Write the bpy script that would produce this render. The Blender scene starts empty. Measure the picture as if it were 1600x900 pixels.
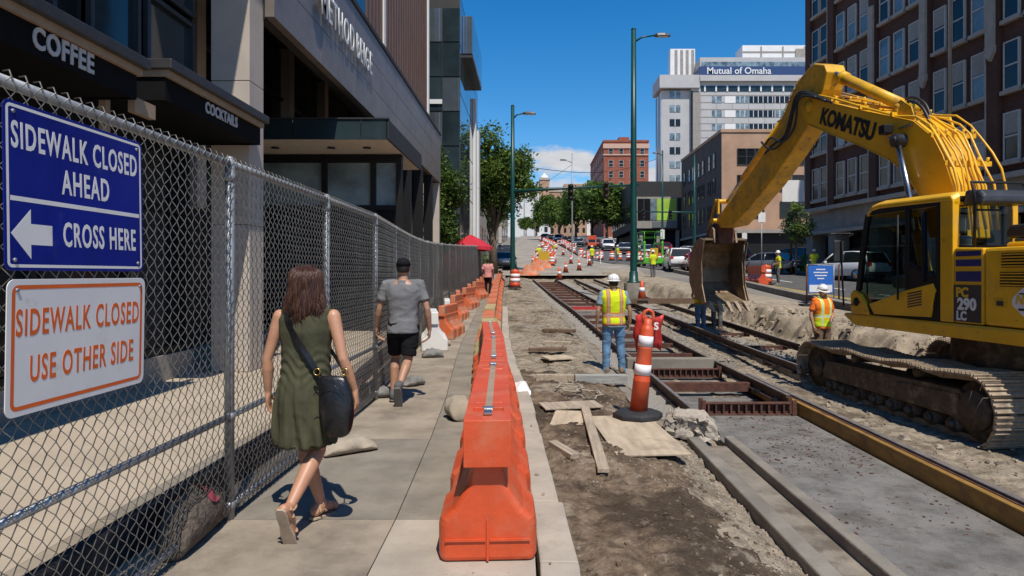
import bpy, bmesh, math, random
from mathutils import Vector, Matrix, noise
sc = bpy.context.scene
COL = sc.collection
RND = random.Random(7)
PI = math.pi

# ------------------------------------------------------------------ camera, sky, sun, exposure
cam_d = bpy.data.cameras.new('camera'); cam = bpy.data.objects.new('camera', cam_d); COL.objects.link(cam)
cam.location = (0, 0, 1.6); cam.rotation_euler = (PI / 2, 0, 0)
cam_d.sensor_width = 36; cam_d.lens = 22.5
cam_d.shift_x = -0.01875; cam_d.shift_y = -0.01375
cam_d.clip_start = 0.05; cam_d.clip_end = 6000
sc.camera = cam
SUN = Vector((0.17, -0.57, 1.0)).normalized()
SUN_EL = math.asin(SUN.z); SUN_AZ = math.atan2(SUN.x, SUN.y)
w = bpy.data.worlds.new('World'); sc.world = w; w.use_nodes = True
nt = w.node_tree; nt.nodes.clear()
out = nt.nodes.new('ShaderNodeOutputWorld'); bg = nt.nodes.new('ShaderNodeBackground')
sky = nt.nodes.new('ShaderNodeTexSky'); sky.sky_type = 'NISHITA'; sky.sun_disc = False
sky.sun_elevation = SUN_EL; sky.sun_rotation = SUN_AZ
sky.air_density = 1.0; sky.dust_density = 0.25; sky.ozone_density = 3.0; sky.altitude = 300
hs = nt.nodes.new('ShaderNodeHueSaturation'); hs.inputs['Saturation'].default_value = 1.42; hs.inputs['Value'].default_value = 2.05
nt.links.new(sky.outputs[0], hs.inputs['Color'])
# cumulus clouds low over the end of the street, thin wisps above
tc = nt.nodes.new('ShaderNodeTexCoord')
mp = nt.nodes.new('ShaderNodeMapping'); mp.inputs['Scale'].default_value = (1.0, 1.0, 2.6)
nt.links.new(tc.outputs['Generated'], mp.inputs['Vector'])
n1 = nt.nodes.new('ShaderNodeTexNoise'); n1.inputs['Scale'].default_value = 9.0; n1.inputs['Detail'].default_value = 9; n1.inputs['Roughness'].default_value = 0.55
nt.links.new(mp.outputs[0], n1.inputs['Vector'])
sep = nt.nodes.new('ShaderNodeSeparateXYZ'); nt.links.new(tc.outputs['Generated'], sep.inputs[0])
mr = nt.nodes.new('ShaderNodeMapRange'); mr.inputs['From Min'].default_value = 0.15; mr.inputs['From Max'].default_value = 0.24
mr.inputs['To Min'].default_value = 0.0; mr.inputs['To Max'].default_value = 0.34
nt.links.new(sep.outputs['Z'], mr.inputs['Value'])
sb = nt.nodes.new('ShaderNodeMath'); sb.operation = 'SUBTRACT'; nt.links.new(n1.outputs['Fac'], sb.inputs[0]); nt.links.new(mr.outputs[0], sb.inputs[1])
cr = nt.nodes.new('ShaderNodeMapRange'); cr.inputs['From Min'].default_value = 0.38; cr.inputs['From Max'].default_value = 0.50
nt.links.new(sb.outputs[0], cr.inputs['Value'])
n2 = nt.nodes.new('ShaderNodeTexNoise'); n2.inputs['Scale'].default_value = 26.0; n2.inputs['Detail'].default_value = 5
nt.links.new(mp.outputs[0], n2.inputs['Vector'])
cc = nt.nodes.new('ShaderNodeMix'); cc.data_type = 'RGBA'; nt.links.new(n2.outputs['Fac'], cc.inputs[0])
cc.inputs[6].default_value = (6.8, 7.3, 8.2, 1); cc.inputs[7].default_value = (11.5, 11.4, 11.3, 1)
mx = nt.nodes.new('ShaderNodeMix'); mx.data_type = 'RGBA'
nt.links.new(cr.outputs[0], mx.inputs[0]); nt.links.new(hs.outputs[0], mx.inputs[6]); nt.links.new(cc.outputs[2], mx.inputs[7])
nt.links.new(mx.outputs[2], bg.inputs[0]); bg.inputs[1].default_value = 0.075
nt.links.new(bg.outputs[0], out.inputs[0])
sun_d = bpy.data.lights.new('sun', 'SUN'); sun_d.energy = 5.0; sun_d.angle = math.radians(0.5); sun_d.color = (1.0, 0.93, 0.82)
sun = bpy.data.objects.new('sun', sun_d); COL.objects.link(sun); sun.location = (0, 0, 40)
sun.rotation_euler = SUN.to_track_quat('Z', 'Y').to_euler()
vs = sc.view_settings; vs.view_transform = 'Standard'; vs.look = 'None'; vs.exposure = -0.08; vs.gamma = 1.0; vs.use_curve_mapping = False
sc.cycles.max_bounces = 6; sc.cycles.diffuse_bounces = 3; sc.cycles.glossy_bounces = 3; sc.cycles.transmission_bounces = 4; sc.cycles.transparent_max_bounces = 8
sc.cycles.caustics_reflective = False; sc.cycles.caustics_refractive = False
sc.cycles.use_denoising = True

# ------------------------------------------------------------------ helpers
def V(*a): return Vector(a)
def frame(o, xa, ya):
    x = Vector(xa).normalized(); y = Vector(ya).normalized(); z = x.cross(y)
    m = Matrix((x, y, z)).transposed().to_4x4(); m.translation = Vector(o); return m
TXP = ((0, 1, 0), (0, 0, 1))     # lettering on a face that looks to +X
TXM = ((0, -1, 0), (0, 0, 1))    # on a face that looks to -X
TYM = ((1, 0, 0), (0, 0, 1))     # on a face that looks to -Y
def T(x, y, z): return Matrix.Translation((x, y, z))
def RX(d): return Matrix.Rotation(math.radians(d), 4, 'X')
def RY(d): return Matrix.Rotation(math.radians(d), 4, 'Y')
def RZ(d): return Matrix.Rotation(math.radians(d), 4, 'Z')
ORD = ['first', 'second', 'third', 'fourth', 'fifth', 'sixth', 'seventh', 'eighth', 'ninth', 'tenth', 'eleventh', 'twelfth', 'thirteenth',
       'fourteenth', 'fifteenth', 'sixteenth', 'seventeenth', 'eighteenth', 'nineteenth', 'twentieth', 'twenty-first', 'twenty-second', 'twenty-third', 'twenty-fourth']

def link(o): COL.objects.link(o); return o
def tag(o, label=None, cat=None, group=None, kind=None):
    if label: o['label'] = label
    if cat: o['category'] = cat
    if group: o['group'] = group
    if kind: o['kind'] = kind
    return o
def thing(name, label, cat, loc=(0, 0, 0), rz=0.0, group=None):
    o = link(bpy.data.objects.new(name, None)); o.location = loc; o.rotation_euler = (0, 0, math.radians(rz)); o.empty_display_size = .1
    return tag(o, label, cat, group)
def tree_copy(o, parent=None):
    c = link(o.copy())
    if parent: c.parent = parent
    for ch in list(o.children): tree_copy(ch, c)
    return c
def dup(o, loc, rz=None, label=None, group=None, scale=None):
    c = tree_copy(o); c.location = loc
    if rz is not None: c.rotation_euler = (0, 0, math.radians(rz))
    if label: c['label'] = label
    if group: c['group'] = group
    if scale: c.scale = (scale,) * 3
    return c
def recolor(root, name, m):
    st = [root]
    while st:
        o = st.pop(); st += list(o.children)
        if o.type == 'MESH' and o.name.split('.')[0] in name and o.material_slots:
            o.material_slots[0].link = 'OBJECT'; o.material_slots[0].material = m

class MB:
    def __init__(s): s.v = []; s.f = []; s.mi = []; s.sm = []; s.cm = 0; s.M = None
    def add(s, vs, fs, smooth=False, M=None):
        b = len(s.v)
        for p in vs:
            p = Vector(p)
            if M is not None: p = M @ p
            if s.M is not None: p = s.M @ p
            s.v.append(p)
        for f in fs: s.f.append([b + i for i in f]); s.mi.append(s.cm); s.sm.append(smooth)
    def box(s, c, d, M=None):
        x, y, z = d[0] / 2, d[1] / 2, d[2] / 2; cx, cy, cz = c
        vs = [(cx + a * x, cy + b * y, cz + e * z) for a in (-1, 1) for b in (-1, 1) for e in (-1, 1)]
        s.add(vs, [(0, 1, 3, 2), (4, 6, 7, 5), (0, 4, 5, 1), (2, 3, 7, 6), (0, 2, 6, 4), (1, 5, 7, 3)], M=M); return s
    def bx(s, x0, x1, y0, y1, z0, z1, M=None):
        return s.box(((x0 + x1) / 2, (y0 + y1) / 2, (z0 + z1) / 2), (abs(x1 - x0), abs(y1 - y0), abs(z1 - z0)), M)
    def loft(s, rings, smooth=True, cap=True, closed=False, M=None):
        n = len(rings[0]); vs = [p for r in rings for p in r]; fs = []
        m = len(rings)
        for i in range(m if closed else m - 1):
            a = i * n; b = ((i + 1) % m) * n
            for j in range(n): fs.append((a + j, a + (j + 1) % n, b + (j + 1) % n, b + j))
        if cap and not closed: fs.append(tuple(range(n - 1, -1, -1))); fs.append(tuple(range((m - 1) * n, m * n)))
        s.add(vs, fs, smooth, M); return s
    def path(s, pts, r, n=8, cap=True, smooth=True, M=None, closed=False):
        pts = [Vector(p) for p in pts]; rs = r if isinstance(r, list) else [r] * len(pts)
        rings = []; ref = None
        for i, p in enumerate(pts):
            if closed: t = pts[(i + 1) % len(pts)] - pts[i - 1]
            else: t = pts[min(i + 1, len(pts) - 1)] - pts[max(i - 1, 0)]
            t = t.normalized() if t.length > 1e-9 else V(0, 0, 1)
            if ref is None: ref = V(1, 0, 0) if abs(t.x) < .8 else V(0, 1, 0)
            u = (ref - t * ref.dot(t)).normalized(); q = t.cross(u); ref = u
            rr = rs[i]; ra, rb = (rr if isinstance(rr, (list, tuple)) else (rr, rr))
            rings.append([p + u * (ra * math.cos(2 * PI * k / n)) + q * (rb * math.sin(2 * PI * k / n)) for k in range(n)])
        return s.loft(rings, smooth, cap, closed, M)
    def limb(s, pts, rs, n=12, M=None):
        # closed tapered limb with rounded ends
        pts = [Vector(p) for p in pts]; rs = list(rs)
        d0 = (pts[0] - pts[1]).normalized(); d1 = (pts[-1] - pts[-2]).normalized()
        m = lambda r: max(r) if isinstance(r, (list, tuple)) else r
        k = lambda r, f: tuple(x * f for x in r) if isinstance(r, (list, tuple)) else r * f
        P = [pts[0] + d0 * m(rs[0]) * .9, pts[0] + d0 * m(rs[0]) * .6] + pts + [pts[-1] + d1 * m(rs[-1]) * .6, pts[-1] + d1 * m(rs[-1]) * .9]
        Q = [k(rs[0], .4), k(rs[0], .8)] + rs + [k(rs[-1], .8), k(rs[-1], .4)]
        return s.path(P, Q, n, M=M)
    def cyl(s, p0, p1, r0, r1=None, n=12, M=None, smooth=True): return s.path([p0, p1], [r0, r0 if r1 is None else r1], n, M=M, smooth=smooth)
    def lathe(s, prof, n=16, M=None, smooth=True):
        rings = [[(r * math.cos(2 * PI * k / n), r * math.sin(2 * PI * k / n), z) for k in range(n)] for r, z in prof]
        return s.loft(rings, smooth, True, False, M)
    def ell(s, c, r, n=12, m=8, M=None):
        rings = []
        for i in range(m + 1):
            a = -PI / 2 + PI * max(.04, min(.96, i / m))
            rings.append([(c[0] + r[0] * math.cos(a) * math.cos(2 * PI * k / n), c[1] + r[1] * math.cos(a) * math.sin(2 * PI * k / n), c[2] + r[2] * math.sin(a)) for k in range(n)])
        return s.loft(rings, True, True, False, M)
    def prism(s, poly, a0, a1, axis='x', smooth=False, M=None):
        def P(u, v, a): return {'x': (a, u, v), 'y': (u, a, v), 'z': (u, v, a)}[axis]
        n = len(poly); vs = [P(u, v, a0) for u, v in poly] + [P(u, v, a1) for u, v in poly]
        fs = [(i, (i + 1) % n, n + (i + 1) % n, n + i) for i in range(n)] + [tuple(range(n - 1, -1, -1)), tuple(range(n, 2 * n))]
        s.add(vs, fs, smooth, M); return s
    def rings_xy(s, secs, n=20, M=None, p=2.3):
        # horizontal super-elliptic sections (cx, cy, z, rx, ry)
        rings = []
        for cx, cy, z, rx, ry in secs:
            r = []
            for k in range(n):
                a = 2 * PI * k / n; c, q = math.cos(a), math.sin(a)
                r.append((cx + rx * math.copysign(abs(c) ** (2 / p), c), cy + ry * math.copysign(abs(q) ** (2 / p), q), z))
            rings.append(r)
        return s.loft(rings, True, True, False, M)
    def mesh(s, name):
        me = bpy.data.meshes.new(name); me.from_pydata(s.v, [], s.f); 
        me.polygons.foreach_set('material_index', s.mi); me.polygons.foreach_set('use_smooth', s.sm)
        bm = bmesh.new(); bm.from_mesh(me); bmesh.ops.recalc_face_normals(bm, faces=bm.faces); bm.to_mesh(me); bm.free()
        me.update(); return me
    def build(s, name, mats, parent=None, bevel=0, seg=2, loc=None, recalc=True):
        o = link(bpy.data.objects.new(name, s.mesh(name)))
        for m in (mats if isinstance(mats, (list, tuple)) else [mats]): o.data.materials.append(m)
        if parent: o.parent = parent
        if loc: o.location = loc
        if bevel:
            b = o.modifiers.new('bevel', 'BEVEL'); b.width = bevel; b.segments = seg; b.limit_method = 'ANGLE'; b.angle_limit = math.radians(38)
        return o
    def solid(s, name, m, parent=None, voxel=.01, smooth=4, loc=None):
        # union of all the closed pieces into one continuous skin
        o = link(bpy.data.objects.new(name, s.mesh(name)))
        r = o.modifiers.new('r', 'REMESH'); r.mode = 'VOXEL'; r.voxel_size = voxel; r.use_smooth_shade = True
        if smooth: q = o.modifiers.new('s', 'SMOOTH'); q.iterations = smooth; q.factor = .5
        dg = bpy.context.evaluated_depsgraph_get(); dg.update()
        me = bpy.data.meshes.new_from_object(o.evaluated_get(dg)); o.modifiers.clear(); old = o.data; o.data = me; bpy.data.meshes.remove(old); me.name = name
        me.materials.clear(); me.materials.append(m); me.polygons.foreach_set('use_smooth', [True] * len(me.polygons))
        if parent: o.parent = parent
        if loc: o.location = loc
        return o

def text(body, size, name, m, M, parent=None, depth=.004, xs=1.0, bold=0.0, shear=0.0, sp=1.0):
    c = bpy.data.curves.new(name, 'FONT'); c.body = body; c.size = size; c.extrude = depth; c.align_x = 'CENTER'; c.align_y = 'CENTER'
    c.offset = bold; c.shear = shear; c.space_character = sp; c.resolution_u = 3
    t = link(bpy.data.objects.new(name, c)); dg = bpy.context.evaluated_depsgraph_get(); dg.update()
    me = bpy.data.meshes.new_from_object(t.evaluated_get(dg)); bpy.data.objects.remove(t); bpy.data.curves.remove(c)
    me.transform(M @ Matrix.Diagonal((xs, 1, 1, 1))); me.name = name; me.materials.clear(); me.materials.append(m)
    o = link(bpy.data.objects.new(name, me))
    if parent: o.parent = parent
    return o

# ------------------------------------------------------------------ materials
def newmat(name):
    m = bpy.data.materials.new(name); m.use_nodes = True
    t = m.node_tree; return m, t, t.nodes['Principled BSDF']
def pm(name, col, rough=.6, metal=0., var=.12, scale=6., bump=0., bscale=40., col2=None, lo=.35, hi=.65, obvar=0., spec=.5, stretch=None, detail=6, coat=0.):
    m, t, b = newmat(name); N = t.nodes.new; L = t.links.new
    b.inputs['Roughness'].default_value = rough; b.inputs['Metallic'].default_value = metal; b.inputs['Specular IOR Level'].default_value = spec
    b.inputs['Coat Weight'].default_value = coat
    c = N('ShaderNodeTexCoord'); vec = c.outputs['Object']
    if stretch:
        q = N('ShaderNodeMapping'); q.inputs['Scale'].default_value = stretch; L(vec, q.inputs[0]); vec = q.outputs[0]
    n = N('ShaderNodeTexNoise'); n.inputs['Scale'].default_value = scale; n.inputs['Detail'].default_value = detail; n.inputs['Roughness'].default_value = .62
    L(vec, n.inputs['Vector'])
    r = N('ShaderNodeMapRange'); r.inputs['From Min'].default_value = lo; r.inputs['From Max'].default_value = hi; L(n.outputs['Fac'], r.inputs['Value'])
    x = N('ShaderNodeMix'); x.data_type = 'RGBA'; L(r.outputs[0], x.inputs[0])
    a = tuple(max(0, k * (1 - var)) for k in col); e = col2 if col2 else tuple(min(1, k * (1 + var)) for k in col)
    x.inputs[6].default_value = (*(col if col2 else a), 1); x.inputs[7].default_value = (*e, 1)
    co = x.outputs[2]
    if obvar:
        oi = N('ShaderNodeObjectInfo'); mr = N('ShaderNodeMapRange'); mr.inputs['To Min'].default_value = 1 - obvar; mr.inputs['To Max'].default_value = 1 + obvar
        L(oi.outputs['Random'], mr.inputs['Value']); h = N('ShaderNodeHueSaturation'); L(co, h.inputs['Color']); L(mr.outputs[0], h.inputs['Value']); co = h.outputs[0]
    L(co, b.inputs['Base Color'])
    if bump:
        k = N('ShaderNodeTexNoise'); k.inputs['Scale'].default_value = bscale; k.inputs['Detail'].default_value = 5; L(vec, k.inputs['Vector'])
        u = N('ShaderNodeBump'); u.inputs['Strength'].default_value = min(1, bump); u.inputs['Distance'].default_value = .02; L(k.outputs['Fac'], u.inputs['Height']); L(u.outputs[0], b.inputs['Normal'])
    return m
def stain(m, col, scale, lo, hi, fac=.8, seed=0., stretch=None):
    # second layer of irregular stains or dust over a material
    t = m.node_tree; b = t.nodes['Principled BSDF']; N = t.nodes.new; L = t.links.new
    src = b.inputs['Base Color'].links[0].from_socket
    c = N('ShaderNodeTexCoord'); q = N('ShaderNodeMapping'); q.inputs['Location'].default_value = (seed, seed * .7, seed * 1.3); L(c.outputs['Object'], q.inputs[0])
    if stretch: q.inputs['Scale'].default_value = stretch
    n = N('ShaderNodeTexNoise'); n.inputs['Scale'].default_value = scale; n.inputs['Detail'].default_value = 9; n.inputs['Roughness'].default_value = .68; L(q.outputs[0], n.inputs['Vector'])
    r = N('ShaderNodeMapRange'); r.inputs['From Min'].default_value = lo; r.inputs['From Max'].default_value = hi; r.inputs['To Max'].default_value = fac; L(n.outputs['Fac'], r.inputs['Value'])
    x = N('ShaderNodeMix'); x.data_type = 'RGBA'; L(r.outputs[0], x.inputs[0]); L(src, x.inputs[6]); x.inputs[7].default_value = (*col, 1); L(x.outputs[2], b.inputs['Base Color'])
    return m
def brickmat(name, c1, c2, mortar, sx=1.0, rough=.85, bw=.22, bh=.075):
    m, t, b = newmat(name); N = t.nodes.new; L = t.links.new
    c = N('ShaderNodeTexCoord'); s = N('ShaderNodeSeparateXYZ'); L(c.outputs['Object'], s.inputs[0])
    a = N('ShaderNodeMath'); a.operation = 'ADD'; L(s.outputs[0], a.inputs[0]); L(s.outputs[1], a.inputs[1])
    k = N('ShaderNodeCombineXYZ'); L(a.outputs[0], k.inputs[0]); L(s.outputs[2], k.inputs[1])
    br = N('ShaderNodeTexBrick'); br.inputs['Scale'].default_value = 1.0; br.inputs['Brick Width'].default_value = bw; br.inputs['Row Height'].default_value = bh
    br.inputs['Mortar Size'].default_value = bh * .12; br.inputs['Color1'].default_value = (*c1, 1); br.inputs['Color2'].default_value = (*c2, 1); br.inputs['Mortar'].default_value = (*mortar, 1)
    br.offset = .5; L(k.outputs[0], br.inputs['Vector']); 
    n = N('ShaderNodeTexNoise'); n.inputs['Scale'].default_value = .6; n.inputs['Detail'].default_value = 6; L(c.outputs['Object'], n.inputs['Vector'])
    r = N('ShaderNodeMapRange'); r.inputs['To Min'].default_value = .7; r.inputs['To Max'].default_value = 1.3; L(n.outputs['Fac'], r.inputs['Value'])
    h = N('ShaderNodeHueSaturation'); L(br.outputs['Color'], h.inputs['Color']); L(r.outputs[0], h.inputs['Value']); L(h.outputs[0], b.inputs['Base Color'])
    b.inputs['Roughness'].default_value = rough; b.inputs['Specular IOR Level'].default_value = .2
    return m
def clear_glass(name, tint, alpha=.35):
    m, t, b = newmat(name); N = t.nodes.new; L = t.links.new
    tr = N('ShaderNodeBsdfTransparent'); tr.inputs[0].default_value = (*tint, 1)
    gl = N('ShaderNodeBsdfGlossy'); gl.inputs['Roughness'].default_value = .03; gl.inputs[0].default_value = (.9, .95, 1, 1)
    fr = N('ShaderNodeFresnel'); fr.inputs['IOR'].default_value = 1.35
    ge = N('ShaderNodeNewGeometry'); iv = N('ShaderNodeMath'); iv.operation = 'SUBTRACT'; iv.inputs[0].default_value = 1; L(ge.outputs['Backfacing'], iv.inputs[1])
    ml = N('ShaderNodeMath'); ml.operation = 'MULTIPLY'; L(fr.outputs[0], ml.inputs[0]); L(iv.outputs[0], ml.inputs[1])
    x = N('ShaderNodeMixShader'); L(ml.outputs[0], x.inputs[0]); L(tr.outputs[0], x.inputs[1]); L(gl.outputs[0], x.inputs[2])
    L(x.outputs[0], t.nodes['Material Output'].inputs[0]); return m

M = {}
M['concrete'] = stain(stain(pm('sidewalk_concrete', (.30, .252, .195), .85, var=.22, scale=1.4, bump=.25, bscale=90, spec=.25), (.13, .108, .085), 2.2, .51, .74, .8, 3), (.46, .42, .36), 7, .6, .75, .35, 8)
M['concrete2'] = stain(stain(pm('lighter_concrete', (.39, .34, .275), .85, var=.15, scale=2.0, bump=.25, bscale=90, spec=.25), (.24, .21, .17), 3.5, .55, .72, .55, 5), (.3, .27, .23), 26, .6, .7, .4, 2)
M['concrete3'] = stain(pm('grey_concrete', (.235, .208, .17), .85, var=.2, scale=2.0, bump=.3, bscale=70, spec=.25), (.15, .14, .12), 2.5, .52, .7, .6, 9)
M['plaza'] = stain(pm('plaza_paving', (.43, .36, .275), .8, var=.1, scale=1.0, bump=.15, bscale=60, spec=.25), (.36, .29, .22), 1.7, .55, .75, .5, 4)
M['slab'] = stain(stain(pm('track_slab_concrete', (.155, .145, .132), .9, var=.3, scale=3.5, bump=.35, bscale=60, spec=.2), (.24, .23, .215), 1.3, .50, .66, .6, 6), (.09, .07, .05), 6, .55, .68, .8, 12)
M['dirt'] = stain(stain(stain(pm('site_dirt', (.16, .118, .08), .95, var=.45, scale=9, bump=1.0, bscale=34, spec=.1), (.055, .040, .028), 1.1, .45, .56, .9, 2), (.36, .30, .225), 1.9, .55, .66, .8, 7), (.30, .24, .17), 22, .60, .68, .7, 5)
M['sand'] = stain(pm('sandy_fill', (.32, .265, .195), .95, var=.25, scale=3, bump=.8, bscale=24, spec=.1), (.17, .13, .09), 1.6, .54, .7, .7, 11)
M['gravel'] = pm('gravel', (.3, .275, .24), .95, var=.5, scale=40, bump=1.0, bscale=55, spec=.1)
M['rock'] = pm('rubble_stone', (.30, .255, .2), .95, var=.35, scale=9, spec=.1)
M['clod'] = pm('dark_clods', (.115, .085, .06), .95, var=.4, scale=9, spec=.1)
M['asphalt'] = stain(pm('asphalt', (.10, .097, .093), .9, var=.15, scale=2, bump=.4, bscale=120, spec=.2), (.16, .15, .14), .6, .5, .7, .5, 4)
M['paleroad'] = stain(pm('pale_road', (.30, .265, .22), .9, var=.2, scale=.6, bump=.2, bscale=60, spec=.15), (.2, .17, .14), .35, .52, .7, .6, 4)
M['farground'] = pm('far_ground', (.24, .215, .18), .95, var=.3, scale=.05)
M['white_line'] = pm('road_paint_white', (.7, .7, .67), .7, var=.2, scale=8)
M['yellow_line'] = pm('road_paint_yellow', (.6, .42, .06), .7, var=.2, scale=8)
M['orange'] = stain(pm('orange_plastic', (.60, .080, .022), .48, var=.12, scale=3, bump=.08, bscale=50, obvar=.05), (.50, .22, .13), 3.2, .50, .75, .6, 3)
M['orange2'] = stain(pm('dusty_orange_plastic', (.62, .12, .03), .6, var=.15, scale=3, obvar=.05), (.42, .3, .2), 2.5, .42, .62, .8, 3)
M['tan_plastic'] = stain(pm('mud_covered_plastic', (.40, .31, .15), .8, var=.2, scale=4, obvar=.1), (.6, .16, .05), 3, .58, .7, .7, 3)
M['whiteplastic'] = stain(pm('white_plastic', (.72, .70, .66), .5, var=.06, scale=3), (.4, .36, .3), 4, .58, .75, .5, 3)
M['retro'] = pm('white_reflective_band', (.78, .76, .76), .5, var=.06)
M['rubber'] = pm('black_rubber', (.022, .022, .024), .75, var=.3, scale=12, bump=.3)
M['black'] = pm('black_paint', (.009, .009, .010), .55, var=.2, spec=.3)
M['hole'] = pm('dark_slot', (.01, .009, .009), .9, var=.1)
M['galv'] = stain(pm('galvanised_steel', (.33, .34, .35), .55, .6, var=.18, scale=14, bump=.1, bscale=60), (.24, .23, .22), 7, .55, .7, .6)
M['wire'] = pm('galvanised_wire', (.24, .23, .21), .5, .7, var=.2, scale=20)
M['steel'] = pm('bare_steel', (.5, .5, .5), .25, 1., var=.1)
M['rail'] = stain(pm('rusty_rail', (.085, .052, .036), .7, .2, var=.3, scale=9, bump=.2), (.20, .095, .045), 5, .52, .7, .7)
M['railhead'] = pm('worn_rail_head', (.34, .29, .25), .5, .6, var=.25, scale=6)
M['rust'] = stain(pm('rusted_steel', (.105, .042, .027), .85, .1, var=.35, scale=10, bump=.3), (.06, .03, .022), 6, .5, .65, .7)
M['redpaint'] = pm('red_paint', (.5, .035, .03), .5, var=.15)
M['ochre'] = stain(pm('ochre_rail_boot', (.30, .165, .032), .65, var=.25, scale=3, stretch=(3, .6, 3)), (.13, .06, .028), 3, .50, .68, .8)
M['wood'] = stain(pm('weathered_timber', (.38, .31, .225), .85, var=.25, scale=3, bump=.3, bscale=30, stretch=(9, .7, 9)), (.22, .17, .12), 3, .55, .7, .6)
M['ply'] = stain(pm('plywood', (.46, .37, .26), .85, var=.18, scale=2.5, stretch=(5, .8, 5), bump=.2), (.25, .19, .13), 3, .52, .68, .65, 6)
M['greywood'] = stain(pm('grey_timber', (.33, .33, .30), .85, var=.2, scale=3, stretch=(.8, 8, 8), bump=.3), (.22, .2, .17), 4, .55, .7, .6)
M['netbag'] = pm('brown_net_bag', (.11, .085, .065), .95, var=.5, scale=22, bump=.8, bscale=40)
M['trough'] = stain(stain(pm('trough_concrete', (.23, .195, .15), .85, var=.2, scale=3, bump=.3), (.115, .09, .065), 1.6, .48, .56, .8, 3), (.36, .32, .27), 3, .6, .7, .5)
M['greydirt'] = stain(stain(stain(pm('grey_site_dirt', (.26, .215, .16), .95, var=.4, scale=7, bump=1.0, bscale=30, spec=.1), (.10, .076, .052), 1.0, .50, .62, .85, 5), (.42, .365, .29), 1.6, .56, .68, .7, 9), (.16, .125, .09), 18, .60, .68, .6, 5)
M['arm_yellow'] = stain(stain(pm('grimy_machine_yellow', (.74, .39, .008), .45, var=.14, scale=3), (.26, .16, .06), 2.4, .47, .7, .75, 2), (.07, .05, .03), 7, .57, .68, .8, 6)
M['sandbag'] = stain(pm('sandbag_cloth', (.37, .32, .25), .95, var=.15, scale=5, bump=.5, bscale=90), (.27, .22, .17), 5, .55, .7, .6)
M['greybag'] = pm('grey_sandbag_cloth', (.2, .195, .18), .95, var=.2, scale=5, bump=.5, bscale=90)
M['green_pole'] = pm('dark_green_paint', (.004, .052, .046), .4, var=.15, scale=4)
M['yellow'] = stain(stain(pm('machine_yellow', (.78, .42, .008), .4, var=.10, scale=2, bump=.04, bscale=30, coat=.1), (.36, .23, .08), 2.2, .50, .78, .6, 4), (.12, .08, .04), 9, .62, .72, .6, 9)
M['yellow_bare'] = stain(pm('worn_machine_yellow', (.74, .40, .008), .45, var=.15, scale=4), (.3, .17, .05), 4, .52, .7, .75, 2)
M['blackgrey'] = pm('dark_grey_paint', (.03, .032, .036), .45, var=.2)
M['navy'] = pm('navy_stripe', (.010, .016, .13), .4, var=.1)
M['mudsteel'] = stain(stain(pm('muddy_steel', (.105, .082, .060), .75, .25, var=.3, scale=7, bump=.3, bscale=40), (.30, .235, .165), 4, .52, .66, .8, 3), (.04, .032, .026), 9, .55, .65, .6, 9)
M['shoe'] = stain(pm('dusty_track_shoe', (.35, .275, .195), .75, .25, var=.25, scale=9, bump=.3), (.17, .13, .095), 7, .52, .66, .7)
M['bucketm'] = stain(stain(pm('bucket_steel', (.24, .165, .10), .55, .5, var=.25, scale=5, bump=.2), (.36, .285, .205), 3, .48, .63, .8, 5), (.05, .032, .025), 7, .56, .68, .7, 8)
M['hose'] = pm('black_hose', (.015, .015, .016), .5, var=.2)
M['decal_white'] = pm('white_lettering', (.75, .75, .73), .5, var=.05)
M['decal_yellow'] = pm('yellow_lettering', (.75, .45, .02), .5, var=.05)
M['decal_grey'] = pm('silver_lettering', (.5, .5, .5), .5, var=.05)
M['decal_black'] = pm('black_lettering', (.008, .008, .009), .5, var=.05)
M['sign_blue'] = pm('blue_sign_sheet', (.004, .015, .21), .3, var=.2, scale=2.2, bump=.1, bscale=5, spec=.3)
M['sign_white'] = stain(pm('white_sign_sheet', (.74, .735, .72), .35, var=.04, scale=2, bump=.05, bscale=4), (.55, .52, .47), 3, .6, .75, .4)
M['sign_orange'] = pm('orange_sign_paint', (.70, .13, .025), .45, var=.08)
M['glass_dark'] = pm('dark_window_glass', (.012, .014, .016), .1, var=.2, scale=.8, spec=.45)
M['glass_blue'] = pm('blue_window_glass', (.022, .036, .042), .06, var=.45, scale=.35, spec=.5, bump=.02, bscale=1.5)
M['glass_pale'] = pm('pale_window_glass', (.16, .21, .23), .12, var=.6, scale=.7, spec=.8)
M['glass_mirror'] = pm('mirror_glass', (.25, .30, .33), .03, .75, var=.25, scale=.3, bump=.02, bscale=.8)
M['cabglass'] = clear_glass('cab_glass', (.60, .66, .63))
M['facade_dark'] = pm('dark_facade_metal', (.03, .028, .027), .6, .1, var=.12, scale=2)
M['fascia'] = stain(pm('bronze_fascia_panel', (.21, .172, .148), .42, .12, var=.12, scale=1.5), (.1, .085, .075), .9, .5, .7, .5)
M['column'] = stain(pm('beige_column_stone', (.47, .405, .345), .8, var=.08, scale=2, bump=.1), (.36, .30, .25), 2, .56, .75, .4)
M['corr'] = pm('brown_ribbed_metal', (.135, .07, .045), .5, .25, var=.15, scale=2, stretch=(3, 3, .3))
M['tanedge'] = pm('tan_awning_edge', (.34, .25, .17), .6, var=.12)
M['awning'] = pm('black_awning', (.005, .005, .006), .8, var=.2, spec=.15)
M['awning_top'] = pm('dark_grey_awning_top', (.035, .033, .034), .5, var=.15)
M['soffit'] = pm('pale_soffit', (.66, .58, .49), .7, var=.1)
M['stone'] = stain(pm('limestone_trim', (.42, .36, .29), .8, var=.12, scale=2), (.26, .22, .18), 1.5, .52, .7, .5)
M['stonegrey'] = stain(pm('grey_limestone', (.3, .27, .235), .8, var=.12, scale=1.5), (.19, .17, .15), 1, .52, .7, .5)
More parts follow.
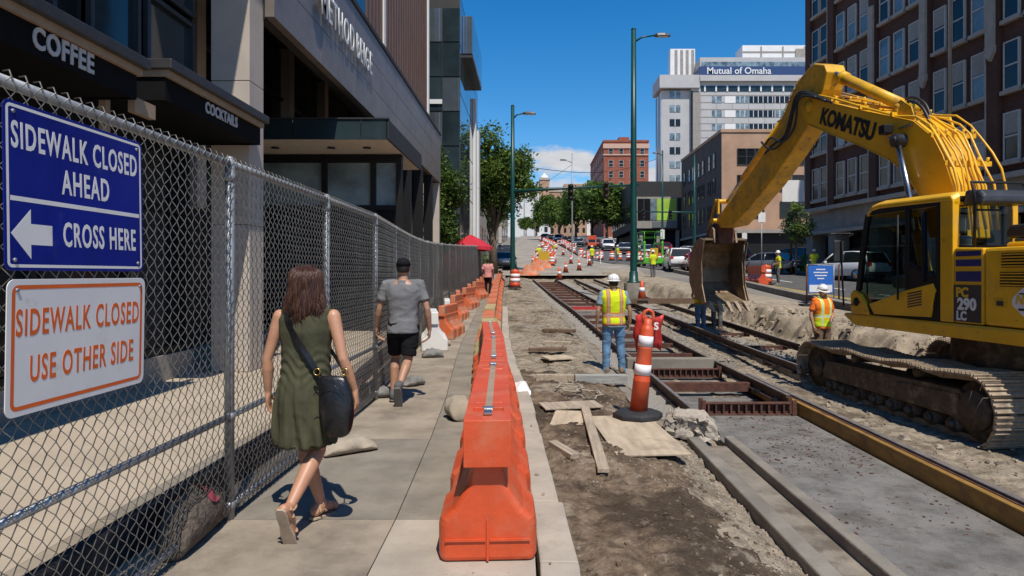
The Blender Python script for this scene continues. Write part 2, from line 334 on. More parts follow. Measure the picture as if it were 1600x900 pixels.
M['brick_dark'] = brickmat('dark_brown_brick', (.125, .052, .034), (.09, .038, .027), (.10, .075, .06))
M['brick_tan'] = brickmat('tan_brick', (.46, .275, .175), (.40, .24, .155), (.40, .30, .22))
M['brick_shade'] = brickmat('tan_brick_in_shade', (.12, .09, .075), (.1, .075, .065), (.12, .1, .09))  # tan brick again, with the shade of the side wall put into its colour
M['brick_red'] = brickmat('red_brick', (.33, .085, .05), (.27, .07, .043), (.26, .15, .11), bw=.5, bh=.17)
M['pale_wall'] = stain(pm('pale_office_panel', (.44, .435, .43), .7, var=.06, scale=.3), (.42, .41, .40), .25, .5, .7, .5)
M['white_wall'] = pm('white_office_panel', (.72, .715, .70), .7, var=.06, scale=.3)
M['window_white'] = pm('white_window_frame', (.55, .52, .47), .6, var=.1)
M['bark'] = pm('bark', (.13, .095, .065), .95, var=.35, scale=6, bump=.6, stretch=(3, 3, .6))
def leafmat(name, a, b_):
    m = pm(name, a, .55, var=.3, scale=1.2, col2=b_, spec=.3); t = m.node_tree; b = t.nodes['Principled BSDF']
    src = b.inputs['Base Color'].links[0].from_socket
    d = t.nodes.new('ShaderNodeBsdfTranslucent'); t.links.new(src, d.inputs[0]); x = t.nodes.new('ShaderNodeMixShader'); x.inputs[0].default_value = .3
    t.links.new(b.outputs[0], x.inputs[1]); t.links.new(d.outputs[0], x.inputs[2]); t.links.new(x.outputs[0], t.nodes['Material Output'].inputs[0]); return m
M['leaf'] = leafmat('green_leaves', (.075, .135, .020), (.16, .23, .04))
M['leaf2'] = leafmat('deep_green_leaves', (.04, .08, .014), (.085, .145, .025))
M['leaf_blue'] = leafmat('grey_green_leaves', (.07, .11, .05), (.12, .17, .08))
M['red_flower'] = leafmat('red_flowers', (.35, .03, .03), (.5, .08, .05))
M['skin'] = pm('skin', (.47, .245, .148), .48, var=.08, scale=10, bump=.05, bscale=80)
M['skin'].node_tree.nodes['Principled BSDF'].inputs['Subsurface Weight'].default_value = .12; M['skin'].node_tree.nodes['Principled BSDF'].inputs['Subsurface Scale'].default_value = .02
stain(M['skin'], (.40, .17, .10), 9, .52, .75, .45, 2)
M['skin2'] = pm('tanned_skin', (.40, .215, .135), .5, var=.08, scale=10)
M['skin3'] = pm('brown_skin', (.17, .085, .055), .5, var=.08, scale=10)
M['hair'] = pm('brown_hair', (.045, .018, .012), .42, var=.4, scale=14, stretch=(4, 4, .5), col2=(.13, .058, .03), lo=.45, hi=.75)
M['hair_dark'] = pm('dark_hair', (.014, .01, .008), .55, var=.3, scale=30)
M['olive'] = pm('olive_dress_cloth', (.068, .067, .040), .9, var=.18, scale=5, bump=.8, bscale=7, spec=.15, stretch=(1.6, 1.6, .6))
M['greytee'] = pm('grey_shirt_cloth', (.17, .17, .175), .95, var=.12, scale=5, bump=.5, bscale=9, spec=.1)
M['blackcloth'] = pm('black_cloth', (.009, .009, .011), .9, var=.3, scale=8, bump=.3, bscale=14, spec=.2)
M['denim'] = pm('blue_denim', (.115, .215, .34), .9, var=.25, scale=7, bump=.4, bscale=14, spec=.1)
M['brownpants'] = pm('brown_work_trousers', (.15, .10, .065), .9, var=.2, scale=7, bump=.4, bscale=14, spec=.1)
M['greypants'] = pm('grey_work_trousers', (.12, .12, .12), .9, var=.2, scale=7, spec=.1)
M['pink'] = pm('pink_shirt_cloth', (.62, .27, .24), .9, var=.12, scale=7, spec=.1)
M['teal'] = pm('grey_blue_shirt_cloth', (.20, .26, .29), .9, var=.12, scale=7, spec=.1)
M['limeshirt'] = pm('lime_shirt_cloth', (.58, .66, .03), .8, var=.1, scale=7, spec=.1)
M['orangecloth'] = pm('orange_cloth', (.75, .16, .03), .8, var=.1, scale=7, spec=.1)
M['leather'] = pm('black_leather', (.010, .010, .012), .3, var=.3, scale=12, bump=.25, bscale=30)
M['sandal'] = pm('tan_sandal', (.36, .22, .12), .7, var=.15)
M['sole'] = pm('sandal_sole', (.40, .31, .22), .8, var=.2, scale=8)
M['boot'] = pm('tan_work_boot', (.2, .13, .08), .8, var=.2)
M['hatwhite'] = pm('white_hard_hat', (.78, .77, .74), .3, var=.05)
M['brass'] = pm('brass', (.6, .42, .15), .3, 1., var=.1)
M['red_canvas'] = pm('red_canvas', (.50, .018, .035), .7, var=.12, scale=2)
M['carwhite'] = pm('white_car_paint', (.72, .72, .72), .22, var=.03, coat=.5)
M['cargrey'] = pm('grey_car_paint', (.25, .26, .27), .25, .4, var=.05, coat=.5)
M['cardark'] = pm('dark_car_paint', (.03, .033, .04), .22, var=.05, coat=.5)
M['carred'] = pm('dark_red_car_paint', (.22, .015, .018), .22, var=.05, coat=.5)
M['tyre'] = pm('tyre_rubber', (.018, .018, .018), .8, var=.2)
M['taillight'] = pm('red_lamp_lens', (.45, .02, .02), .2, var=.1)
M['lens'] = pm('clear_lamp_lens', (.6, .6, .58), .15, var=.1)
M['greenmachine'] = pm('bright_green_paint', (.10, .42, .035), .4, var=.12)
M['greenpanel'] = pm('lime_wall_panel', (.33, .52, .05), .6, var=.2, scale=.5)
M['signal_yellow'] = pm('signal_yellow_paint', (.55, .33, .02), .5, var=.1)
M['sky_blue_sign'] = pm('bright_blue_sign', (.02, .13, .48), .5, var=.08)
stain(M['sign_blue'], (.012, .03, .26), 3, .5, .72, .5, 2); stain(M['sign_blue'], (.10, .12, .22), 5, .60, .78, .35, 6); stain(M['sign_white'], (.42, .38, .32), 7, .60, .74, .45, 3); stain(M['olive'], (.05, .05, .028), 3, .5, .7, .6, 4, (1.5, 1.5, .5)); stain(M['orange'], (.30, .12, .07), 14, .64, .72, .6, 6); stain(M['orange'], (.66, .38, .28), 26, .66, .70, .55, 9, (1, .25, 2.5))
def vestmat(name, base, stripe, edge, z0, z1, xa, hw=.03):
    m, t, b = newmat(name); N = t.nodes.new; L = t.links.new
    c = N('ShaderNodeTexCoord'); s = N('ShaderNodeSeparateXYZ'); L(c.outputs['Object'], s.inputs[0])
    def band(sock, c0, hw, ab=False):
        if ab: q = N('ShaderNodeMath'); q.operation = 'ABSOLUTE'; L(sock, q.inputs[0]); sock = q.outputs[0]
        a = N('ShaderNodeMath'); a.operation = 'SUBTRACT'; L(sock, a.inputs[0]); a.inputs[1].default_value = c0
        e = N('ShaderNodeMath'); e.operation = 'ABSOLUTE'; L(a.outputs[0], e.inputs[0])
        l = N('ShaderNodeMath'); l.operation = 'LESS_THAN'; L(e.outputs[0], l.inputs[0]); l.inputs[1].default_value = hw; return l.outputs[0]
    def mx_(a, b2):
        q = N('ShaderNodeMath'); q.operation = 'MAXIMUM'; L(a, q.inputs[0]); L(b2, q.inputs[1]); return q.outputs[0]
    outer = mx_(band(s.outputs[2], z0, .045), band(s.outputs[0], xa, .036, True)); inner = mx_(band(s.outputs[2], z0, .022), band(s.outputs[0], xa, .016, True))
    hem = band(s.outputs[2], z1, hw); outer = mx_(outer, hem)
    x1 = N('ShaderNodeMix'); x1.data_type = 'RGBA'; L(outer, x1.inputs[0]); x1.inputs[6].default_value = (*base, 1); x1.inputs[7].default_value = (*edge, 1)
    x2 = N('ShaderNodeMix'); x2.data_type = 'RGBA'; L(inner, x2.inputs[0]); L(x1.outputs[2], x2.inputs[6]); x2.inputs[7].default_value = (*stripe, 1)
    L(x2.outputs[2], b.inputs['Base Color']); b.inputs['Roughness'].default_value = .75; b.inputs['Specular IOR Level'].default_value = .15
    k = N('ShaderNodeTexNoise'); k.inputs['Scale'].default_value = 9; L(c.outputs['Object'], k.inputs['Vector']); u = N('ShaderNodeBump'); u.inputs['Strength'].default_value = .4; L(k.outputs['Fac'], u.inputs['Height']); L(u.outputs[0], b.inputs['Normal'])
    return m
M['vest'] = vestmat('lime_safety_vest', (.62, .76, .015), (.42, .32, .24), (.62, .20, .06), 1.06, .885, .115)
M['vest2'] = vestmat('orange_lime_safety_vest', (.82, .20, .03), (.6, .62, .5), (.58, .72, .02), 1.10, .94, .10, .10)
# ------------------------------------------------------------------ the lie of the land
GP = [(-30, 0), (14, 0), (20, .2), (28, .5), (36, .85), (45, 1.3), (52, 1.75), (70, 2.75), (92, 4.7), (125, 7.3), (200, 13.2), (350, 22), (600, 28), (4000, 32)]
def lerp(tab, y):
    if y <= tab[0][0]: return tab[0][1]
    for (a, p), (b, q) in zip(tab, tab[1:]):
        if y <= b:
            t = (y - a) / (b - a); return p + (q - p) * t
    return tab[-1][1]
def G(y): return (lerp(GP, y - 2) + lerp(GP, y) + lerp(GP, y + 2)) / 3
DP = [(-30, 0), (13, 0), (18, -.14), (25, -.48), (30, -.84), (40, -1.5), (48, -2.08), (60, -2.9), (4000, -40)]
def DR(y): return (lerp(DP, y - 1.5) + lerp(DP, y) + lerp(DP, y + 1.5)) / 3
FX = [(-5, -1.97), (8, -1.97), (11.5, -2.28), (16, -2.6), (20, -2.8), (39, -2.95), (60, -3.0)]
def FENX(y): return lerp(FX, y)
def bed(y): return lerp([(-30, .47), (20, .47), (38, .44), (46, .36), (48.5, .02), (4000, 0)], y)
def sstep(a, b, x):
    t = max(0, min(1, (x - a) / (b - a))); return t * t * (3 - 2 * t)
BC = [(3.4, -.235), (6, -.35), (8.5, -.50), (11, -.72), (14, -.95), (20, -1.2), (30, -1.62), (42, -2.0), (60, -2.6)]
def SR(y): return lerp(BC, y) + .285
def H(x, y, n=True):
    g = G(y); u = x - DR(y); e = bed(y); k = e / .47
    fade = 1 if y < 45 else max(0, 1 - (y - 45) / 8)
    if x < SR(y) + .12: z = g - .14
    elif u < 7.2:
        z = g - (.10 * k + (e - .10 * k) * sstep(.9, 2.4, u)) - (.06 if y > 46 else 0)
    else:
        z = g - e + (e + .24) * sstep(7.35, 8.0, u + .40 * noise.noise((x * .9, y * .9, 0)) + .22 * noise.noise((x * 2.9, y * 2.9, 4)))
    if n and fade > 0 and x > SR(y) - .3 and u < 9:
        amp = (1.0 if x > SR(y) + .25 else .3) if u < 8.6 else .3
        z += fade * amp * (.055 * noise.noise((x * 1.1, y * 1.1, 3)) + .035 * noise.noise((x * 3.1, y * 3.1, 1)) + .028 * noise.noise((x * 8, y * 8, 5)) + .019 * noise.noise((x * 19, y * 19, 4)) + (.03 * math.sin((x - .2 * y) * 9) * max(0, noise.noise((x * .6, y * .35, 12)))))
        if 7.0 < u < 8.7: z += fade * (.09 * noise.noise((x * 2.6, y * 2.6, 8)) + .09 * noise.noise((x * 6.5, y * 6.5, 2)))
    return z
def sheet(name, m, xs, ys, zf, kind='structure', uvx=None, smooth=True, thick=0, label=None):
    mb = MB(); vs = []; fs = []; nx = len(xs)
    for y in ys:
        for x in xs:
            X = uvx(x, y) if uvx else x
            vs.append((X, y, zf(X, y)))
    for j in range(len(ys) - 1):
        for i in range(nx - 1):
            a = j * nx + i; fs.append((a, a + 1, a + nx + 1, a + nx))
    mb.add(vs, fs, smooth); o = mb.build(name, m); o['kind'] = kind
    return o
def rng(a, b, s):
    n = max(1, int(round((b - a) / s))); return [a + (b - a) * i / n for i in range(n + 1)]
YL = rng(-6, 50, .5)[:-1] + rng(50, 130, 4)[:-1] + rng(130, 400, 15)[:-1] + [400, 600, 1000, 2000, 3500]
o = sheet('ground', [M['farground']], [-1500, -500, -200, -90, -50, -30, -15, -8, -4, -2, -.7, .3, 4, 7, 9, 10, 12, 16, 20, 25, 40, 70, 120, 250, 600, 1500], YL, lambda x, y: H(x, y, False) - (.75 if -2 < x - DR(y) < 10 and y < 52 else .03))
# dug-up strip beside and under the tracks
xs = rng(-1.4, 1.9, .035)[:-1] + rng(1.9, 9.0, .09); ys = rng(1.2, 8, .035)[:-1] + rng(8, 15, .07)[:-1] + rng(15, 26, .16)[:-1] + rng(26, 50, .4)
o = sheet('dirt_ground', [M['dirt'], M['greydirt']], xs, ys, H, uvx=lambda x, y: x + DR(y))
for p_ in o.data.polygons:
    c = p_.center; p_.material_index = 1 if c.y + 3.0 * noise.noise((c.x * .7, c.y * .7, 7)) + 1.4 * noise.noise((c.x * 2.3, c.y * 2.3, 1)) > 10.2 or c.x > 4 or (c.y < 8.5 and c.x > 1.38 + .28 * noise.noise((c.x * 2, c.y * 2.2, 3))) else 0
sheet('sand_bank', [M['sand']], rng(4.2, 10.0, .085), rng(9, 26, .10)[:-1] + rng(26, 50, .4), lambda x, y: H(x, y) + (.02 if x - DR(y) > 6.75 + .5 * noise.noise((y * .7, x * .7, 2)) else -.05), uvx=lambda x, y: x + DR(y))
# walkway slabs with open joints
def sw_right(y): return SR(y)
def walkway():
    mb = MB(); y = -2.0
    edges = [-2, .1, 2.15, 4.17, 6.2, 8.3, 10.4, 12.5, 14.6]
    while edges[-1] < 52: edges.append(edges[-1] + 2.1)
    for y0, y1 in zip(edges, edges[1:]):
        for k, (fa, fb) in enumerate(((lambda y: FENX(y) - .85, lambda y: SR(y) - .9), (lambda y: SR(y) - .9, sw_right))):
            g = .0035; z0, z1 = G(y0), G(y1)
            a0, a1, b0, b1 = fa(y0) + g, fa(y1) + g, fb(y0) - g, fb(y1) - g
            mb.cm = (1 if y0 < 4 else 2) if k else (0 if int(y0 * 3.1) % 3 else 2 if RND.random() < .3 else 0)
            vs = [(a0, y0 + g, z0 - .13), (b0, y0 + g, z0 - .13), (b1, y1 - g, z1 - .13), (a1, y1 - g, z1 - .13), (a0, y0 + g, z0), (b0, y0 + g, z0), (b1, y1 - g, z1), (a1, y1 - g, z1)]
            mb.add(vs, [(0, 1, 5, 4), (1, 2, 6, 5), (2, 3, 7, 6), (3, 0, 4, 7), (4, 5, 6, 7)])
    o = mb.build('sidewalk', [M['concrete'], M['concrete2'], M['concrete3']]); o['kind'] = 'structure'
walkway()
def edge_strip():
    mb = MB(); y = 1.4
    while y < 24:
        L = RND.uniform(.9, 2.2); y1 = y + L
        a = SR(y) + .006; ab = SR(y1) - SR(y); w_ = RND.uniform(.19, .24) if y > 2.2 else .22
        mb.loft([[(a + ab * (yy - y) / L, yy, G(yy) - .2), (a + w_ + ab * (yy - y) / L, yy, G(yy) - .2), (a + w_ + ab * (yy - y) / L - .02 + .02 * RND.random(), yy, G(yy) - .012), (a + ab * (yy - y) / L, yy, G(yy) - .008)] for yy in (y, y + L * .33, y + L * .66, y1 - .012)], smooth=False)
        y = y1
    o = mb.build('kerb', M['concrete2'], bevel=.012); o['kind'] = 'structure'
edge_strip()
sheet('plaza', [M['plaza']], [-9.5, -7, -5, -4, 0], rng(-3, 36, .5), lambda x, y: G(y) - .005, uvx=lambda x, y: x if x < 0 else FENX(y) - .857)
# street and pavements on the far side and up the hill
def RX0(y): return lerp([(0, 9.6), (20, 10.3), (35, 11.6), (48, 11.0), (60, 8.4), (80, 6.0), (130, 5.0), (4000, 5.0)], y)
ys2 = rng(2, 60, 1)[:-1] + rng(60, 130, 3)[:-1] + rng(130, 400, 10)
sheet('road', [M['asphalt']], [0, .25, .5, .75, 1], ys2, lambda x, y: G(y) + .27, uvx=lambda t, y: RX0(y) + t * (20.2 - RX0(y)))
sheet('upper_road', [M['paleroad']], [0, .33, .66, 1], rng(47.2, 130, 2)[:-1] + rng(130, 400, 10), lambda x, y: G(y) + .03 + .25 * sstep(45, 60, y), uvx=lambda t, y: (-2.4 if y < 60 else -3.2) + t * (RX0(y) + 2.6 + .2))
sheet('far_pavement', [M['concrete2']], [20.2, 21, 24.5], ys2, lambda x, y: G(y) + .40)
mb = MB()
for y0, y1 in zip(ys2, ys2[1:]):
    for fx, dx, h in ((lambda y: 20.2, -.18, .40), ):
        mb.loft([[(fx(y) + dx, y, G(y) + .1), (fx(y), y, G(y) + .1), (fx(y) - .004, y, G(y) + h + .006), (fx(y) + dx + .01, y, G(y) + h + .006)] for y in (y0, y1)], smooth=False)
mb.build('far_kerb', M['concrete3'])['kind'] = 'structure'
mb = MB(); 
yy = rng(13, 48, 2.5)
for y0, y1 in zip(yy, yy[1:]):
    mb.loft([[(RX0(y) - .38, y, G(y) - .1), (RX0(y), y, G(y) - .1), (RX0(y), y, G(y) + .47), (RX0(y) - .36, y, G(y) + .47)] for y in (y0, y1 - .01)], smooth=False)
mb.build('road_kerb', M['concrete3'], bevel=.02)['kind'] = 'structure'
mb = MB()
for y in range(16, 60, 1):
    if y % 6 < 3: mb.add([(14.6, y, G(y) + .276), (14.75, y, G(y) + .276), (14.75, y + 1, G(y + 1) + .276), (14.6, y + 1, G(y + 1) + .276)], [(0, 1, 2, 3)])
mb.build('lane_line', M['white_line'])['kind'] = 'structure'
mb = MB()
for y in range(20, 44):
    for x in (12.0, 12.25): mb.add([(x, y, G(y) + .276), (x + .12, y, G(y) + .276), (x + .12, y + 1, G(y + 1) + .276), (x, y + 1, G(y + 1) + .276)], [(0, 1, 2, 3)])
mb.build('centre_line', M['yellow_line'])['kind'] = 'structure'

# ------------------------------------------------------------------ tram tracks under construction
def strip(mb, u0, u1, z0, z1, ya, yb, step=1.0, dz0=0):
    yy = rng(ya, yb, step)
    mb.loft([[(u0 + DR(y), y, G(y) + z0), (u1 + DR(y), y, G(y) + z0), (u1 + DR(y), y, G(y) + z1), (u0 + DR(y), y, G(y) + z1)] for y in yy], smooth=False)
mb = MB(); strip(mb, 2.25, 3.70, -.56, -.37, 1.0, 9.15, .8); strip(mb, 2.16, 3.70, -.60, -.45, 9.17, 47, .8)
mb.build('track_slab', M['slab'], bevel=.01)['kind'] = 'structure'
mb = MB(); strip(mb, 1.74, 1.88, -.56, -.215, 1.0, 7.15, .8); strip(mb, 2.20, 2.31, -.56, -.245, 1.0, 7.3, .8)
mb.build('rail_trough', M['concrete3'], bevel=.015)['kind'] = 'structure'
mb = MB(); strip(mb, 1.8, 2.28, -.56, -.335, 1.0, 7.2, .4); mb.build('trough_fill', M['trough'])['kind'] = 'structure'
mb = MB(); strip(mb, 1.37, 1.52, -.5, -.175, 7.9, 47, .8); mb.build('track_kerb', M['concrete3'], bevel=.015)['kind'] = 'structure'
mb = MB(); strip(mb, 1.52, 2.02, -.5, -.30, 7.5, 47, .5); strip(mb, 3.98, 4.55, -.5, -.33, 14, 47, .5); strip(mb, 5.25, 6.2, -.5, -.38, 11.6, 47, .5)
mb.build('track_bed', M['gravel'])['kind'] = 'structure'
RP = [(-.07, -.30), (.07, -.30), (.07, -.285), (.012, -.27), (.012, -.19), (.034, -.18), (.034, -.145), (-.034, -.145), (-.034, -.18), (-.012, -.19), (-.012, -.27), (-.07, -.285)]
mb = MB(); mb.box((0, 0, 0), (.06, .09, .05)); CLIP = mb.mesh('rail_clip'); CLIP.materials.append(M['black'])
def rail(u, ya, yb, label, dz=0.0, boot=None):
    r = thing('tram_rail', label, 'rail', (u + DR(ya), ya, G(ya)), 0, 'tram rails')
    mb = MB(); bx0, by0, bz0 = r.location
    mb.loft([[(u + DR(y) + px - bx0, y - by0, G(y) + pz + dz - bz0) for px, pz in RP] for y in rng(ya, yb, .8)], smooth=False); mb.build('rail_web', M['rail'], r)
    mb = MB(); mb.loft([[(u + DR(y) + px - bx0, y - by0, G(y) + pz + dz - bz0) for px, pz in ((-.026, -.143), (.026, -.143), (.024, -.138), (-.024, -.138))] for y in rng(ya, yb, .8)], smooth=False); mb.build('rail_head', M['railhead'], r)
    y = ya + .3
    while y < yb - .3 and y < 34:
        for sx in (-1, 1):
            o = link(bpy.data.objects.new('rail_clip', CLIP)); o.parent = r; o.location = (u + DR(y) + sx * .09 - bx0, y - by0, G(y) - .275 + dz - bz0)
        y += .72
    return r
rail(2.09, 7.6, 46.5, 'dark rusty left rail of the near track, passing the worker in jeans')
rail(5.02, 11.7, 46, 'left rail of the far track, ending in front of the excavator', .03)
rail(6.42, 11.6, 46, 'right rail of the far track, closest to the sandy bank', .03)
r = rail(3.70, 9.2, 46.5, 'right rail of the near track beyond the ochre boot', 0)
r = thing('booted_rail', 'rail in an ochre boot with pale top, along the right of the bare slab', 'rail', (3.72, 1.0, 0), 0, 'tram rails')
def lstrip(x0, x1, z0, z1, ya=1.0, yb=11.6):
    mb = MB(); mb.loft([[(x0 - 3.72, y - 1, z0 + G(y)), (x1 - 3.72, y - 1, z0 + G(y)), (x1 - 3.72, y - 1, z1 + G(y)), (x0 - 3.72, y - 1, z1 + G(y))] for y in rng(ya, yb, .9)], smooth=False); return mb
lstrip(3.72, 3.785, -.42, -.195).build('rail_boot', M['ochre'], r, bevel=.008)
lstrip(3.787, 3.81, -.42, -.19).build('boot_edge', M['rust'], r, bevel=.004)
lstrip(3.815, 3.885, -.42, -.27).build('rubber_seal', M['rubber'], r)
lstrip(3.89, 3.965, -.42, -.20).build('rail_head', M['railhead'], r, bevel=.008)
lstrip(3.975, 4.06, -.42, -.255).build('concrete_haunch', M['concrete3'], r)
# ties and forms between the rails of the near track
def slotted(x0, x1, y, z, label):
    t = thing('slotted_tie', label, 'track tie', ((x0 + x1) / 2, y, z), 0, 'slotted track ties'); h = (x1 - x0) / 2
    mb = MB(); mb.bx(-h, h, -.05, .05, .155, .175); mb.bx(-h, h, -.05, .05, 0, .02); mb.bx(-h, h, .012, .028, .02, .155); mb.build('tie_frame', M['rust'], t, bevel=.004)
    n = int((x1 - x0) / .105)
    for k in range(n): mb = MB(); mb.bx(-h + .05 + k * .105 - .012, -h + .05 + k * .105 + .012, -.045, .012, .02, .155); mb.build('web_plate', M['rust'], t)
    for sx in (-1, 1):
        mb = MB(); mb.bx(sx * (h + .03) - .03, sx * (h + .03) + .03, -.09, -.07, -.02, .22); mb.bx(sx * (h + .03) - .03, sx * (h + .03) + .03, .07, .09, -.02, .22); mb.bx(sx * (h + .03) - .028, sx * (h + .03) + .028, -.07, .07, -.02, .0); mb.build('end_bracket', M['rust'], t, bevel=.004)
slotted(2.42, 3.62, 8.95, -.37, 'nearest slotted rusty tie, at the edge of the bare concrete slab')
slotted(2.3, 3.6, 12.35, -.40, 'slotted rusty tie under the concrete beam behind the leaning orange post')
mb = MB(); mb.bx(-.8, .8, -.06, .06, 0, .15); t = mb.build('steel_tie', M['rust'], loc=(2.88, 10.75, -.37)); tag(t, 'plain rusty tie bar between the two slotted ties', 'track tie', 'plain track ties'); t.modifiers.new('b', 'BEVEL').width = .006
mb = MB(); mb.bx(-.9, .9, -.13, .13, 0, .27); t = mb.build('concrete_beam', M['concrete3'], loc=(2.82, 12.9, -.36), bevel=.015); tag(t, 'grey concrete beam lying across the near track beside the leaning orange post', 'concrete beam')
ty = 14.4; k = 0
while ty < 45:
    mb = MB(); red = 6 == k
    mb.bx(-.78, .78, -.07, .07, 0, .11); t = mb.build('steel_tie', M['redpaint'] if red else M['rust'], loc=(2.88 + DR(ty), ty, G(ty) - .33 + (.16 if red else 0)))
    tag(t, 'bright red painted tie bar across the near track behind the vest worker' if red else ORD[k] + ' plain rusty tie behind the concrete beam on the near track, counting away', 'track tie', 'plain track ties'); ty += 1.75; k += 1
for k, y in enumerate((13.6, 16, 18.5, 21)):
    mb = MB(); mb.bx(-.75, .75, -.06, .06, 0, .1); t = mb.build('steel_tie', M['rust'], loc=(5.72 + DR(y), y, G(y) - .36)); tag(t, ORD[k] + ' rusty tie of the far track, counting away from the excavator', 'track tie', 'plain track ties')

# loose rubble
def rocks(name, n, area, smin, smax, m, dz=0.0, seed=1, zf=None, tries=None):
    rr = random.Random(seed); mb = MB()
    base = [(-1, -1, -1), (1, -1, -1), (1, 1, -1), (-1, 1, -1), (-.7, -.7, .8), (.7, -.8, .7), (.8, .7, .9), (-.7, .8, .6)]
    fs = [(0, 3, 2, 1), (4, 5, 6, 7), (0, 1, 5, 4), (1, 2, 6, 5), (2, 3, 7, 6), (3, 0, 4, 7)]
    for i in range(n):
        x, y = area(rr); s = smin * (smax / smin) ** (rr.random() ** 2.2)
        z = (zf or H)(x, y) + s * .15 + dz; a = rr.uniform(0, 6.28); c, q = math.cos(a), math.sin(a)
        sx, sy, sz = s * rr.uniform(.6, 1.3), s * rr.uniform(.6, 1.3), s * rr.uniform(.35, .8)
        vs = []
        for p in base:
            u = (p[0] * rr.uniform(.6, 1.1) * sx, p[1] * rr.uniform(.6, 1.1) * sy, p[2] * rr.uniform(.6, 1.1) * sz); vs.append((x + u[0] * c - u[1] * q, y + u[0] * q + u[1] * c, z + u[2]))
        mb.add(vs, fs, False)
    return tag(mb.build(name, m), kind='stuff')
def zone(u0, u1, y0, y1, cl=0):
    def f(r):
        while True:
            y = y0 + (y1 - y0) * r.random() ** 1.5; u = r.uniform(u0, u1); x = u + DR(y)
            if not cl or noise.noise((x * .8, y * .8, cl)) > r.uniform(-.25, .45): return x, y
    return f
rocks('rubble', 3000, zone(.25, 1.75, 1.6, 22, 3), .003, .018, M['rock'], seed=2)
rocks('dirt_clods', 2600, zone(.25, 1.7, 1.6, 24, 6), .004, .028, M['clod'], seed=3)
rocks('bank_rubble', 1200, zone(4.1, 8.6, 4.5, 24, 5), .01, .05, M['rock'], seed=4, dz=.02)
rocks('bank_clods', 1600, zone(6.6, 8.6, 9, 26, 2), .015, .12, M['sand'], seed=5, dz=.02)
rocks('ballast', 5200, lambda r: zone(*[(1.54, 2.0, 7.8, 30), (4.0, 4.5, 14, 26), (5.28, 6.15, 11.6, 26)][r.randrange(3)])(r), .014, .035, M['rock'], seed=6, zf=lambda x, y: G(y) - .315)
rocks('lip_gravel', 3200, lambda r: (1.74 - abs(r.gauss(0, .17)), 1.6 + 6 * r.random() ** 1.3), .003, .016, M['rock'], seed=17)
rocks('slab_debris', 900, zone(2.4, 3.66, 2.2, 9, 4), .006, .019, M['rust'], seed=7, zf=lambda x, y: G(y) - .37)
rocks('walkway_grit', 160, lambda r: (r.uniform(-.9, .55), 2 + 16 * r.random() ** 2), .004, .018, M['rock'], seed=8, zf=lambda x, y: G(y))
# ------------------------------------------------------------------ left street front
B = thing('office_building', 'dark office building with bronze fascia, black awnings and ribbed brown upper wall behind the fence', 'building', (-6, 11, 0))
B0 = Matrix.Translation((6, -11, 0))
def NB(): m = MB(); m.M = B0; return m
m = NB(); m.bx(-20, -5.75, -3, 10.4, 0, 12); m.bx(-20, -7.3, 11, 33.9, 0, 8.3); m.build('wall', M['facade_dark'], B)
# street glazing behind the awnings
for y0, y1 in ((-3, 1.2), (1.35, 4.2), (4.35, 7.1), (7.25, 10.3)):
    m = NB(); m.bx(-5.66, -5.6, y0, y1, .5, 3.5); p = m.build('shop_window', M['glass_dark'], B)
    m = NB()
    for y in (y0, (y0 + y1) / 2, y1): m.bx(-5.72, -5.52, y - .05, y + .05, 0, 3.6)
    for z in (.45, 2.6, 3.5): m.bx(-5.71, -5.53, y0 + .05, y1 - .05, z - .05, z + .05)
    m.build('window_frame', M['black'], p)
m = NB(); m.bx(-5.74, -5.5, -3, 10.4, 0, .38); m.build('plinth', M['stonegrey'], B)
for y0, y1 in ((-1.5, 1.7), (1.9, 4.3), (4.6, 5.9), (6.1, 7.2), (7.75, 8.75), (8.9, 10.15)):
    for z0, z1 in ((4.1, 5.55), (5.65, 7.6)):
        m = NB(); m.bx(-5.45, -5.4, y0, y1, z0, z1); p = m.build('window', M['glass_blue'], B)
        m = NB()
        for a, b_ in ((y0, y0 + .07), (y1 - .07, y1)): m.bx(-5.5, -5.33, a, b_, z0, z1)
        for a, b_ in ((z0, z0 + .07), (z1 - .07, z1)): m.bx(-5.495, -5.335, y0 + .07, y1 - .07, a, b_)
        m.build('window_frame', M['blackgrey'], p)
m = NB(); m.bx(-5.75, -5.5, -3, 10.4, 3.62, 12); m.build('upper_wall', M['black'], B)
def awning(name, y0, y1, zb, zt, xo, parent):
    m = NB(); m.bx(-5.5, xo - .02, y0, y1, zb + .02, zt - .06); a = m.build('awning', M['awning'], parent, bevel=.01)
    m = NB(); m.bx(xo - .018, xo, y0, y1, zb, zt - .1); m.bx(-5.5, xo, y0 - .02, y0, zb, zt - .1); m.bx(-5.5, xo, y1, y1 + .02, zb, zt - .1); m.build('valance', M['awning'], a)
    m = NB(); m.bx(-5.5, xo + .05, y0 - .05, y1 + .05, zt - .1, zt - .02); m.build('tan_edge', M['tanedge'], a)
    m = NB(); m.bx(-5.5, xo + .12, y0 - .1, y1 + .1, zt - .02, zt + .10); m.build('awning_roof', M['awning_top'], a, bevel=.01)
    return a
a1 = awning('a', -2.0, 7.15, 3.55, 3.92, -4.42, B)
text('COFFEE', .27, 'lettering', M['decal_grey'], B0 @ frame((-4.412, 6.06, 3.70), *TXP), a1, .006, xs=.78, bold=.008, sp=1.12)
a2 = awning('b', 7.75, 10.42, 3.70, 4.08, -4.42, B)
text('COCKTAILS', .21, 'lettering', M['decal_grey'], B0 @ frame((-4.412, 9.14, 3.86), *TXP), a2, .006, xs=.80, bold=.006, sp=1.06)
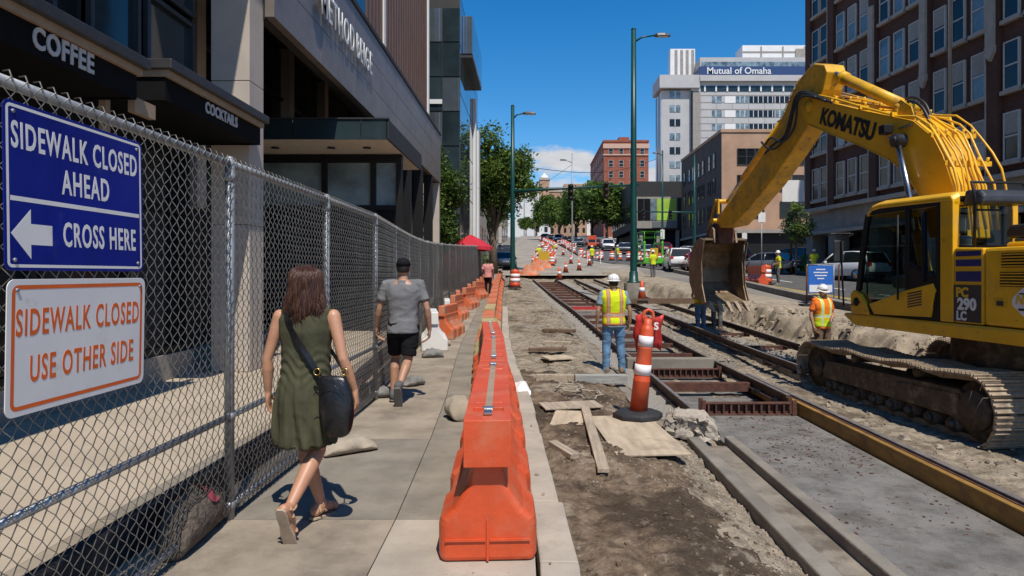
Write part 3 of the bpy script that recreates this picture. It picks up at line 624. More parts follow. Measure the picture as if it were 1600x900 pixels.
m = NB(); m.bx(-4.6, -4.52, 7.3, 7.7, 3.45, 3.62); m.bx(-4.9, -4.82, 7.25, 7.33, 3.2, 4.0); m.build('awning_bracket', M['tanedge'], B)
# stone column
for y0, y1, x0 in ((10.45, 11.0, -5.23), (-1.6, -1.0, -5.2)):
    m = NB()
    for z0, z1 in ((0, 2.4), (2.41, 4.75), (4.76, 7.1), (7.11, 9.5), (9.51, 14)): m.bx(x0, -4.6, y0, y1, z0, z1)
    m.build('column', M['column'], B, bevel=.008)
# fascia with panel joints
m = NB()
ye = [10.95, 13.4, 15.9, 18.4, 20.9, 23.4, 25.9, 28.4, 31]
for y0, y1 in zip(ye, ye[1:]):
    for z0, z1 in ((6.0, 6.75), (6.76, 7.5), (7.51, 8.28)): m.bx(-4.56, -4.4, y0 + .006, y1 - .006, z0, z1)
m.build('fascia', M['fascia'], B, bevel=.006)
m = NB(); m.bx(-7.3, -4.75, 11.0, 30.9, 8.1, 8.19); m.build('soffit', M['facade_dark'], B)
m = NB(); m.bx(-4.72, -4.57, 10.97, 30.98, 5.98, 8.2); m.build('fascia_back', M['facade_dark'], B)
m = NB(); m.bx(-20, -4.12, -3, 10.3, 9.0, 9.5); m.build('overhang', M['facade_dark'], B)
m = NB(); m.bx(-4.75, -4.36, 10.95, 31.05, 8.285, 8.4); m.bx(-5.6, -4.76, 10.95, 31.05, 8.2, 8.36); m.build('parapet_cap', M['facade_dark'], B)
m = NB(); m.bx(-5.6, -4.4, 31.01, 31.1, 6.0, 8.28); m.build('fascia_end', M['fascia'], B)
for k, (s_, y) in enumerate((('METHOD', 14.45), ('BEIGE', 16.65))):
    text(s_, .86, 'lettering', M['decal_white'], B0 @ frame((-4.33, y, 7.26), *TXP), B, .008, xs=.62, bold=.004, sp=1.2)
m = NB(); m.cyl((-4.30, 12.75, 7.45), (-4.24, 12.75, 7.45), .24, n=24); m.build('round_emblem', M['sky_blue_sign'], B)
# recess wall with louvres
for y0, y1 in ((11.2, 13.2), (13.8, 15.3), (15.9, 18.4), (18.8, 21.5), (22, 25), (25.5, 30.5)):
    m = NB(); m.bx(-7.28, -7.2, y0, y1, 3.2, 8.0); p = m.build('recess_window', M['glass_dark'], B)
    m = NB(); 
    for z in (4.6, 5.6, 6.6): m.bx(-7.24, -7.12, y0, y1, z - .04, z + .04)
    m.build('window_rail', M['blackgrey'], p)
for y in (13.5, 15.6, 18.6, 21.75): 
    m = NB(); m.bx(-7.29, -6.95, y - .18, y + .18, 3.0, 8.08); m.build('pilaster', M['column'], B)
# entrance canopy and glazed lobby
m = NB(); m.bx(-7.2, -3.40, 15.06, 19.5, 4.83, 5.16); c = m.build('entrance_canopy', M['facade_dark'], B)
for x0, x1 in ((-7.2, -5.6), (-5.585, -4.0), (-3.985, -3.37)):
    m = NB(); m.bx(x0, x1, 15.0, 15.05, 4.76, 5.22); m.build('glass_fascia', M['glass_mirror'] if 0 else M['glass_blue'], c)
m = NB(); m.bx(-3.39, -3.34, 15.0, 19.5, 4.76, 5.22); m.build('side_fascia', M['facade_dark'], c)
m = NB(); m.bx(-7.2, -3.41, 15.06, 19.5, 4.77, 4.825); m.build('canopy_soffit', M['soffit'], c)
m = NB(); m.bx(-7.2, -3.33, 14.97, 15.06, 5.225, 5.26); m.build('canopy_trim', M['blackgrey'], c)
for x in (-6.4, -5.0, -4.1):
    m = NB(); m.cyl((x, 16, 4.765), (x, 16, 4.74), .1, n=14); m.build('downlight', M['blackgrey'], c)
for x0, x1 in ((-7.2, -5.55), (-5.4, -4.25), (-4.12, -3.55)):
    m = NB(); m.bx(x0, x1, 17.0, 17.05, .3, 3.3); p = m.build('lobby_glass', M['glass_dark'], B)
    m = NB(); m.bx(x0, x1, 17.0, 17.05, 3.42, 4.55); m.build('transom_pane', M['glass_pale'], B)  # pale glass colour stands in for reflected sky and trees
    m = NB(); m.bx(x0, x1, 16.95, 17.1, 3.3, 3.42); m.build('glazing_bar', M['black'], p)
m = NB()
for x in (-5.47, -4.18, -3.5): m.bx(x - .07, x + .07, 16.9, 17.12, 0, 4.75)
m.bx(-7.2, -3.57, 16.92, 17.1, 4.56, 4.75); m.bx(-7.2, -3.57, 16.92, 17.1, 0, .3); m.build('lobby_frame', M['black'], B)
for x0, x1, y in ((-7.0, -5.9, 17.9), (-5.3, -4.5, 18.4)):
    m = NB(); m.bx(x0, x1, y, y + .06, 3.5, 4.3); m.build('reflection_panel', M['greenpanel'] if 0 else M['glass_pale'], B)  # pale panels added to imitate the greenish reflections in the lobby glass
for y in (20.0, 23.5, 26, 28.6):
    m = NB(); m.bx(-4.78, -4.42, y - .16, y + .16, 0, 5.98); m.build('black_post', M['black'], B)
m = NB(); m.bx(-4.75, -4.42, 30.7, 31.0, 0, 5.97); m.build('end_post', M['column'], B)
for y0, y1 in ((17.3, 19.7), (20.3, 23.2), (23.8, 25.7), (26.3, 28.3), (28.9, 31)):
    m = NB(); m.bx(-5.3, -5.24, y0, y1, .3, 4.6); m.build('lobby_side_glass', M['glass_dark'], B)
# ribbed upper wall
m = NB(); m.bx(-20, -5.62, 11, 33.9, 8.31, 34); y = 12.0
while y < 33.6:
    m.bx(-5.62, -5.5, y, y + .26, 8.37, 34); y += .5
m.build('ribbed_wall', M['corr'], B)
for y0, y1 in ((33.95, 34.25), (23.7, 24.0)):
    m = NB(); m.bx(-5.7, -5.44, y0, y1, 8.37, 34); m.build('white_strip', M['white_wall'], B)
m = NB(); m.bx(-5.53, -5.46, 20.0, 21.1, 9, 34); m.build('upper_window', M['glass_blue'], B)
m = NB(); m.bx(-5.72, -4.9, 33.9, 34.3, 0, 8.3); m.build('corner_post', M['stone'], B)

# glass tower beyond
Gt = thing('glass_tower', 'dark glass office block with a projecting glazed bay beyond the ribbed brown wall', 'building', (-8, 42, 0))
m = MB(); m.M = T(8, -42, 0); m.bx(-18, -4.06, 36.06, 48, 0, 17.5); m.build('core', M['facade_dark'], Gt)
for z in rng(1.0, 16.6, 1.95)[:-1]:
    for k in range(9):
        m = MB(); m.M = T(8, -42, 0); x = -13 + k
        m.bx(x + .02, x + .98, 36.0, 36.05, z + .03, z + 1.9); m.build('pane', M['glass_blue'] if (k + int(z)) % 3 else M['glass_mirror'], Gt)
for z in rng(1.0, 17.2, 2.7)[:-1]:
    for k in range(6):
        m = MB(); m.M = T(8, -42, 0); y = 36.05 + k * 2
        m.bx(-4.05, -4.0, y + .02, y + 1.98, z + .03, z + 2.65); m.build('side_pane', M['glass_mirror'], Gt)
m = MB(); m.M = T(8, -42, 0); m.bx(-4.0, -3.4, 37.2, 44, 14.4, 16.6); m.build('projecting_bay', M['glass_mirror'], Gt, bevel=.03)
m = MB(); m.M = T(8, -42, 0); m.bx(-4.0, -3.42, 37.25, 44, 14.2, 14.38); m.build('bay_floor', M['blackgrey'], Gt)
m = MB(); m.M = T(8, -42, 0); m.bx(-3.99, -3.8, 43.8, 44.6, 1, 13.6); m.bx(-3.99, -3.8, 46.4, 47.6, 1, 12.0); m.build('white_fin', M['white_wall'], Gt)
m = MB(); m.M = T(8, -42, 0); m.bx(-7.5, -5.0, 35.9, 36.0, 11.15, 11.4); m.build('floor_band', M['white_wall'], Gt)

# ------------------------------------------------------------------ windows on far buildings
def window_proto(w_, h, mf, mg, name='window', depth=.12, bars=True, sill=None, mull=0):
    m = MB(); t = .065
    m.bx(-w_ / 2, w_ / 2, -depth, 0, h - t, h); m.bx(-w_ / 2, w_ / 2, -depth, 0, 0, t)
    m.bx(-w_ / 2, -w_ / 2 + t, -depth, 0, t, h - t); m.bx(w_ / 2 - t, w_ / 2, -depth, 0, t, h - t)
    if bars: m.bx(-w_ / 2 + t, w_ / 2 - t, -depth + .01, -.03, h * .5 - .035, h * .5 + .035)
    for k in range(mull): x = -w_ / 2 + w_ * (k + 1) / (mull + 1); m.bx(x - .05, x + .05, -depth + .012, -.03, t, h - t)
    me = m.mesh(name); me.materials.append(mf)
    g = MB(); g.bx(-w_ / 2 + .03, w_ / 2 - .03, -.075, -.055, .03, h - .03); mg_ = g.mesh('pane'); mg_.materials.append(mg)
    ms = None
    if sill: q = MB(); q.bx(-w_ / 2 - .1, w_ / 2 + .1, -depth - .1, 0, -.2, -.01); ms = q.mesh('sill'); ms.materials.append(sill)
    return me, mg_, ms
def put_window(pr, parent, x, y, z, rz=0, n=('window', 'pane', 'sill')):
    o = link(bpy.data.objects.new(n[0], pr[0])); o.parent = parent; o.location = (x, y, z); o.rotation_euler = (0, 0, math.radians(rz))
    p = link(bpy.data.objects.new(n[1], pr[1])); p.parent = o
    if pr[2]: s = link(bpy.data.objects.new(n[2], pr[2])); s.parent = o
    return o
# the big brick warehouse on the right; local +x runs towards the camera, -y looks at the street
WL = 34.0
W = thing('brick_warehouse', 'large dark brown brick building with pale stone ledge and triple sash windows behind the excavator', 'building', (20.2, 46.7, 0), -90 + 6.4)
m = MB(); m.bx(0, WL, .12, 16, 6.25, 24.5); m.build('brick_wall', M['brick_dark'], W)
m = MB(); m.bx(0, WL, .1, 16, 4.6, 6.0); m.build('stone_band', M['stonegrey'], W)
m = MB(); m.bx(-.12, WL, -.28, .09, 6.0, 6.28); m.bx(-.08, WL, -.2, .09, 4.38, 4.62); m.build('ledge', M['stone'], W, bevel=.03)
m = MB(); m.bx(0, WL, 1.2, 16, 0, 4.37); m.build('recess_wall', M['black'], W)
bays = [3.0 + 4.45 * k for k in range(8)]
wp = window_proto(.86, 2.25, M['window_white'], M['glass_dark'], sill=M['stone'])
blind = MB(); blind.bx(-.37, .37, -.095, -.078, 1.25, 2.2); blind = blind.mesh('blind'); blind.materials.append(pm('window_blind', (.34, .32, .28), .8)); wr_ = random.Random(5)
pane2 = wp[1].copy(); pane2.materials.clear(); pane2.materials.append(M['glass_pale'])
for k, b in enumerate(bays[:-1]):
    for st in range(5):
        z = 6.85 + 3.3 * st
        for i in (-1, 0, 1):
            q_ = put_window((wp[0], pane2 if wr_.random() < .25 else wp[1], wp[2]), W, b + 2.22 + i * 1.28, .11, z)
            if wr_.random() < .4: bl_ = link(bpy.data.objects.new('blind', blind)); bl_.parent = q_; bl_.location.z = wr_.uniform(0, .0) if wr_.random() < .5 else 0; bl_.scale.y = 1.0
for st in range(5):
    for i in (0, 1): put_window(wp, W, .95 + i * 1.05, .11, 6.85 + 3.3 * st)
for k, b in enumerate([0.14] + bays):
    m = MB(); m.bx(b - .32, b + .32, -.12, .13, 6.3, 24.5); p = m.build('brick_pier', M['brick_dark'], W)
    m = MB(); m.bx(b - .38, b - .32, -.16, .0, 6.3, 24.5 if k in (1, 2) else 12.8 + 2 * (k % 3)); m.build('stone_edge', M['stone'], p)
    m = MB(); m.bx(b - .42, b + .42, .0, 1.0, 0, 4.36); m.build('street_pier', M['stonegrey'], W)
for k, b in enumerate(bays[1:4]):
    m = MB(); m.prism([(b - .22, 12.4), (b + .22, 12.4), (b + .22, 18), (b - .22, 18)], -.27, -.125, 'y'); m.prism([(b - .26, 12.1), (b, 11.7), (b + .26, 12.1), (b + .26, 12.4), (b - .26, 12.4)], -.30, -.125, 'y'); m.build('stone_bracket', M['stone'], W)
for b in bays[:-1]:
    m = MB(); m.bx(b + .55, b + 3.9, 1.12, 1.18, .4, 4.0); p = m.build('shop_window', M['glass_dark'], W)
    m = MB(); m.bx(b + .5, b + 3.95, .9, 1.1, 3.2, 3.35); m.bx(b + 2.2, b + 2.3, .95, 1.1, .4, 3.2); m.build('shop_frame', M['blackgrey'], p)
for x in (14.2, 23.6):
    m = MB(); m.cyl((x, -.5, 0), (x, -.5, 24), .09, n=10); m.build('conduit_pipe', M['white_wall'] if x > 20 else M['tanedge'], W)
for k, x in enumerate((10.2, 15.6)):
    m = MB(); m.box((x, -.02, 3.6), (.28, .2, .45)); m.build('wall_lamp', M['stone'], W)
# tan brick block
TB = thing('tan_brick_building', 'low tan brick block with small dark windows, left of the dark brown warehouse', 'building', (22.3, 75, G(75)))
h = 18.2 - G(75)
m = MB(); m.bx(0.02, 13, 0, 20, 3.6, h); m.build('front_wall', M['brick_tan'], TB)
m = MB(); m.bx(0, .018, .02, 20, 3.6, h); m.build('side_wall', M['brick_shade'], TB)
m = MB(); m.bx(.3, 13, .4, 20, 0, 3.58); m.build('base', M['black'], TB)
m = MB(); m.bx(-.12, 13, -.12, 20, h, h + .35); m.build('parapet', M['brick_tan'], TB)
wt = window_proto(1.15, 1.9, M['blackgrey'], M['glass_dark'])
for z in (5.0, 8.1, 11.2):
    for x in (2.4, 3.4, 4.4, 7.4, 8.4, 9.4): put_window(wt, TB, x, 0, z)
    for y in (3, 5, 8, 10, 13, 15, 18): put_window(wt, TB, 0, y, z, -90)
m = MB(); m.bx(-.2, .0, 0, 20, 3.3, 3.6); m.bx(-.2, 13, -.3, .0, 3.2, 3.6); m.build('cornice', M['stonegrey'], TB)
# black modern corner block
K = thing('black_corner_building', 'black modern corner block with a lime green glazed upper floor', 'building', (15.5, 98, G(98)))
m = MB(); m.bx(0, 14, 0, 24, 3.2, 10.6); m.build('upper_wall', M['facade_dark'], K)
m = MB(); m.bx(1.2, 14, 1.2, 24, 0, 3.18); m.build('shop_base', M['black'], K)
m = MB(); m.bx(.3, 6.8, -.3, -.02, 3.4, 8.2); m.build('bay_surround', M['stonegrey'], K)
for k in range(6):
    m = MB(); m.bx(.75 + k * .98, 1.68 + k * .98, -.36, -.31, 4.6, 7.9); m.build('bay_pane', M['greenpanel'] if k > 2 else M['glass_pale'] if k == 2 else M['glass_dark'], K)
m = MB(); m.bx(3, 6.8, -.42, -.32, 3.5, 4.4); m.build('sign_band', M['greenpanel'] if 0 else M['cargrey'], K)
for y in range(2, 24, 3):
    m = MB(); m.bx(-.06, -.01, y, y + 2, 4.4, 7.4); m.build('side_pane', M['glass_dark'], K)
for x in (1.4, 4, 7, 10):
    m = MB(); m.bx(x - .25, x + .25, .3, .8, 0, 3.18); m.build('base_post', M['stonegrey'], K)
# pale tower with the insurance sign
O = thing('pale_office_tower', 'pale grey office tower with blue sign band on its upper storey, behind the tan block', 'building', (50, 200, G(200)))
z0 = G(200)
def zt(py): return 1.6 + (428 - py) / 5.0 - z0
m = MB(); m.bx(0, 50, 0, 14, 0, zt(128)); m.build('main_block', M['pale_wall'], O)
m = MB(); m.bx(-9, -.0, 1, 10, 0, zt(140)); m.build('corner_wing', M['pale_wall'], O)
m = MB(); m.bx(-10, 2.5, -.8, 11, zt(138), zt(118)); m.build('wing_roof_slab', M['pale_wall'], O)
m = MB(); m.bx(2.5, 50, -1.2, 14, zt(128), zt(119)); m.build('roof_slab', M['pale_wall'], O)
m = MB(); m.bx(2.5, 50, -.9, 13, zt(119) + .01, zt(105)); sb_ = m.build('blue_band', M['sign_blue'] if 0 else pm('blue_cladding', (.015, .05, .16), .5), O)
text('Mutual of Omaha', 2.9, 'lettering', M['decal_white'], frame((14.6, -.99, zt(112.5)), *TYM), O, .08, xs=.98, bold=.03)
m = MB(); m.bx(3, 50, 1, 13, zt(105) + .01, zt(88)); m.build('upper_storey', M['pale_wall'], O)
m = MB(); m.bx(3.5, 49, .9, .99, zt(103), zt(95)); m.build('upper_glazing', M['glass_pale'], O)
m = MB(); m.bx(18, 50, 6, 13, zt(88), zt(60)); m.build('plant_storey', M['white_wall'], O)
for z in (zt(71), zt(82)):
    m = MB(); m.bx(17.95, 50, 5.9, 5.99, z - .25, z + .25); m.build('joint_band', M['stonegrey'], O)
for x in (24, 31, 38, 45):
    m = MB(); m.bx(x - .2, x + .2, 5.82, 5.89, zt(88), zt(62)); m.build('joint_strip', M['stonegrey'], O)
m = MB(); m.bx(35, 39.5, 5.7, 5.8, zt(84), zt(66)); m.build('vent_grille', M['stonegrey'], O)
m = MB(); m.bx(-5, 3, 7, 9.8, zt(120), zt(64)); m.build('stair_tower', M['white_wall'], O)
for x in (-3.6, -1.8, 0, 1.8):
    m = MB(); m.bx(x, x + .9, 6.9, 6.99, zt(112), zt(66)); m.build('tower_slot', M['stonegrey'], O)
for k, py in enumerate((156, 178, 199, 221)):
    z = zt(py + 5); 
    if k < 9:
        for x0, x1, g_ in ((6.5, 9.5, 'glass_pale'), (10.5, 13.8, 'white_wall'), (14, 18, 'glass_pale'), (18.2, 26, 'glass_dark'), (26.4, 33, 'glass_pale' if k % 2 else 'glass_dark'), (33.4, 41, 'glass_dark'), (41.3, 48, 'glass_pale')):
            m = MB(); m.bx(x0, x1, -.1, -.0, z, z + 2.1); m.build('window_band', M[g_], O)
            if g_ != 'white_wall' and k < 4: 
                q = MB(); x = x0 + 1.2
                while x < x1 - .5: q.bx(x - .09, x + .09, -.16, -.11, z, z + 2.1); x += 1.5
                q.build('mullion', M['white_wall'], O) if len(q.v) else None
for k in range(7):
    z = zt(141 + 22 * k) 
    m = MB(); m.bx(-6.5, -3.2, .88, .99, z - 2.2, z); m.build('wing_window', M['glass_dark'] if k in (2, 4) else M['glass_pale'], O)
    m = MB(); m.bx(-4.95, -4.75, .8, .87, z - 2.2, z); m.build('mullion', M['white_wall'], O)
m = MB(); m.bx(3, 40, -.12, -.01, zt(143), zt(134)); m.build('top_glazing', M['glass_blue'], O)
m = MB()
for k in range(11): m = MB(); m.bx(4 + k * 3.5, 4.5 + k * 3.5, -.2, -.13, zt(143), zt(134)); m.build('mullion', M['white_wall'], O)
for k in range(4):
    m = MB(); m.bx(-9.2, -9.02, 1.2 + k * 2.2, 3.2 + k * 2.2, 0, zt(142)); m.build('side_fin', M['white_wall'] if k % 2 == 0 else M['glass_blue'], O)
m = MB(); m.bx(-.05, .5, -.05, .4, 0, zt(142)); m.build('corner_strip', M['glass_dark'], O)
for py in (149, 160, 171, 183, 193, 204, 215, 226, 237):
    m = MB(); m.bx(1, 49, -.06, -.0, zt(py) - .12, zt(py) + .12); m.build('joint_band', M['stonegrey'], O)
for x in range(3, 49, 5):
    m = MB(); m.bx(x - .07, x + .07, -.05, -.0, zt(300), zt(150)); m.build('joint_strip', M['stonegrey'], O)
m = MB(); m.bx(.52, 2.8, -.04, -.0, 0, zt(142)); m.build('recess_shade_strip', M['stonegrey'], O)  # flat strip, its grey paints the shade of a recess
# red brick block
Q = thing('red_brick_building', 'red brick apartment block with a pale band under its roofline, above the street trees', 'building', (20.4, 180, G(180)))
z0 = G(180)
def zq(py): return 1.6 + (428 - py) / 5.55 - z0
m = MB(); m.bx(0, 12.6, 0, 40, 0, zq(222)); m.build('front_wall', M['brick_red'], Q)
m = MB(); m.bx(-.2, 12.8, -.25, -.0, zq(243), zq(241)); m.bx(-.2, 12.8, -.25, 0, zq(232), zq(225)); m.build('stone_course', pm('pale_stone_course', (.55, .36, .27), .8), Q)
m = MB(); m.bx(-.15, 12.75, -.15, 40, zq(222), zq(219)); m.bx(4.5, 7.5, 2, 6, zq(219), zq(212)); m.build('parapet', M['brick_red'], Q)
wq = window_proto(1.25, 1.9, M['window_white'], M['glass_dark'])
for py in (243, 261, 278, 295, 312):
    for x in (2.0, 4.9, 7.9, 10.8): put_window(wq, Q, x, 0, zq(py))
    for y in range(4, 40, 5): put_window(wq, Q, 0, y, zq(py), -90)
# distant pale and brown blocks at the end of the street
for k, (x0, x1, y, t_, mm, lab) in enumerate(((4.0, 8.5, 300, 281, 'brick_tan', 'slim brown tower with small white top at the far end of the street'), (8.9, 27, 310, 300, 'brick_tan', 'long brown far block between the slim tower and the red brick block'), (23, 36, 330, 290, 'white_wall', 'white far block peeping out beside the red brick building'), (1, 8, 270, 330, 'white_wall', 'low white facade below the slim brown tower'))):
    f = thing('distant_building', lab, 'building', (x0, y, G(y))); s_ = 1000 / y; ht = 1.6 + (428 - t_) / s_ - G(y); w_ = x1 - x0
    m = MB(); m.bx(0, w_, 0, 20, 0, ht); m.build('wall', M[mm], f)
    m = MB(); m.bx(-.3, w_ + .3, -.3, 20.3, ht, ht + .8); m.build('cornice', M['stone'], f)
    if k == 0: m = MB(); m.lathe([(2.2, ht + .8), (2.0, ht + 1.8), (1.0, ht + 2.6), (.05, ht + 3.6)], 10, M=T(w_ / 2, 3, 0)); m.build('white_cupola', M['white_wall'], f)
    if k == 1: m = MB(); m.bx(7, w_, 1, 18, ht + .8, ht + 4); m.build('attic', M['brick_tan'], f)
    n = max(2, int(w_ / 3))
    for i in range(n):
        for j in range(int(ht / 4)):
            m = MB(); m.bx(w_ * (i + .3) / n, w_ * (i + .7) / n, -.12, -.02, 2 + j * 3.8, 4.2 + j * 3.8); m.build('window', M['glass_dark'], f)
# pale buildings behind the big tree on the left
for k, (x0, x1, y0, y1, hh, lab) in enumerate(((-16, -4.6, 56, 66, 7.5, 'pale low shopfront behind the trunk of the big street tree'), (-18, -5.6, 80, 110, 9, 'tan low block further up the left pavement beyond the tree'), (-16, -6.2, 135, 170, 8, 'small pale building at the top of the left pavement'))):
    f = thing('low_building', lab, 'building', (x0, y0, G(y0))); m = MB(); m.bx(0, x1 - x0, 0, y1 - y0, 0, hh); m.build('wall', M['stone'], f)
    for j in range(3):
        m = MB(); a = (y1 - y0) * (j + .2) / 3; m.bx(x1 - x0, x1 - x0 + .05, a, a + (y1 - y0) * .2, 1, 4); m.build('window', M['glass_dark'], f)
    m = MB(); m.bx(0, x1 - x0 + .15, -.1, y1 - y0, hh, hh + .3); m.build('cornice', M['stone'], f)
# ------------------------------------------------------------------ chain-link fence, panel by panel
PL = 1.98; FH = 2.33
def chain_mesh():
    mb = MB(); p = .0375; n = int(PL / p); k = int((FH - .06) / p) + 1
    for i in range(n + 1):
        pts = []
        for j in range(k + 1):
            s = (i + j) % 2
            pts.append(((.0045 if j % 2 else -.0045) + .026, i * p + (p if s else 0) * 1.03, .05 + j * p))
        pts = [q for q in pts if q[1] <= PL + .02]
        pts.append((.012, pts[-1][1] + .012, FH + .035)); pts.append((-.02, pts[-1][1] + .01, FH + .035))
        pts = [(x_ + (.012 * noise.noise((y_ * 1.7, z_ * 1.7, 3)) if .1 < z_ < 2.3 else 0), y_ + .005 * noise.noise((y_ * 6, z_ * 6, 9)), z_ + .004 * noise.noise((y_ * 6, z_ * 6, 2))) for x_, y_, z_ in pts]
        mb.path(pts, .0029, 4, smooth=True)
    me = mb.mesh('chain_link'); me.materials.append(M['wire']); return me
CHAIN = chain_mesh()
def fence_frame(mb, L):
    mb.cyl((0, 0, 0), (0, 0, FH + .02), .030, n=10); mb.ell((0, 0, FH + .02), (.031, .031, .02), 10, 4)
fl = ['chain-link panel at the extreme left edge, just before the two signs', 'chain-link panel carrying the blue and white closure signs, up to the first post', 'chain-link panel beside the woman in the olive dress, past the sign panel', 'chain-link panel between the woman and the man in the grey shirt', 'chain-link panel beside the man in the grey shirt']
y = .22; k = 0
while y < 40:
    y1 = y + PL; a = Vector((FENX(y), y, G(y))); b = Vector((FENX(y1), y1, G(y1)))
    d = b - a; ang = math.degrees(math.atan2(-d.x, d.y))
    lab = fl[k] if k < 5 else ORD[k - 5] + ' chain-link panel beyond the man in the grey shirt, counting away'
    f = thing('fence_panel', lab, 'fence', a, ang, 'chain-link fence panels along the walkway')
    sl = d.z / d.xy.length; L = d.xy.length
    mb = MB(); fence_frame(mb, L); mb.build('post', M['galv'], f)
    for nm, z, r in (('top_rail', FH - .01, .024), ('mid_rail', .67, .021), ('bottom_rail', .085, .021)):
        mb = MB(); mb.cyl((0, .025, z), (0, L - .025, z + sl * L), r, n=10); mb.build(nm, M['galv'], f)
    for z in (.67, FH - .1, .09): mb = MB(); mb.cyl((0, 0, z - .025), (0, 0, z + .025), .036, n=10); mb.build('clamp', M['galv'], f)
    o = link(bpy.data.objects.new('chain_link', CHAIN)); o.parent = f; o.matrix_parent_inverse.identity()
    o.scale = (1, L / PL, 1); sh = Matrix.Identity(4); sh[2][1] = sl; o.matrix_local = sh @ Matrix.Diagonal((1, L / PL, 1, 1))
    y = y1; k += 1
# low dark rubber boards on the far side of the fence
y = .6; k = 0
bp_ = None
while y < 16:
    L = 1.75; t = thing('base_board', ['', ''][0] or 'low dark rubber board behind the fence foot, ' + ('by the signs' if k == 0 else 'left of the woman' if k == 1 else 'behind the woman' if k == 2 else 'near the man in the grey shirt' if k == 3 else ORD[k - 4] + ' beyond the man'), 'rubber board', (FENX(y + .8) - .34, y, G(y)), math.degrees(math.atan2(-(FENX(y + L) - FENX(y)), L)), 'rubber boards along the fence foot')
    mb = MB(); mb.prism([(-.06, 0), (.06, 0), (.045, .21), (-.045, .21)], 0, L - .04, 'y'); mb.build('board', M['rubber'], t, bevel=.012)
    y += L; k += 1
# ------------------------------------------------------------------ signs on the fence
def plate(mb, L, Hh, r=.03, x0=0, x1=.004):
    pts = []
    for cx, cz, a0 in ((L - r, Hh - r, 0), (r, Hh - r, 90), (r, r, 180), (L - r, r, 270)):
        for k in range(6): a = math.radians(a0 + 18 * k); pts.append((cx + r * math.cos(a), cz + r * math.sin(a)))
    mb.prism(pts, x0, x1, 'x')
def border(mb, L, Hh, ins, wd, r, x):
    o = []; i_ = []
    for cx, cz, a0 in ((L - ins - r, Hh - ins - r, 0), (ins + r, Hh - ins - r, 90), (ins + r, ins + r, 180), (L - ins - r, ins + r, 270)):
        for k in range(6):
            a = math.radians(a0 + 18 * k); c, q = math.cos(a), math.sin(a)
            o.append((x, cx + r * c, cz + r * q)); i_.append((x, cx + max(.001, r - wd) * c, cz + max(.001, r - wd) * q))
    n = len(o); mb.add(o + i_, [(k, (k + 1) % n, n + (k + 1) % n, n + k) for k in range(n)])
SX = -1.925; SY0 = 2.335
s1 = thing('blue_sign', 'blue sign on the chain-link fence with white lettering and a left arrow', 'sign', (SX, SY0, 1.612)); s1.rotation_euler = (0, math.radians(-.8), 0)
L, Hs = .835, .635
mb = MB(); plate(mb, L, Hs); mb.build('plate', M['sign_blue'], s1, bevel=.001)
mb = MB(); border(mb, L, Hs, .012, .012, .022, .0046); mb.build('border', M['sign_white'], s1)
mb = MB(); mb.bx(.004, .0047, .03, L - .03, .262, .28); mb.build('divider', M['sign_white'], s1)
for s_, y, z, h_, xs in (('SIDEWALK CLOSED', .415, .505, .140, .545), ('AHEAD', .44, .36, .140, .58), ('CROSS HERE', .535, .145, .140, .54)):
    text(s_, h_, 'lettering', M['sign_white'], frame((.0045, y, z), *TXP), s1, .0004, xs=xs, bold=.0028, sp=1.16)
mb = MB(); mb.prism([(.03, .14), (.125, .235), (.125, .18), (.235, .18), (.235, .10), (.125, .10), (.125, .045)], .004, .0047, 'x'); mb.build('arrow', M['sign_white'], s1)
s2 = thing('white_sign', 'white sign with orange border and lettering, hung below the blue sign', 'sign', (SX, SY0, 1.065)); s2.rotation_euler = (0, math.radians(1.0), 0)
Hs = .515
mb = MB(); plate(mb, L, Hs, .035); mb.build('plate', M['sign_white'], s2, bevel=.001)
mb = MB(); border(mb, L, Hs, .022, .016, .03, .0046); mb.build('border', M['sign_orange'], s2)
for s_, y, z in (('SIDEWALK CLOSED', .415, .345), ('USE OTHER SIDE', .43, .165)):
    text(s_, .142, 'lettering', M['sign_orange'], frame((.0045, y, z), *TXP), s2, .0004, xs=.53 if z > .3 else .53, bold=.0028, sp=1.16)
for s, zz in ((s1, (.04, .595)), (s2, (.475,))):
    for z in zz:
        for y in (.045, L - .045): mb = MB(); mb.cyl((.004, y, z), (.009, y, z), .008, n=8); mb.build('bolt', M['galv'], s)

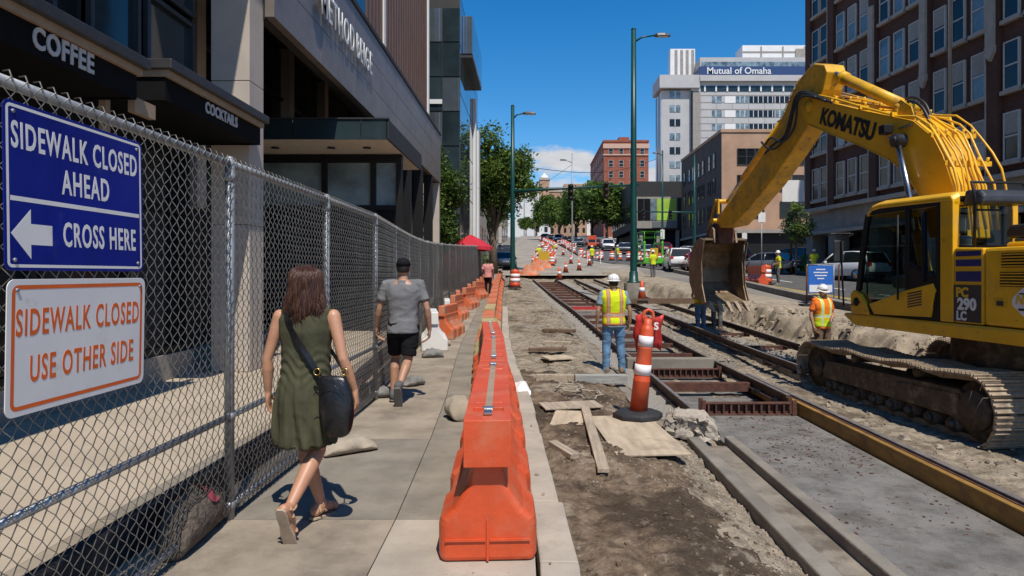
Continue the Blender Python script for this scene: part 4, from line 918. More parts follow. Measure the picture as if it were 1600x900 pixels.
# ------------------------------------------------------------------ plastic water barriers
def barrier(name, label, cat, loc, rz, mat, group, L=2.38, strap=True, h=.80, slim=False):
    t = thing(name, label, cat, loc, rz, group); f = h / .8
    mb = MB(); rings = []
    prof = [(-.275, 0), (-.275, .20), (-.265, .235), (-.20, .29), (-.115, .42), (-.09, .50), (-.09, .60)]
    st = [(.07, .9), (.10, .965), (.14, 1), (.48, 1), (.54, .9), (.86, .9), (.92, 1), (1.46, 1), (1.52, .9), (1.84, .9), (1.9, 1), (2.24, 1), (2.28, .965), (2.31, .9)]
    for y, k in st:
        kk = lambda u, z: u * (k if z < .45 else 1)
        rings.append([(kk(u, z), y * L / 2.38, z * f) for u, z in prof] + [(-kk(u, z), y * L / 2.38, z * f) for u, z in reversed(prof)])
    mb.loft(rings, smooth=False)
    mb.build('lower_body', mat, t, bevel=.028, seg=3)
    mb = MB(); b = .075 if slim else .13; top = .80 * f; n_ = .0 if slim else .055; c1, c2 = b * .68, b * .63
    rings = []
    for y, dip in ((0, 0), (.25, 0), (.256, 1), (.34, 1), (.346, 0), (.46, 0), (.466, .5), (.5, .5), (.506, 0), (L - .51, 0), (L - .5, .5), (L - .46, .5), (L - .45, 0), (L - .346, 0), (L - .34, 1), (L - .256, 1), (L - .25, 0), (L, 0)):
        z1 = top - n_ * dip
        rings.append([(-b, y, .545 * f), (-b, y, top), (-c1, y, top), (-c2, y, z1), (c2, y, z1), (c1, y, top), (b, y, top), (b, y, .545 * f)])
    mb.loft(rings, smooth=False); mb.build('top_beam', mat, t, bevel=.018, seg=3)
    mb = MB(); mb.bx(-.006, .006, .056, .075, .01, .24); mb.bx(-.235, -.012, .058, .072, .118, .130); mb.bx(.012, .235, .058, .072, .118, .130); mb.build('mould_seam', mat, t)
    if strap:
        mb = MB(); mb.bx(-.022, .022, .36, L - .36, top + .001, top + .006); mb.build('tan_strap', M['tanedge'], t)
        for y in (.20, L - .30):
            mb = MB(); mb.box((0, y, top + .012), (.05, .16, .014)); mb.box((.0, y + .05, top + .02), (.07, .02, .012)); mb.build('buckle', M['steel'], t, bevel=.003)
    return t
br = 'orange barriers between walkway and track works'
bl = ['nearest orange water barrier, standing end-on at the walkway edge with a strap along its top', 'second orange barrier, directly behind the nearest one', 'third orange barrier in the walkway row, its top dusty and paler']
Y = 3.48
bx0 = None
xc = lerp
k = 0
while Y < 40:
    x0 = lerp(BC, Y); x1 = lerp(BC, Y + 2.4); rz = math.degrees(math.atan2(-(x1 - x0), 2.4))
    lab = bl[k] if k < 3 else ORD[k - 3] + (' mud-covered tan' if k in (3, 5) else ' dusty orange') + ' barrier of the walkway row past the three clean orange ones'
    mt = M['orange'] if k < 3 else M['tan_plastic'] if k in (3, 5) else M['orange2']
    barrier('water_barrier', lab, 'barrier', (x0, Y, G(Y) + .002), rz, mt, br, strap=k < 3, h=.80 if k < 3 else .70); Y += 2.42; k += 1
# barriers along the foot of the fence
Y = 13.1; k = 0
lf = {0: 'white', 2: 'white', 1: 'orange', 3: 'orange'}
while Y < 38:
    x = FENX(Y) + .42; wht = k in (0, 2); 
    lab = (('nearest white' if k == 0 else 'farther white') + ' plastic barrier at the fence foot past the man in grey') if wht else (('orange barrier between the two white ones at the fence foot') if k == 1 else ORD[k - 3] + ' orange barrier at the fence foot beyond the farther white one')
    barrier('water_barrier', lab, 'barrier', (x, Y, G(Y) + .002), math.degrees(math.atan2(-(FENX(Y + 2) - FENX(Y)), 2)) + (6, -9, 5, -4, 7, -6)[k % 6], M['whiteplastic'] if wht else M['orange2'], 'barriers along the fence foot', L=1.5 if k < 3 else 1.75, strap=False, h=.80, slim=True); Y += 1.95 if k < 5 else 2.2; k += 1

# ------------------------------------------------------------------ sandbags
def sandbag(label, loc, rz, sz, m, seed):
    mb = MB(); L, Wd, Hh = sz; rings = []
    for i in range(13):
        t = i / 12; y = (t - .5) * L; e = max(.12, min(1, 3.2 * min(t, 1 - t) + .28)) if 0 < i < 12 else .2
        wdt = Wd / 2 * (.72 + .28 * min(1, e)) * (1 + .25 * noise.noise((t * 4, seed * 2.3, 1))); hh = Hh * e ** .8
        rings.append([(wdt * math.copysign(abs(math.cos(a)) ** .8, math.cos(a)), y + .03 * noise.noise((a, t * 4, seed)), max(.002, hh * .5 + hh * .5 * math.sin(a) + (.075 * noise.noise((math.cos(a) * 2, t * 5, seed * 3)) + .03 * noise.noise((math.cos(a) * 5, t * 13, seed * 3))) * (math.sin(a) > -.2))) for a in [2 * PI * j / 16 for j in range(16)]])
    mb.loft(rings); o = mb.build('sandbag', m, loc=loc); o.rotation_euler = (0, 0, math.radians(rz)); s = o.modifiers.new('s', 'SUBSURF'); s.levels = s.render_levels = 1
    return tag(o, label, 'sandbag', 'sandbags on the walkway')
for i, (px, py, rz, sz, mt, lab) in enumerate((
    (545, 703, -55, (.50, .26, .13), 'sandbag', 'pale grey flat sandbag on the walkway just right of the woman'),
    (600, 618, -70, (.34, .25, .14), 'greybag', 'small sandbag at the fence foot left of the walking man'),
    (645, 600, -40, (.34, .24, .13), 'greybag', 'dark sandbag just behind the feet of the walking man'),
    (676, 557, -75, (.42, .26, .16), 'greybag', 'dark grey sandbag in front of the nearest white barrier'),
    (690, 541, -60, (.36, .26, .17), 'sandbag', 'tan sandbag behind the dark grey one at the nearest white barrier'),
    (705, 518, -30, (.4, .28, .2), 'sandbag', 'tan sandbag between the two white barriers'),
    (727, 494, -20, (.4, .28, .2), 'sandbag', 'small tan sandbag beyond the farther white barrier'),
    (742, 476, -20, (.4, .28, .22), 'sandbag', 'farthest tan sandbag at the fence foot'),
    (716, 651, 25, (.36, .27, .25), 'sandbag', 'plump tan sandbag leaning against the second orange barrier'),
    (811, 604, 20, (.5, .25, .2), 'whiteplastic', 'white sandbag squeezed between the orange barriers and the dirt'),
    (328, 840, 4, (.62, .22, .30), 'netbag', 'brown netted gravel bag with a pink patch behind the fence foot by the first post'),
    (572, 628, 4, (.55, .22, .26), 'netbag', 'brown netted bag with a pink patch behind the fence, left of the walking man'))):
    d = 1000 * 1.58 / (py - 428); x = (px - 830) / 1000 * d
    sb = sandbag(lab, (x - (.10 if mt == 'netbag' else 0), d, H(x, d) + .03 if px > 800 else G(d)), rz, sz, M[mt], i)
    if mt == 'netbag':
        mb = MB(); rr = random.Random(i)
        for f_ in sb.data.polygons:
            c = f_.center
            if c.x > -.01 and abs(c.y - .06 - .03 * noise.noise((c.z * 20, 1, i))) < .055 and c.z > sz[2] * (.66 + .1 * noise.noise((c.y * 15, 2, i))): mb.add([sb.data.vertices[v_].co + sb.data.vertices[v_].normal * .006 for v_ in f_.vertices], [tuple(range(len(f_.vertices)))])
        if len(mb.v): mb.build('pink_patch', pm('faded_pink_cloth', (.24, .035, .055), .9, var=.3), sb)

# ------------------------------------------------------------------ timber and boards on the dirt
def board(name, label, cat, c, sz, rz, m, tilt=0, bev=.004):
    mb = MB(); mb.box((0, 0, sz[2] / 2), sz); o = mb.build(name, m, loc=c, bevel=bev); o.rotation_euler = (math.radians(tilt), 0, math.radians(rz)); return tag(o, label, cat)
board('plywood_sheet', 'plywood sheet lying on the dirt under the orange channelizer post', 'plywood', (1.08, 6.72, -.085), (.70, 1.62, .02), 4, M['ply'])
board('timber_plank', 'long narrow plank lying on the dirt left of the plywood sheet', 'plank', (.63, 6.55, -.06), (.10, 2.3, .04), -1, M['wood'], 1)
board('plywood_sheet', 'small plywood offcut left of the long plank', 'plywood', (.42, 7.3, -.07), (.36, .75, .02), -8, M['ply'], 2)
board('plywood_sheet', 'broken board partly under the long plank, in front of the grey timber', 'plywood', (.50, 8.1, -.07), (.75, .4, .02), 12, M['wood'])
board('grey_timber', 'grey squared timber lying crosswise in front of the worker in jeans', 'timber', (1.10, 10.1, -.12), (.82, .16, .13), 1, M['greywood'])
board('grey_timber', 'shorter grey timber lying left of the crosswise one, by the barriers', 'timber', (.38, 10.25, -.12), (.6, .15, .11), -3, M['wood'])
board('timber_plank', 'weathered plank half sunk in the dirt further along, beside the track kerb', 'plank', (.62, 15.2, -.05), (.7, .22, .05), -14, M['wood'])
board('timber_plank', 'pale broken board on the dirt beyond the grey timbers', 'plank', (.52, 12.6, -.06), (.55, .5, .03), 20, M['ply'])
board('timber_plank', 'dark long timber on the sand behind the excavator bucket', 'plank', (6.6, 27, .35), (5.0, .25, .22), 2, M['brownpants'])
board('timber_plank', 'dark muddy plank lying crosswise in the dirt, first past the pale broken board', 'plank', (.35, 13.6, -.03), (.8, .18, .06), 6, M['brownpants'])
board('timber_plank', 'dark muddy beam half buried beside the track kerb, well past the worker in jeans', 'plank', (.75, 17.4, .02), (.9, .25, .08), -20, M['brownpants'])
board('timber_plank', 'grey plank on the dirt left of the half buried muddy beam', 'plank', (.1, 18.6, .03), (.7, .2, .05), 35, M['greywood'])
board('timber_plank', 'pale plank on the dirt near the single orange drum', 'plank', (-.2, 24.5, .22), (1.1, .2, .05), 15, M['wood'])
board('timber_plank', 'short stub of timber lying at the edge of the concrete kerb strip, near the offcut', 'plank', (.30, 6.0, -.07), (.09, .45, .05), 25, M['wood'], 2)
mb = MB(); rr = random.Random(4)
mb.prism([(-.30, 0), (.30, 0), (.27, .14), (.16, .25), (-.18, .26), (-.28, .17)], -.22, .22, 'y'); o = mb.solid('concrete_block', M['concrete2'], voxel=.018, smooth=2, loc=(1.86, 7.45, -.27))
for v_ in o.data.vertices:
    p = v_.co; v_.co = p + v_.normal * (.022 * noise.noise(p * 9) + .012 * noise.noise(p * 25) - (.05 if noise.noise(p * 4 + V(3, 1, 2)) > .25 else 0))
o.data.polygons.foreach_set('use_smooth', [False] * len(o.data.polygons)); o.rotation_euler = (0, 0, math.radians(-12)); tag(o, 'broken pale concrete block at the end of the rail trough', 'concrete block')
# coiled straw wattle of rope on the dirt
for i, (x, y) in enumerate(((.55, 9.2), (.8, 9.0))):
    mb = MB(); mb.path([(.18 * math.cos(a * .55) + .03 * math.sin(3 * a), .3 * math.sin(a * .55), .02 + .015 * math.sin(a * 2)) for a in range(14)], .012, 6); o = mb.build('rope_coil', M['sandbag'], loc=(x, y, H(x, y) + .02)); tag(o, 'loose pale rope on the dirt, ' + ('left' if i == 0 else 'right') + ' coil of two before the grey timbers', 'rope')

# ------------------------------------------------------------------ leaning channelizer post
C = thing('channelizer_post', 'leaning orange channelizer tube with white bands on a black rubber base', 'traffic post', (1.235, 7.42, -.062))
mb = MB(); mb.rings_xy([(0, 0, 0, .29, .26), (0, 0, .05, .29, .26), (0, 0, .075, .25, .22), (0, 0, .085, .15, .13)], 8, p=2); mb.build('rubber_base', M['rubber'], C, bevel=.006)
mb = MB(); mb.M = RY(6.0)
mb.lathe([(.103, .08), (.097, .42), (.101, .43), (.095, .44), (.084, .80), (.088, .81), (.084, .82), (.078, 1.02), (.072, 1.04), (.06, 1.06), (.05, 1.08), (.048, 1.14), (.02, 1.15)], 24); mb.build('tube', M['orange'], C)
for z0, z1, r0, r1 in ((.50, .62, .0975, .0945), (.83, .95, .0870, .0835)):
    mb = MB(); mb.M = RY(6.0); mb.lathe([(r0, z0), (r1, z1)], 24); mb.build('white_band', M['retro'], C)
mb = MB(); mb.M = RY(6.0); mb.path([(.05, 0, 1.10), (.06, 0, 1.17), (.045, 0, 1.23), (0, 0, 1.255), (-.045, 0, 1.23), (-.06, 0, 1.17), (-.05, 0, 1.10)], (.02), 8); mb.build('handle_loop', M['orange'], C)
F = thing('red_safety_vest', 'red vest with white lettering hung behind the leaning orange post', 'vest', (1.395, 7.60, .72))
mb = MB()
rows = []
for j in range(7):
    z = .38 - .062 * j; rows.append([( -.16 + .32 * i / 8 + .015 * math.sin(j * 1.3 + i), .03 * math.sin(i * 1.4 + j * .8) + .012 * j, z - (.05 * ((i - 4) / 4) ** 2 if j == 6 else 0) + .03 * math.sin(i * .9) * (j == 0)) for i in range(9)])
vs = [p for r in rows for p in r]; mb.add(vs, [(j * 9 + i, j * 9 + i + 1, j * 9 + i + 10, j * 9 + i + 9) for j in range(6) for i in range(8)], True)
o = mb.build('cloth', M['redpaint'], F); q = o.modifiers.new('t', 'SOLIDIFY'); q.thickness = .012
text('S', .12, 'lettering', M['decal_white'], frame((.08, -.05, .26), *TYM), F, .003, bold=.004)

# ------------------------------------------------------------------ drums and cones
def make_drum():
    t = thing('traffic_drum', 'x', 'traffic drum', (0, 0, 0)); pr = [(.29, .06), (.285, .30), (.27, .31), (.27, .33), (.28, .34), (.272, .55), (.257, .56), (.257, .58), (.265, .59), (.255, .80), (.24, .81), (.24, .83), (.245, .84), (.235, 1.0), (.2, 1.02), (.05, 1.025), (.05, 1.07), (.01, 1.07)]
    mb = MB(); mb.lathe(pr, 18); mb.build('drum_body', M['orange'], t)
    for z0, z1, r0, r1 in ((.345, .54, .284, .276), (.60, .79, .269, .260)):
        mb = MB(); mb.lathe([(r0, z0), (r1, z1)], 18); mb.build('white_band', M['retro'], t)
    mb = MB(); mb.lathe([(.38, 0), (.38, .05), (.3, .07)], 18); mb.build('rubber_ring', M['rubber'], t)
    return t
drum = make_drum()
def groundz(x, y):
    if x > RX0(y) - .1: return G(y) + .28
    if y > 46: return G(y) + .03 + .25 * sstep(45, 60, y)
    return max(H(x, y), G(y) - .02)
DS = [(805, 35.5, 'single orange drum at the foot of the left green signal pole'), (1197, 34, 'orange drum right of the short orange barrier behind the bucket'),
      (999, 68, 'orange drum just right of the tall green pole'), (982, 69, 'orange drum just left of the tall green pole'), (968, 70, 'second orange drum left of the tall green pole'), (956, 70.5, 'third orange drum left of the tall green pole'),
      (939, 72, 'fourth orange drum left of the tall green pole'), (922, 74, 'fifth orange drum left of the tall green pole'), (908, 77, 'sixth orange drum left of the tall green pole'), (1010, 66, 'second orange drum right of the tall green pole')]
for k in range(9): DS.append((900 - k * 2.2 - 4, 84 + k * 4, ORD[k] + ' drum in the far row along the right of the pale road'))
for k in range(10): DS.append((862 + 3.2 * (k % 3) - k * 1.6, 58 + k * 5, ORD[k] + ' drum in the loose row on the pale road behind the orange netting'))
for k in range(6): DS.append((1030 + k * 13, 60 - k * 2.2, ORD[k] + ' drum in the row between the tall street lamp and the bucket'))
for k in range(9): DS.append((868 - k * 3.0, 96 + k * 6, ORD[k] + ' drum in the middle row up the pale hill road'))
for i, (px, d, lab) in enumerate(DS):
    x = (px - 830) / 1000 * d; z = groundz(x, d)
    o = drum if i == 0 else dup(drum, (x, d, z), RND.uniform(0, 360))
    o.location = (x, d, z); o['label'] = lab; o['group'] = 'orange traffic drums'
def make_cone():
    t = thing('traffic_cone', 'x', 'traffic cone', (0, 0, 0))
    mb = MB(); mb.lathe([(.16, .03), (.04, .7), (.02, .71)], 14); mb.build('cone', M['orange'], t)
    mb = MB(); mb.lathe([(.111, .32), (.083, .47)], 14); mb.build('white_band', M['retro'], t)
    mb = MB(); mb.box((0, 0, .02), (.38, .38, .035)); mb.build('base', M['rubber'], t, bevel=.01); return t
cone = make_cone()
for i, (px, d, lab) in enumerate(((884, 50, 'cone between the two tracks at their far end'), (845, 70, 'cone left of the striped barricade on the pale road'), (880, 80, 'cone before the far drum row on the hill'), (838, 84, 'cone far up the left of the pale road'), (905, 52, 'cone just left of the tall street lamp, in front of the drums'), (874, 43, 'cone beside the near end of the far track'), (892, 62, 'large cone in front of the drum row on the pale road'), (921, 58, 'cone by the red figure left of the tall pole'), (862, 66, 'cone near the yellow barrels at the track end'), (833, 60, 'cone at the left of the pale road, behind the orange netting'), (1003, 27, 'cone at the foot of the pole block'))):
    x = (px - 830) / 1000 * d; z = groundz(x, d)
    o = cone if i == 0 else dup(cone, (x, d, z)); o.location = (x, d, z); o['label'] = 'orange traffic ' + lab; o['group'] = 'traffic cones'
    o.scale = (1.25,) * 3
# heaps of orange netting and barricades at the end of the track
for i, (px, d, w_, h_, lab) in enumerate(((826, 47.5, 1.7, .75, 'heap of orange safety netting behind the drum at the left pole'), (838, 52, 1.5, 1.0, 'second heap of orange netting, taller and further right at the track end'), (850, 55, 1.6, .7, 'low heap of orange netting right of the taller one'))):
    x = (px - 830) / 1000 * d; mb = MB(); rr = random.Random(i)
    rings = []
    for a in range(7):
        t = a / 6; rings.append([((.5 * w_ * (1 - t * .75)) * math.cos(q) * (1 + .35 * noise.noise((q, t * 3, i))), .4 * (1 - t * .6) * math.sin(q), h_ * t * (1 + .25 * noise.noise((q * 1.3, i, t)))) for q in [2 * PI * k / 18 for k in range(18)]])
    mb.loft(rings, smooth=False); o = mb.build('safety_netting', M['orange2'], loc=(x, d, groundz(x, d) - .03)); tag(o, lab, 'netting')
def barricade(label, px, d, w_=1.5):
    x = (px - 830) / 1000 * d; t = thing('barricade', label, 'barricade', (x, d, groundz(x, d)), RND.uniform(-15, 15), 'striped barricades')
    for z in (.55, .95):
        mb = MB(); n = 8
        for k in range(n): 
            mb.cm = k % 2; a, b = -w_ / 2 + w_ * k / n, -w_ / 2 + w_ * (k + 1) / n; mb.prism([(a, z), (b, z), (b + .1, z + .2), (a + .1, z + .2)], -.02, .02, 'y')
        mb.build('striped_board', [M['orange'], M['retro']], t)
    for sx in (-1, 1):
        mb = MB(); mb.bx(sx * w_ * .42 - .03, sx * w_ * .42 + .03, -.045, -.021, 0, 1.2); mb.bx(sx * w_ * .42 - .03, sx * w_ * .42 + .03, -.35, .35, 0, .05); mb.build('leg', M['whiteplastic'], t)
for i, (px, d, lab) in enumerate(((846, 60, 'striped barricade at the end of the near track'), (858, 72, 'striped barricade behind the yellow barrels'), (892, 90, 'striped barricade far up by the drum row'), (877, 104, 'smaller striped barricade high on the hill road'), (914, 66, 'striped barricade left of the drum row'), (1005, 58, 'striped barricade by the green lift'), (928, 62, 'red-white barricade left of the parked silver cars'))): barricade(lab, px, d)
for i, (px, d) in enumerate(((850, 57.5),)):
    x = (px - 830) / 1000 * d; mb = MB(); mb.box((0, 0, .9), (1.0, .05, .8)); mb.box((0, .04, .25), (.08, .03, .5)); mb.box((0, .04, .02), (.7, .6, .04)); o = mb.build('yellow_board', M['signal_yellow'], loc=(x, d, groundz(x, d)), bevel=.01); tag(o, 'yellow warning board at the end of the near track', 'sign')
# orange plank barrier stack by the drum behind the bucket
barrier('water_barrier', 'short orange barrier on the street behind the bucket, left of a drum', 'barrier', (12.0, 33.0, G(33.5) + .27), 0, M['orange'], None, L=1.9, strap=False, h=1.0)
barrier('water_barrier', 'orange barrier partly hidden behind the short one by the drum', 'barrier', (12.6, 34.2, G(34) + .27), 10, M['orange'], None, L=1.9, strap=False, h=1.0)
# ------------------------------------------------------------------ people
def wrinkle(o, amp=.010, sx=9, sz=5, seed=0.0, extra=None):
    me = o.data; ns = [v.normal.copy() for v in me.vertices]
    for v, n in zip(me.vertices, ns):
        p = v.co; a = noise.noise((p.x * sx + seed, p.y * sx, p.z * sz)); b = 1 - abs(noise.noise((p.x * sx * .9 + 5, p.y * sx * .9 + seed, p.z * sz * 1.6 + 2))) * 2.2
        d = amp * (.6 * a + .5 * max(0, b - .2))
        if extra: d += extra(p)
        v.co = p + n * d
def person(name, label, loc, rz, Hh, P, outfit, group=None, near=1.0, voxel=.011):
    """P: joint positions in metres for a 1.75 m figure that looks along +y."""
    t = thing(name, label, 'person', loc, rz, group); t.scale = (Hh / 1.75,) * 3
    D = dict(pel=(0, 0, .93), ch=(0, 0, 1.28), nk=(0, -.005, 1.47), hd=(0, .015, 1.625),
             hipL=(-.09, 0, .90), hipR=(.09, 0, .90), kneL=(-.10, .03, .50), kneR=(.10, .03, .50), ankL=(-.10, -.01, .09), ankR=(.10, -.01, .09), toeL=(-.11, .15, .03), toeR=(.11, .15, .03),
             shL=(-.185, -.005, 1.42), shR=(.185, -.005, 1.42), elL=(-.245, -.03, 1.13), elR=(.245, -.03, 1.13), wrL=(-.265, .03, .88), wrR=(.265, .03, .88), fiL=(-.265, .06, .70), fiR=(.265, .06, .70))
    D.update(P); D = {k: Vector(v) for k, v in D.items()}
    fem = outfit.get('fem', False); w_ = .92 if fem else 1.0
    fwd = outfit.get('look', V(0, 1, 0)); fwd = Vector(fwd).normalized(); rt = fwd.cross(V(0, 0, 1)).normalized()
    mb = MB(); hd = D['hd']
    secs = []
    for dz, rx, ry, oy in ((-.118, .038, .045, .035), (-.10, .055, .062, .028), (-.06, .066, .085, .012), (-.02, .072, .096, 0), (.03, .077, .101, -.004), (.07, .073, .097, -.006), (.10, .056, .075, -.006), (.118, .03, .04, -.006)):
        secs.append((oy, dz, rx, ry))
    rings = []
    for oy, dz, rx, ry in secs: rings.append([hd + fwd * (oy + ry * math.sin(a)) + rt * (rx * math.cos(a)) + V(0, 0, dz) for a in [2 * PI * k / 20 for k in range(20)]])
    mb.loft(rings)
    mb.limb([hd + fwd * .092 + V(0, 0, .012), hd + fwd * .112 + V(0, 0, -.03)], [.010, .0145], 8)           # nose
    mb.limb([hd + fwd * .083 + V(0, 0, -.066) - rt * .016, hd + fwd * .083 + V(0, 0, -.066) + rt * .016], [.012, .012], 8)  # mouth
    mb.limb([hd + fwd * .088 + V(0, 0, .035) - rt * .035, hd + fwd * .088 + V(0, 0, .035) + rt * .035], [.011, .011], 8)      # brow
    for sx in (-1, 1):
        e = hd + rt * (sx * .078); mb.limb([e + V(0, 0, .022) - fwd * .012, e + V(0, 0, -.022) - fwd * .004], [(.008, .02), (.007, .014)], 8)   # ears
    nk = D['nk']; nr = .050 if fem else .060
    mb.limb([nk + V(0, -.01, -.05), nk, hd + V(0, 0, -.06)], [nr * 1.3, nr, nr * .95], 14)
    pel, ch = D['pel'], D['ch']
    def tor(e, z0=.82, z1=1.46, scale=1.0):
        tab = [(.80, .150, .105), (.88, .172, .118), (.95, .165, .112), (1.03, .142, .098), (1.10, .137, .096), (1.20, .158, .108), (1.30, .178, .116), (1.38, .182, .106), (1.43, .150, .085), (1.47, .080, .062)] if fem else \
              [(.80, .150, .108), (.88, .168, .120), (.95, .166, .118), (1.03, .160, .112), (1.10, .160, .112), (1.20, .176, .120), (1.30, .196, .126), (1.38, .200, .114), (1.43, .165, .092), (1.48, .085, .068)]
        r = []
        for z, rx, ry in tab:
            if z < z0 - .001 or z > z1 + .03: continue
            f = (z - .93) / .35; c = pel.lerp(ch, max(-.4, min(1, f))) if f < 1 else ch.lerp(nk, min(1, (z - 1.28) / .19))
            r.append((c.x, c.y - (.012 if .84 < z < .96 else 0), z, rx * w_ * scale + e, ry * scale + e))
        return r
    mb.rings_xy(tor(0), 24)
    arm = [.052, .046, .040, .036, .041, .034, .026] if not fem else [.047, .043, .037, .032, .037, .031, .0225]
    def armpts(s): 
        a, b, c = D['sh' + s], D['el' + s], D['wr' + s]; return [a, a.lerp(b, .33), a.lerp(b, .7), b, b.lerp(c, .28), b.lerp(c, .65), c]
    leg = [.088, .080, .064, .054, .058, .049, .036] if not fem else [.086, .078, .062, .051, .056, .046, .032]
    def legpts(s):
        a, b, c = D['hip' + s], D['kne' + s], D['ank' + s]; bk = V(0, -.018, 0); return [a, a.lerp(b, .35), a.lerp(b, .75), b, b.lerp(c, .28) + bk, b.lerp(c, .6) + bk * .5, c]
    bare = outfit.get('legs') == 'bare'
    for s in 'LR':
        mb.limb(armpts(s), arm, 14)
        if bare or True: mb.limb(legpts(s), leg, 16)
        a, e = D['ank' + s], D['toe' + s]; d = (e - a); heel = a + V(0, 0, -.03) - V(d.x, d.y, 0).normalized() * .045 if d.xy.length > .05 else a - d.normalized() * .0 + V(0, -.03, -.03)
        if 'heel' + s in P: heel = Vector(P['heel' + s])
        mb.limb([heel, a.lerp(e, .35) + V(0, 0, -.01), e], [.034, .036, .026], 12); mb.limb([a, heel], [.034, .032], 12)
        # hand: palm, four fingers and a thumb
        wv, fv = D['wr' + s], D['fi' + s]; hd_ = (fv - wv).normalized(); side = V(0, 1, 0) - hd_ * hd_.y; side = side.normalized(); nrm = hd_.cross(side).normalized()
        Lh = (fv - wv).length; curl = outfit.get('curl', .045); sgn = 1 if s == 'R' else -1
        palm_dir = nrm * (-1 if (nrm.x * sgn) > 0 else 1)
        mb.limb([wv, wv + hd_ * Lh * .22, wv + hd_ * Lh * .42], [(.024, .026), (.018, .037), (.016, .038)] if abs(side.x) < .9 else [.025, .03, .03], 12)
        for q, (off, ln) in enumerate(((.030, .92), (.010, 1.0), (-.011, .95), (-.031, .80))):
            b0 = wv + hd_ * Lh * .44 + side * off * .95; ln2 = Lh * .56 * ln
            p1 = b0 + hd_ * ln2 * .45 + palm_dir * curl * .25; p2 = p1 + hd_ * ln2 * .30 + palm_dir * curl * .55; p3 = p2 + hd_ * ln2 * .22 + palm_dir * curl * .6
            mb.limb([b0, p1, p2, p3], [.0098, .0092, .0086, .0076], 8)
        b0 = wv + hd_ * Lh * .16 + side * .026; p1 = b0 + hd_ * Lh * .16 + side * .026 + palm_dir * .014; p2 = p1 + hd_ * Lh * .17 + side * .004 + palm_dir * .016
        mb.limb([b0, p1, p2], [.0135, .0115, .009], 8)
    mb.solid('body', outfit['skin'], t, voxel=outfit.get('vox', voxel) * .62, smooth=3)
    o = outfit
    if o.get('face'):
        for sx in (-1, 1):
            m_ = MB(); e = hd + fwd * .0905 + rt * (sx * .031) + V(0, 0, .012); m_.ell(e, (.012, .009, .008), 10, 6); m_.build('eye', M['hair_dark'], t)
    vx = outfit.get('vox', voxel)
    def rag(e=0.0):  # shared upper-body shell
        m_ = MB(); m_.rings_xy(tor(.016 + e, o.get('hem', .86)), 24)
        return m_
    if 'shirt' in o:
        m_ = MB(); r = tor(.017, o.get('hem', .84), 1.44); hz = o.get('hem', .84)
        r[0] = (r[0][0], r[0][1], hz, r[0][3] + .012, r[0][4] + .014); m_.rings_xy(r, 24)
        sl = o.get('sleeve', .62)
        for s in 'LR':
            a, b, c = D['sh' + s], D['el' + s], D['wr' + s]
            pts = [a + V(0, 0, .002), a.lerp(b, .4), a.lerp(b, min(sl, 1))]; rr = [.068, .063, .064]
            if sl > 1: pts += [b.lerp(c, (sl - 1))]; rr = [.062, .058, .052, .040]
            if fem: rr = [x * .9 for x in rr]
            m_.path([a.lerp(D['ch'], .35) + V(0, 0, .01)] + pts, [.05] + rr, 16)
        for s in 'LR': m_.limb([nk.lerp(D['sh' + s], .30) + V(0, 0, -.035), D['sh' + s].lerp(nk, .1) + V(0, 0, .002)], [.066, .064], 14)
        m_.path([nk + V(0, -.005, -.06), nk + V(0, -.006, .014)], [.100, .076], 18)
        wrinkle(m_.solid('shirt', o['shirt'], t, voxel=vx, smooth=5), .013, 8, 7, Hh)
    if 'vest' in o:
        m_ = MB(); r = tor(.040, .88, 1.46); m_.rings_xy(r, 24)
        for s in 'LR': m_.limb([D['sh' + s].lerp(nk, .55) + V(0, -.01, .03), D['sh' + s].lerp(nk, .12) + V(0, 0, .005)], [.055, .058], 12)
        wrinkle(m_.solid('safety_vest', o['vest'], t, voxel=vx, smooth=5), .012, 7, 6, Hh * 3)
    if 'dress' in o:
        m_ = MB(); r = tor(.012, .80, 1.44); hz = o['hem']
        dr = [(0, .0, hz, .196, .165), (0, 0, hz + .06, .199, .164), (0, -.006, .70, .199, .158), (0, -.012, .78, .196, .153), (0, -.014, .86, .189, .148), (0, -.006, .94, .178, .138), (0, .004, 1.02, .163, .124), (0, .01, 1.10, .152, .115)] + [(a, b, c, d, e) for a, b, c, d, e in r if c > 1.15]
        n = 48; rings = []
        for cx, cy, z, rx, ry in dr:
            f = max(0, (.95 - z) / .4)
            rings.append([(cx + (rx * (1 + .07 * f * math.sin(7 * a + z * 3))) * math.cos(a), cy + (ry * (1 + .11 * f * math.sin(6 * a + 1 + z * 2))) * math.sin(a), z + .012 * math.sin(5 * a) * (f > .9)) for a in [2 * PI * k / n for k in range(n)]])
        m_.loft(rings)
        for s in 'LR': m_.limb([D['sh' + s].lerp(nk, .68) + V(0, 0, .022), D['sh' + s].lerp(nk, .22) + V(0, 0, .004)], [.036, .042], 14)
        m_.path([nk + V(0, -.01, -.07), nk + V(0, -.01, -.02)], [.088, .070], 18)
        def fold(p):
            f = max(0, min(1, (1.02 - p.z) / .42)); th = math.atan2(p.y, p.x); w1 = math.exp(-((p.z - 1.06) / .10) ** 2)
            return f * (.013 * math.sin(8 * th + 3 * noise.noise((th, p.z * 2, 1)) * 2) + .006 * math.sin(17 * th + p.z * 6)) + w1 * .005 * math.sin(p.z * 95 + 5 * math.sin(th * 3)) - .006 * math.exp(-(p.x / .008) ** 2) * (p.y < 0)
        wrinkle(m_.solid('dress', o['dress'], t, voxel=.008, smooth=3), .009, 8, 4, 2.0, fold)
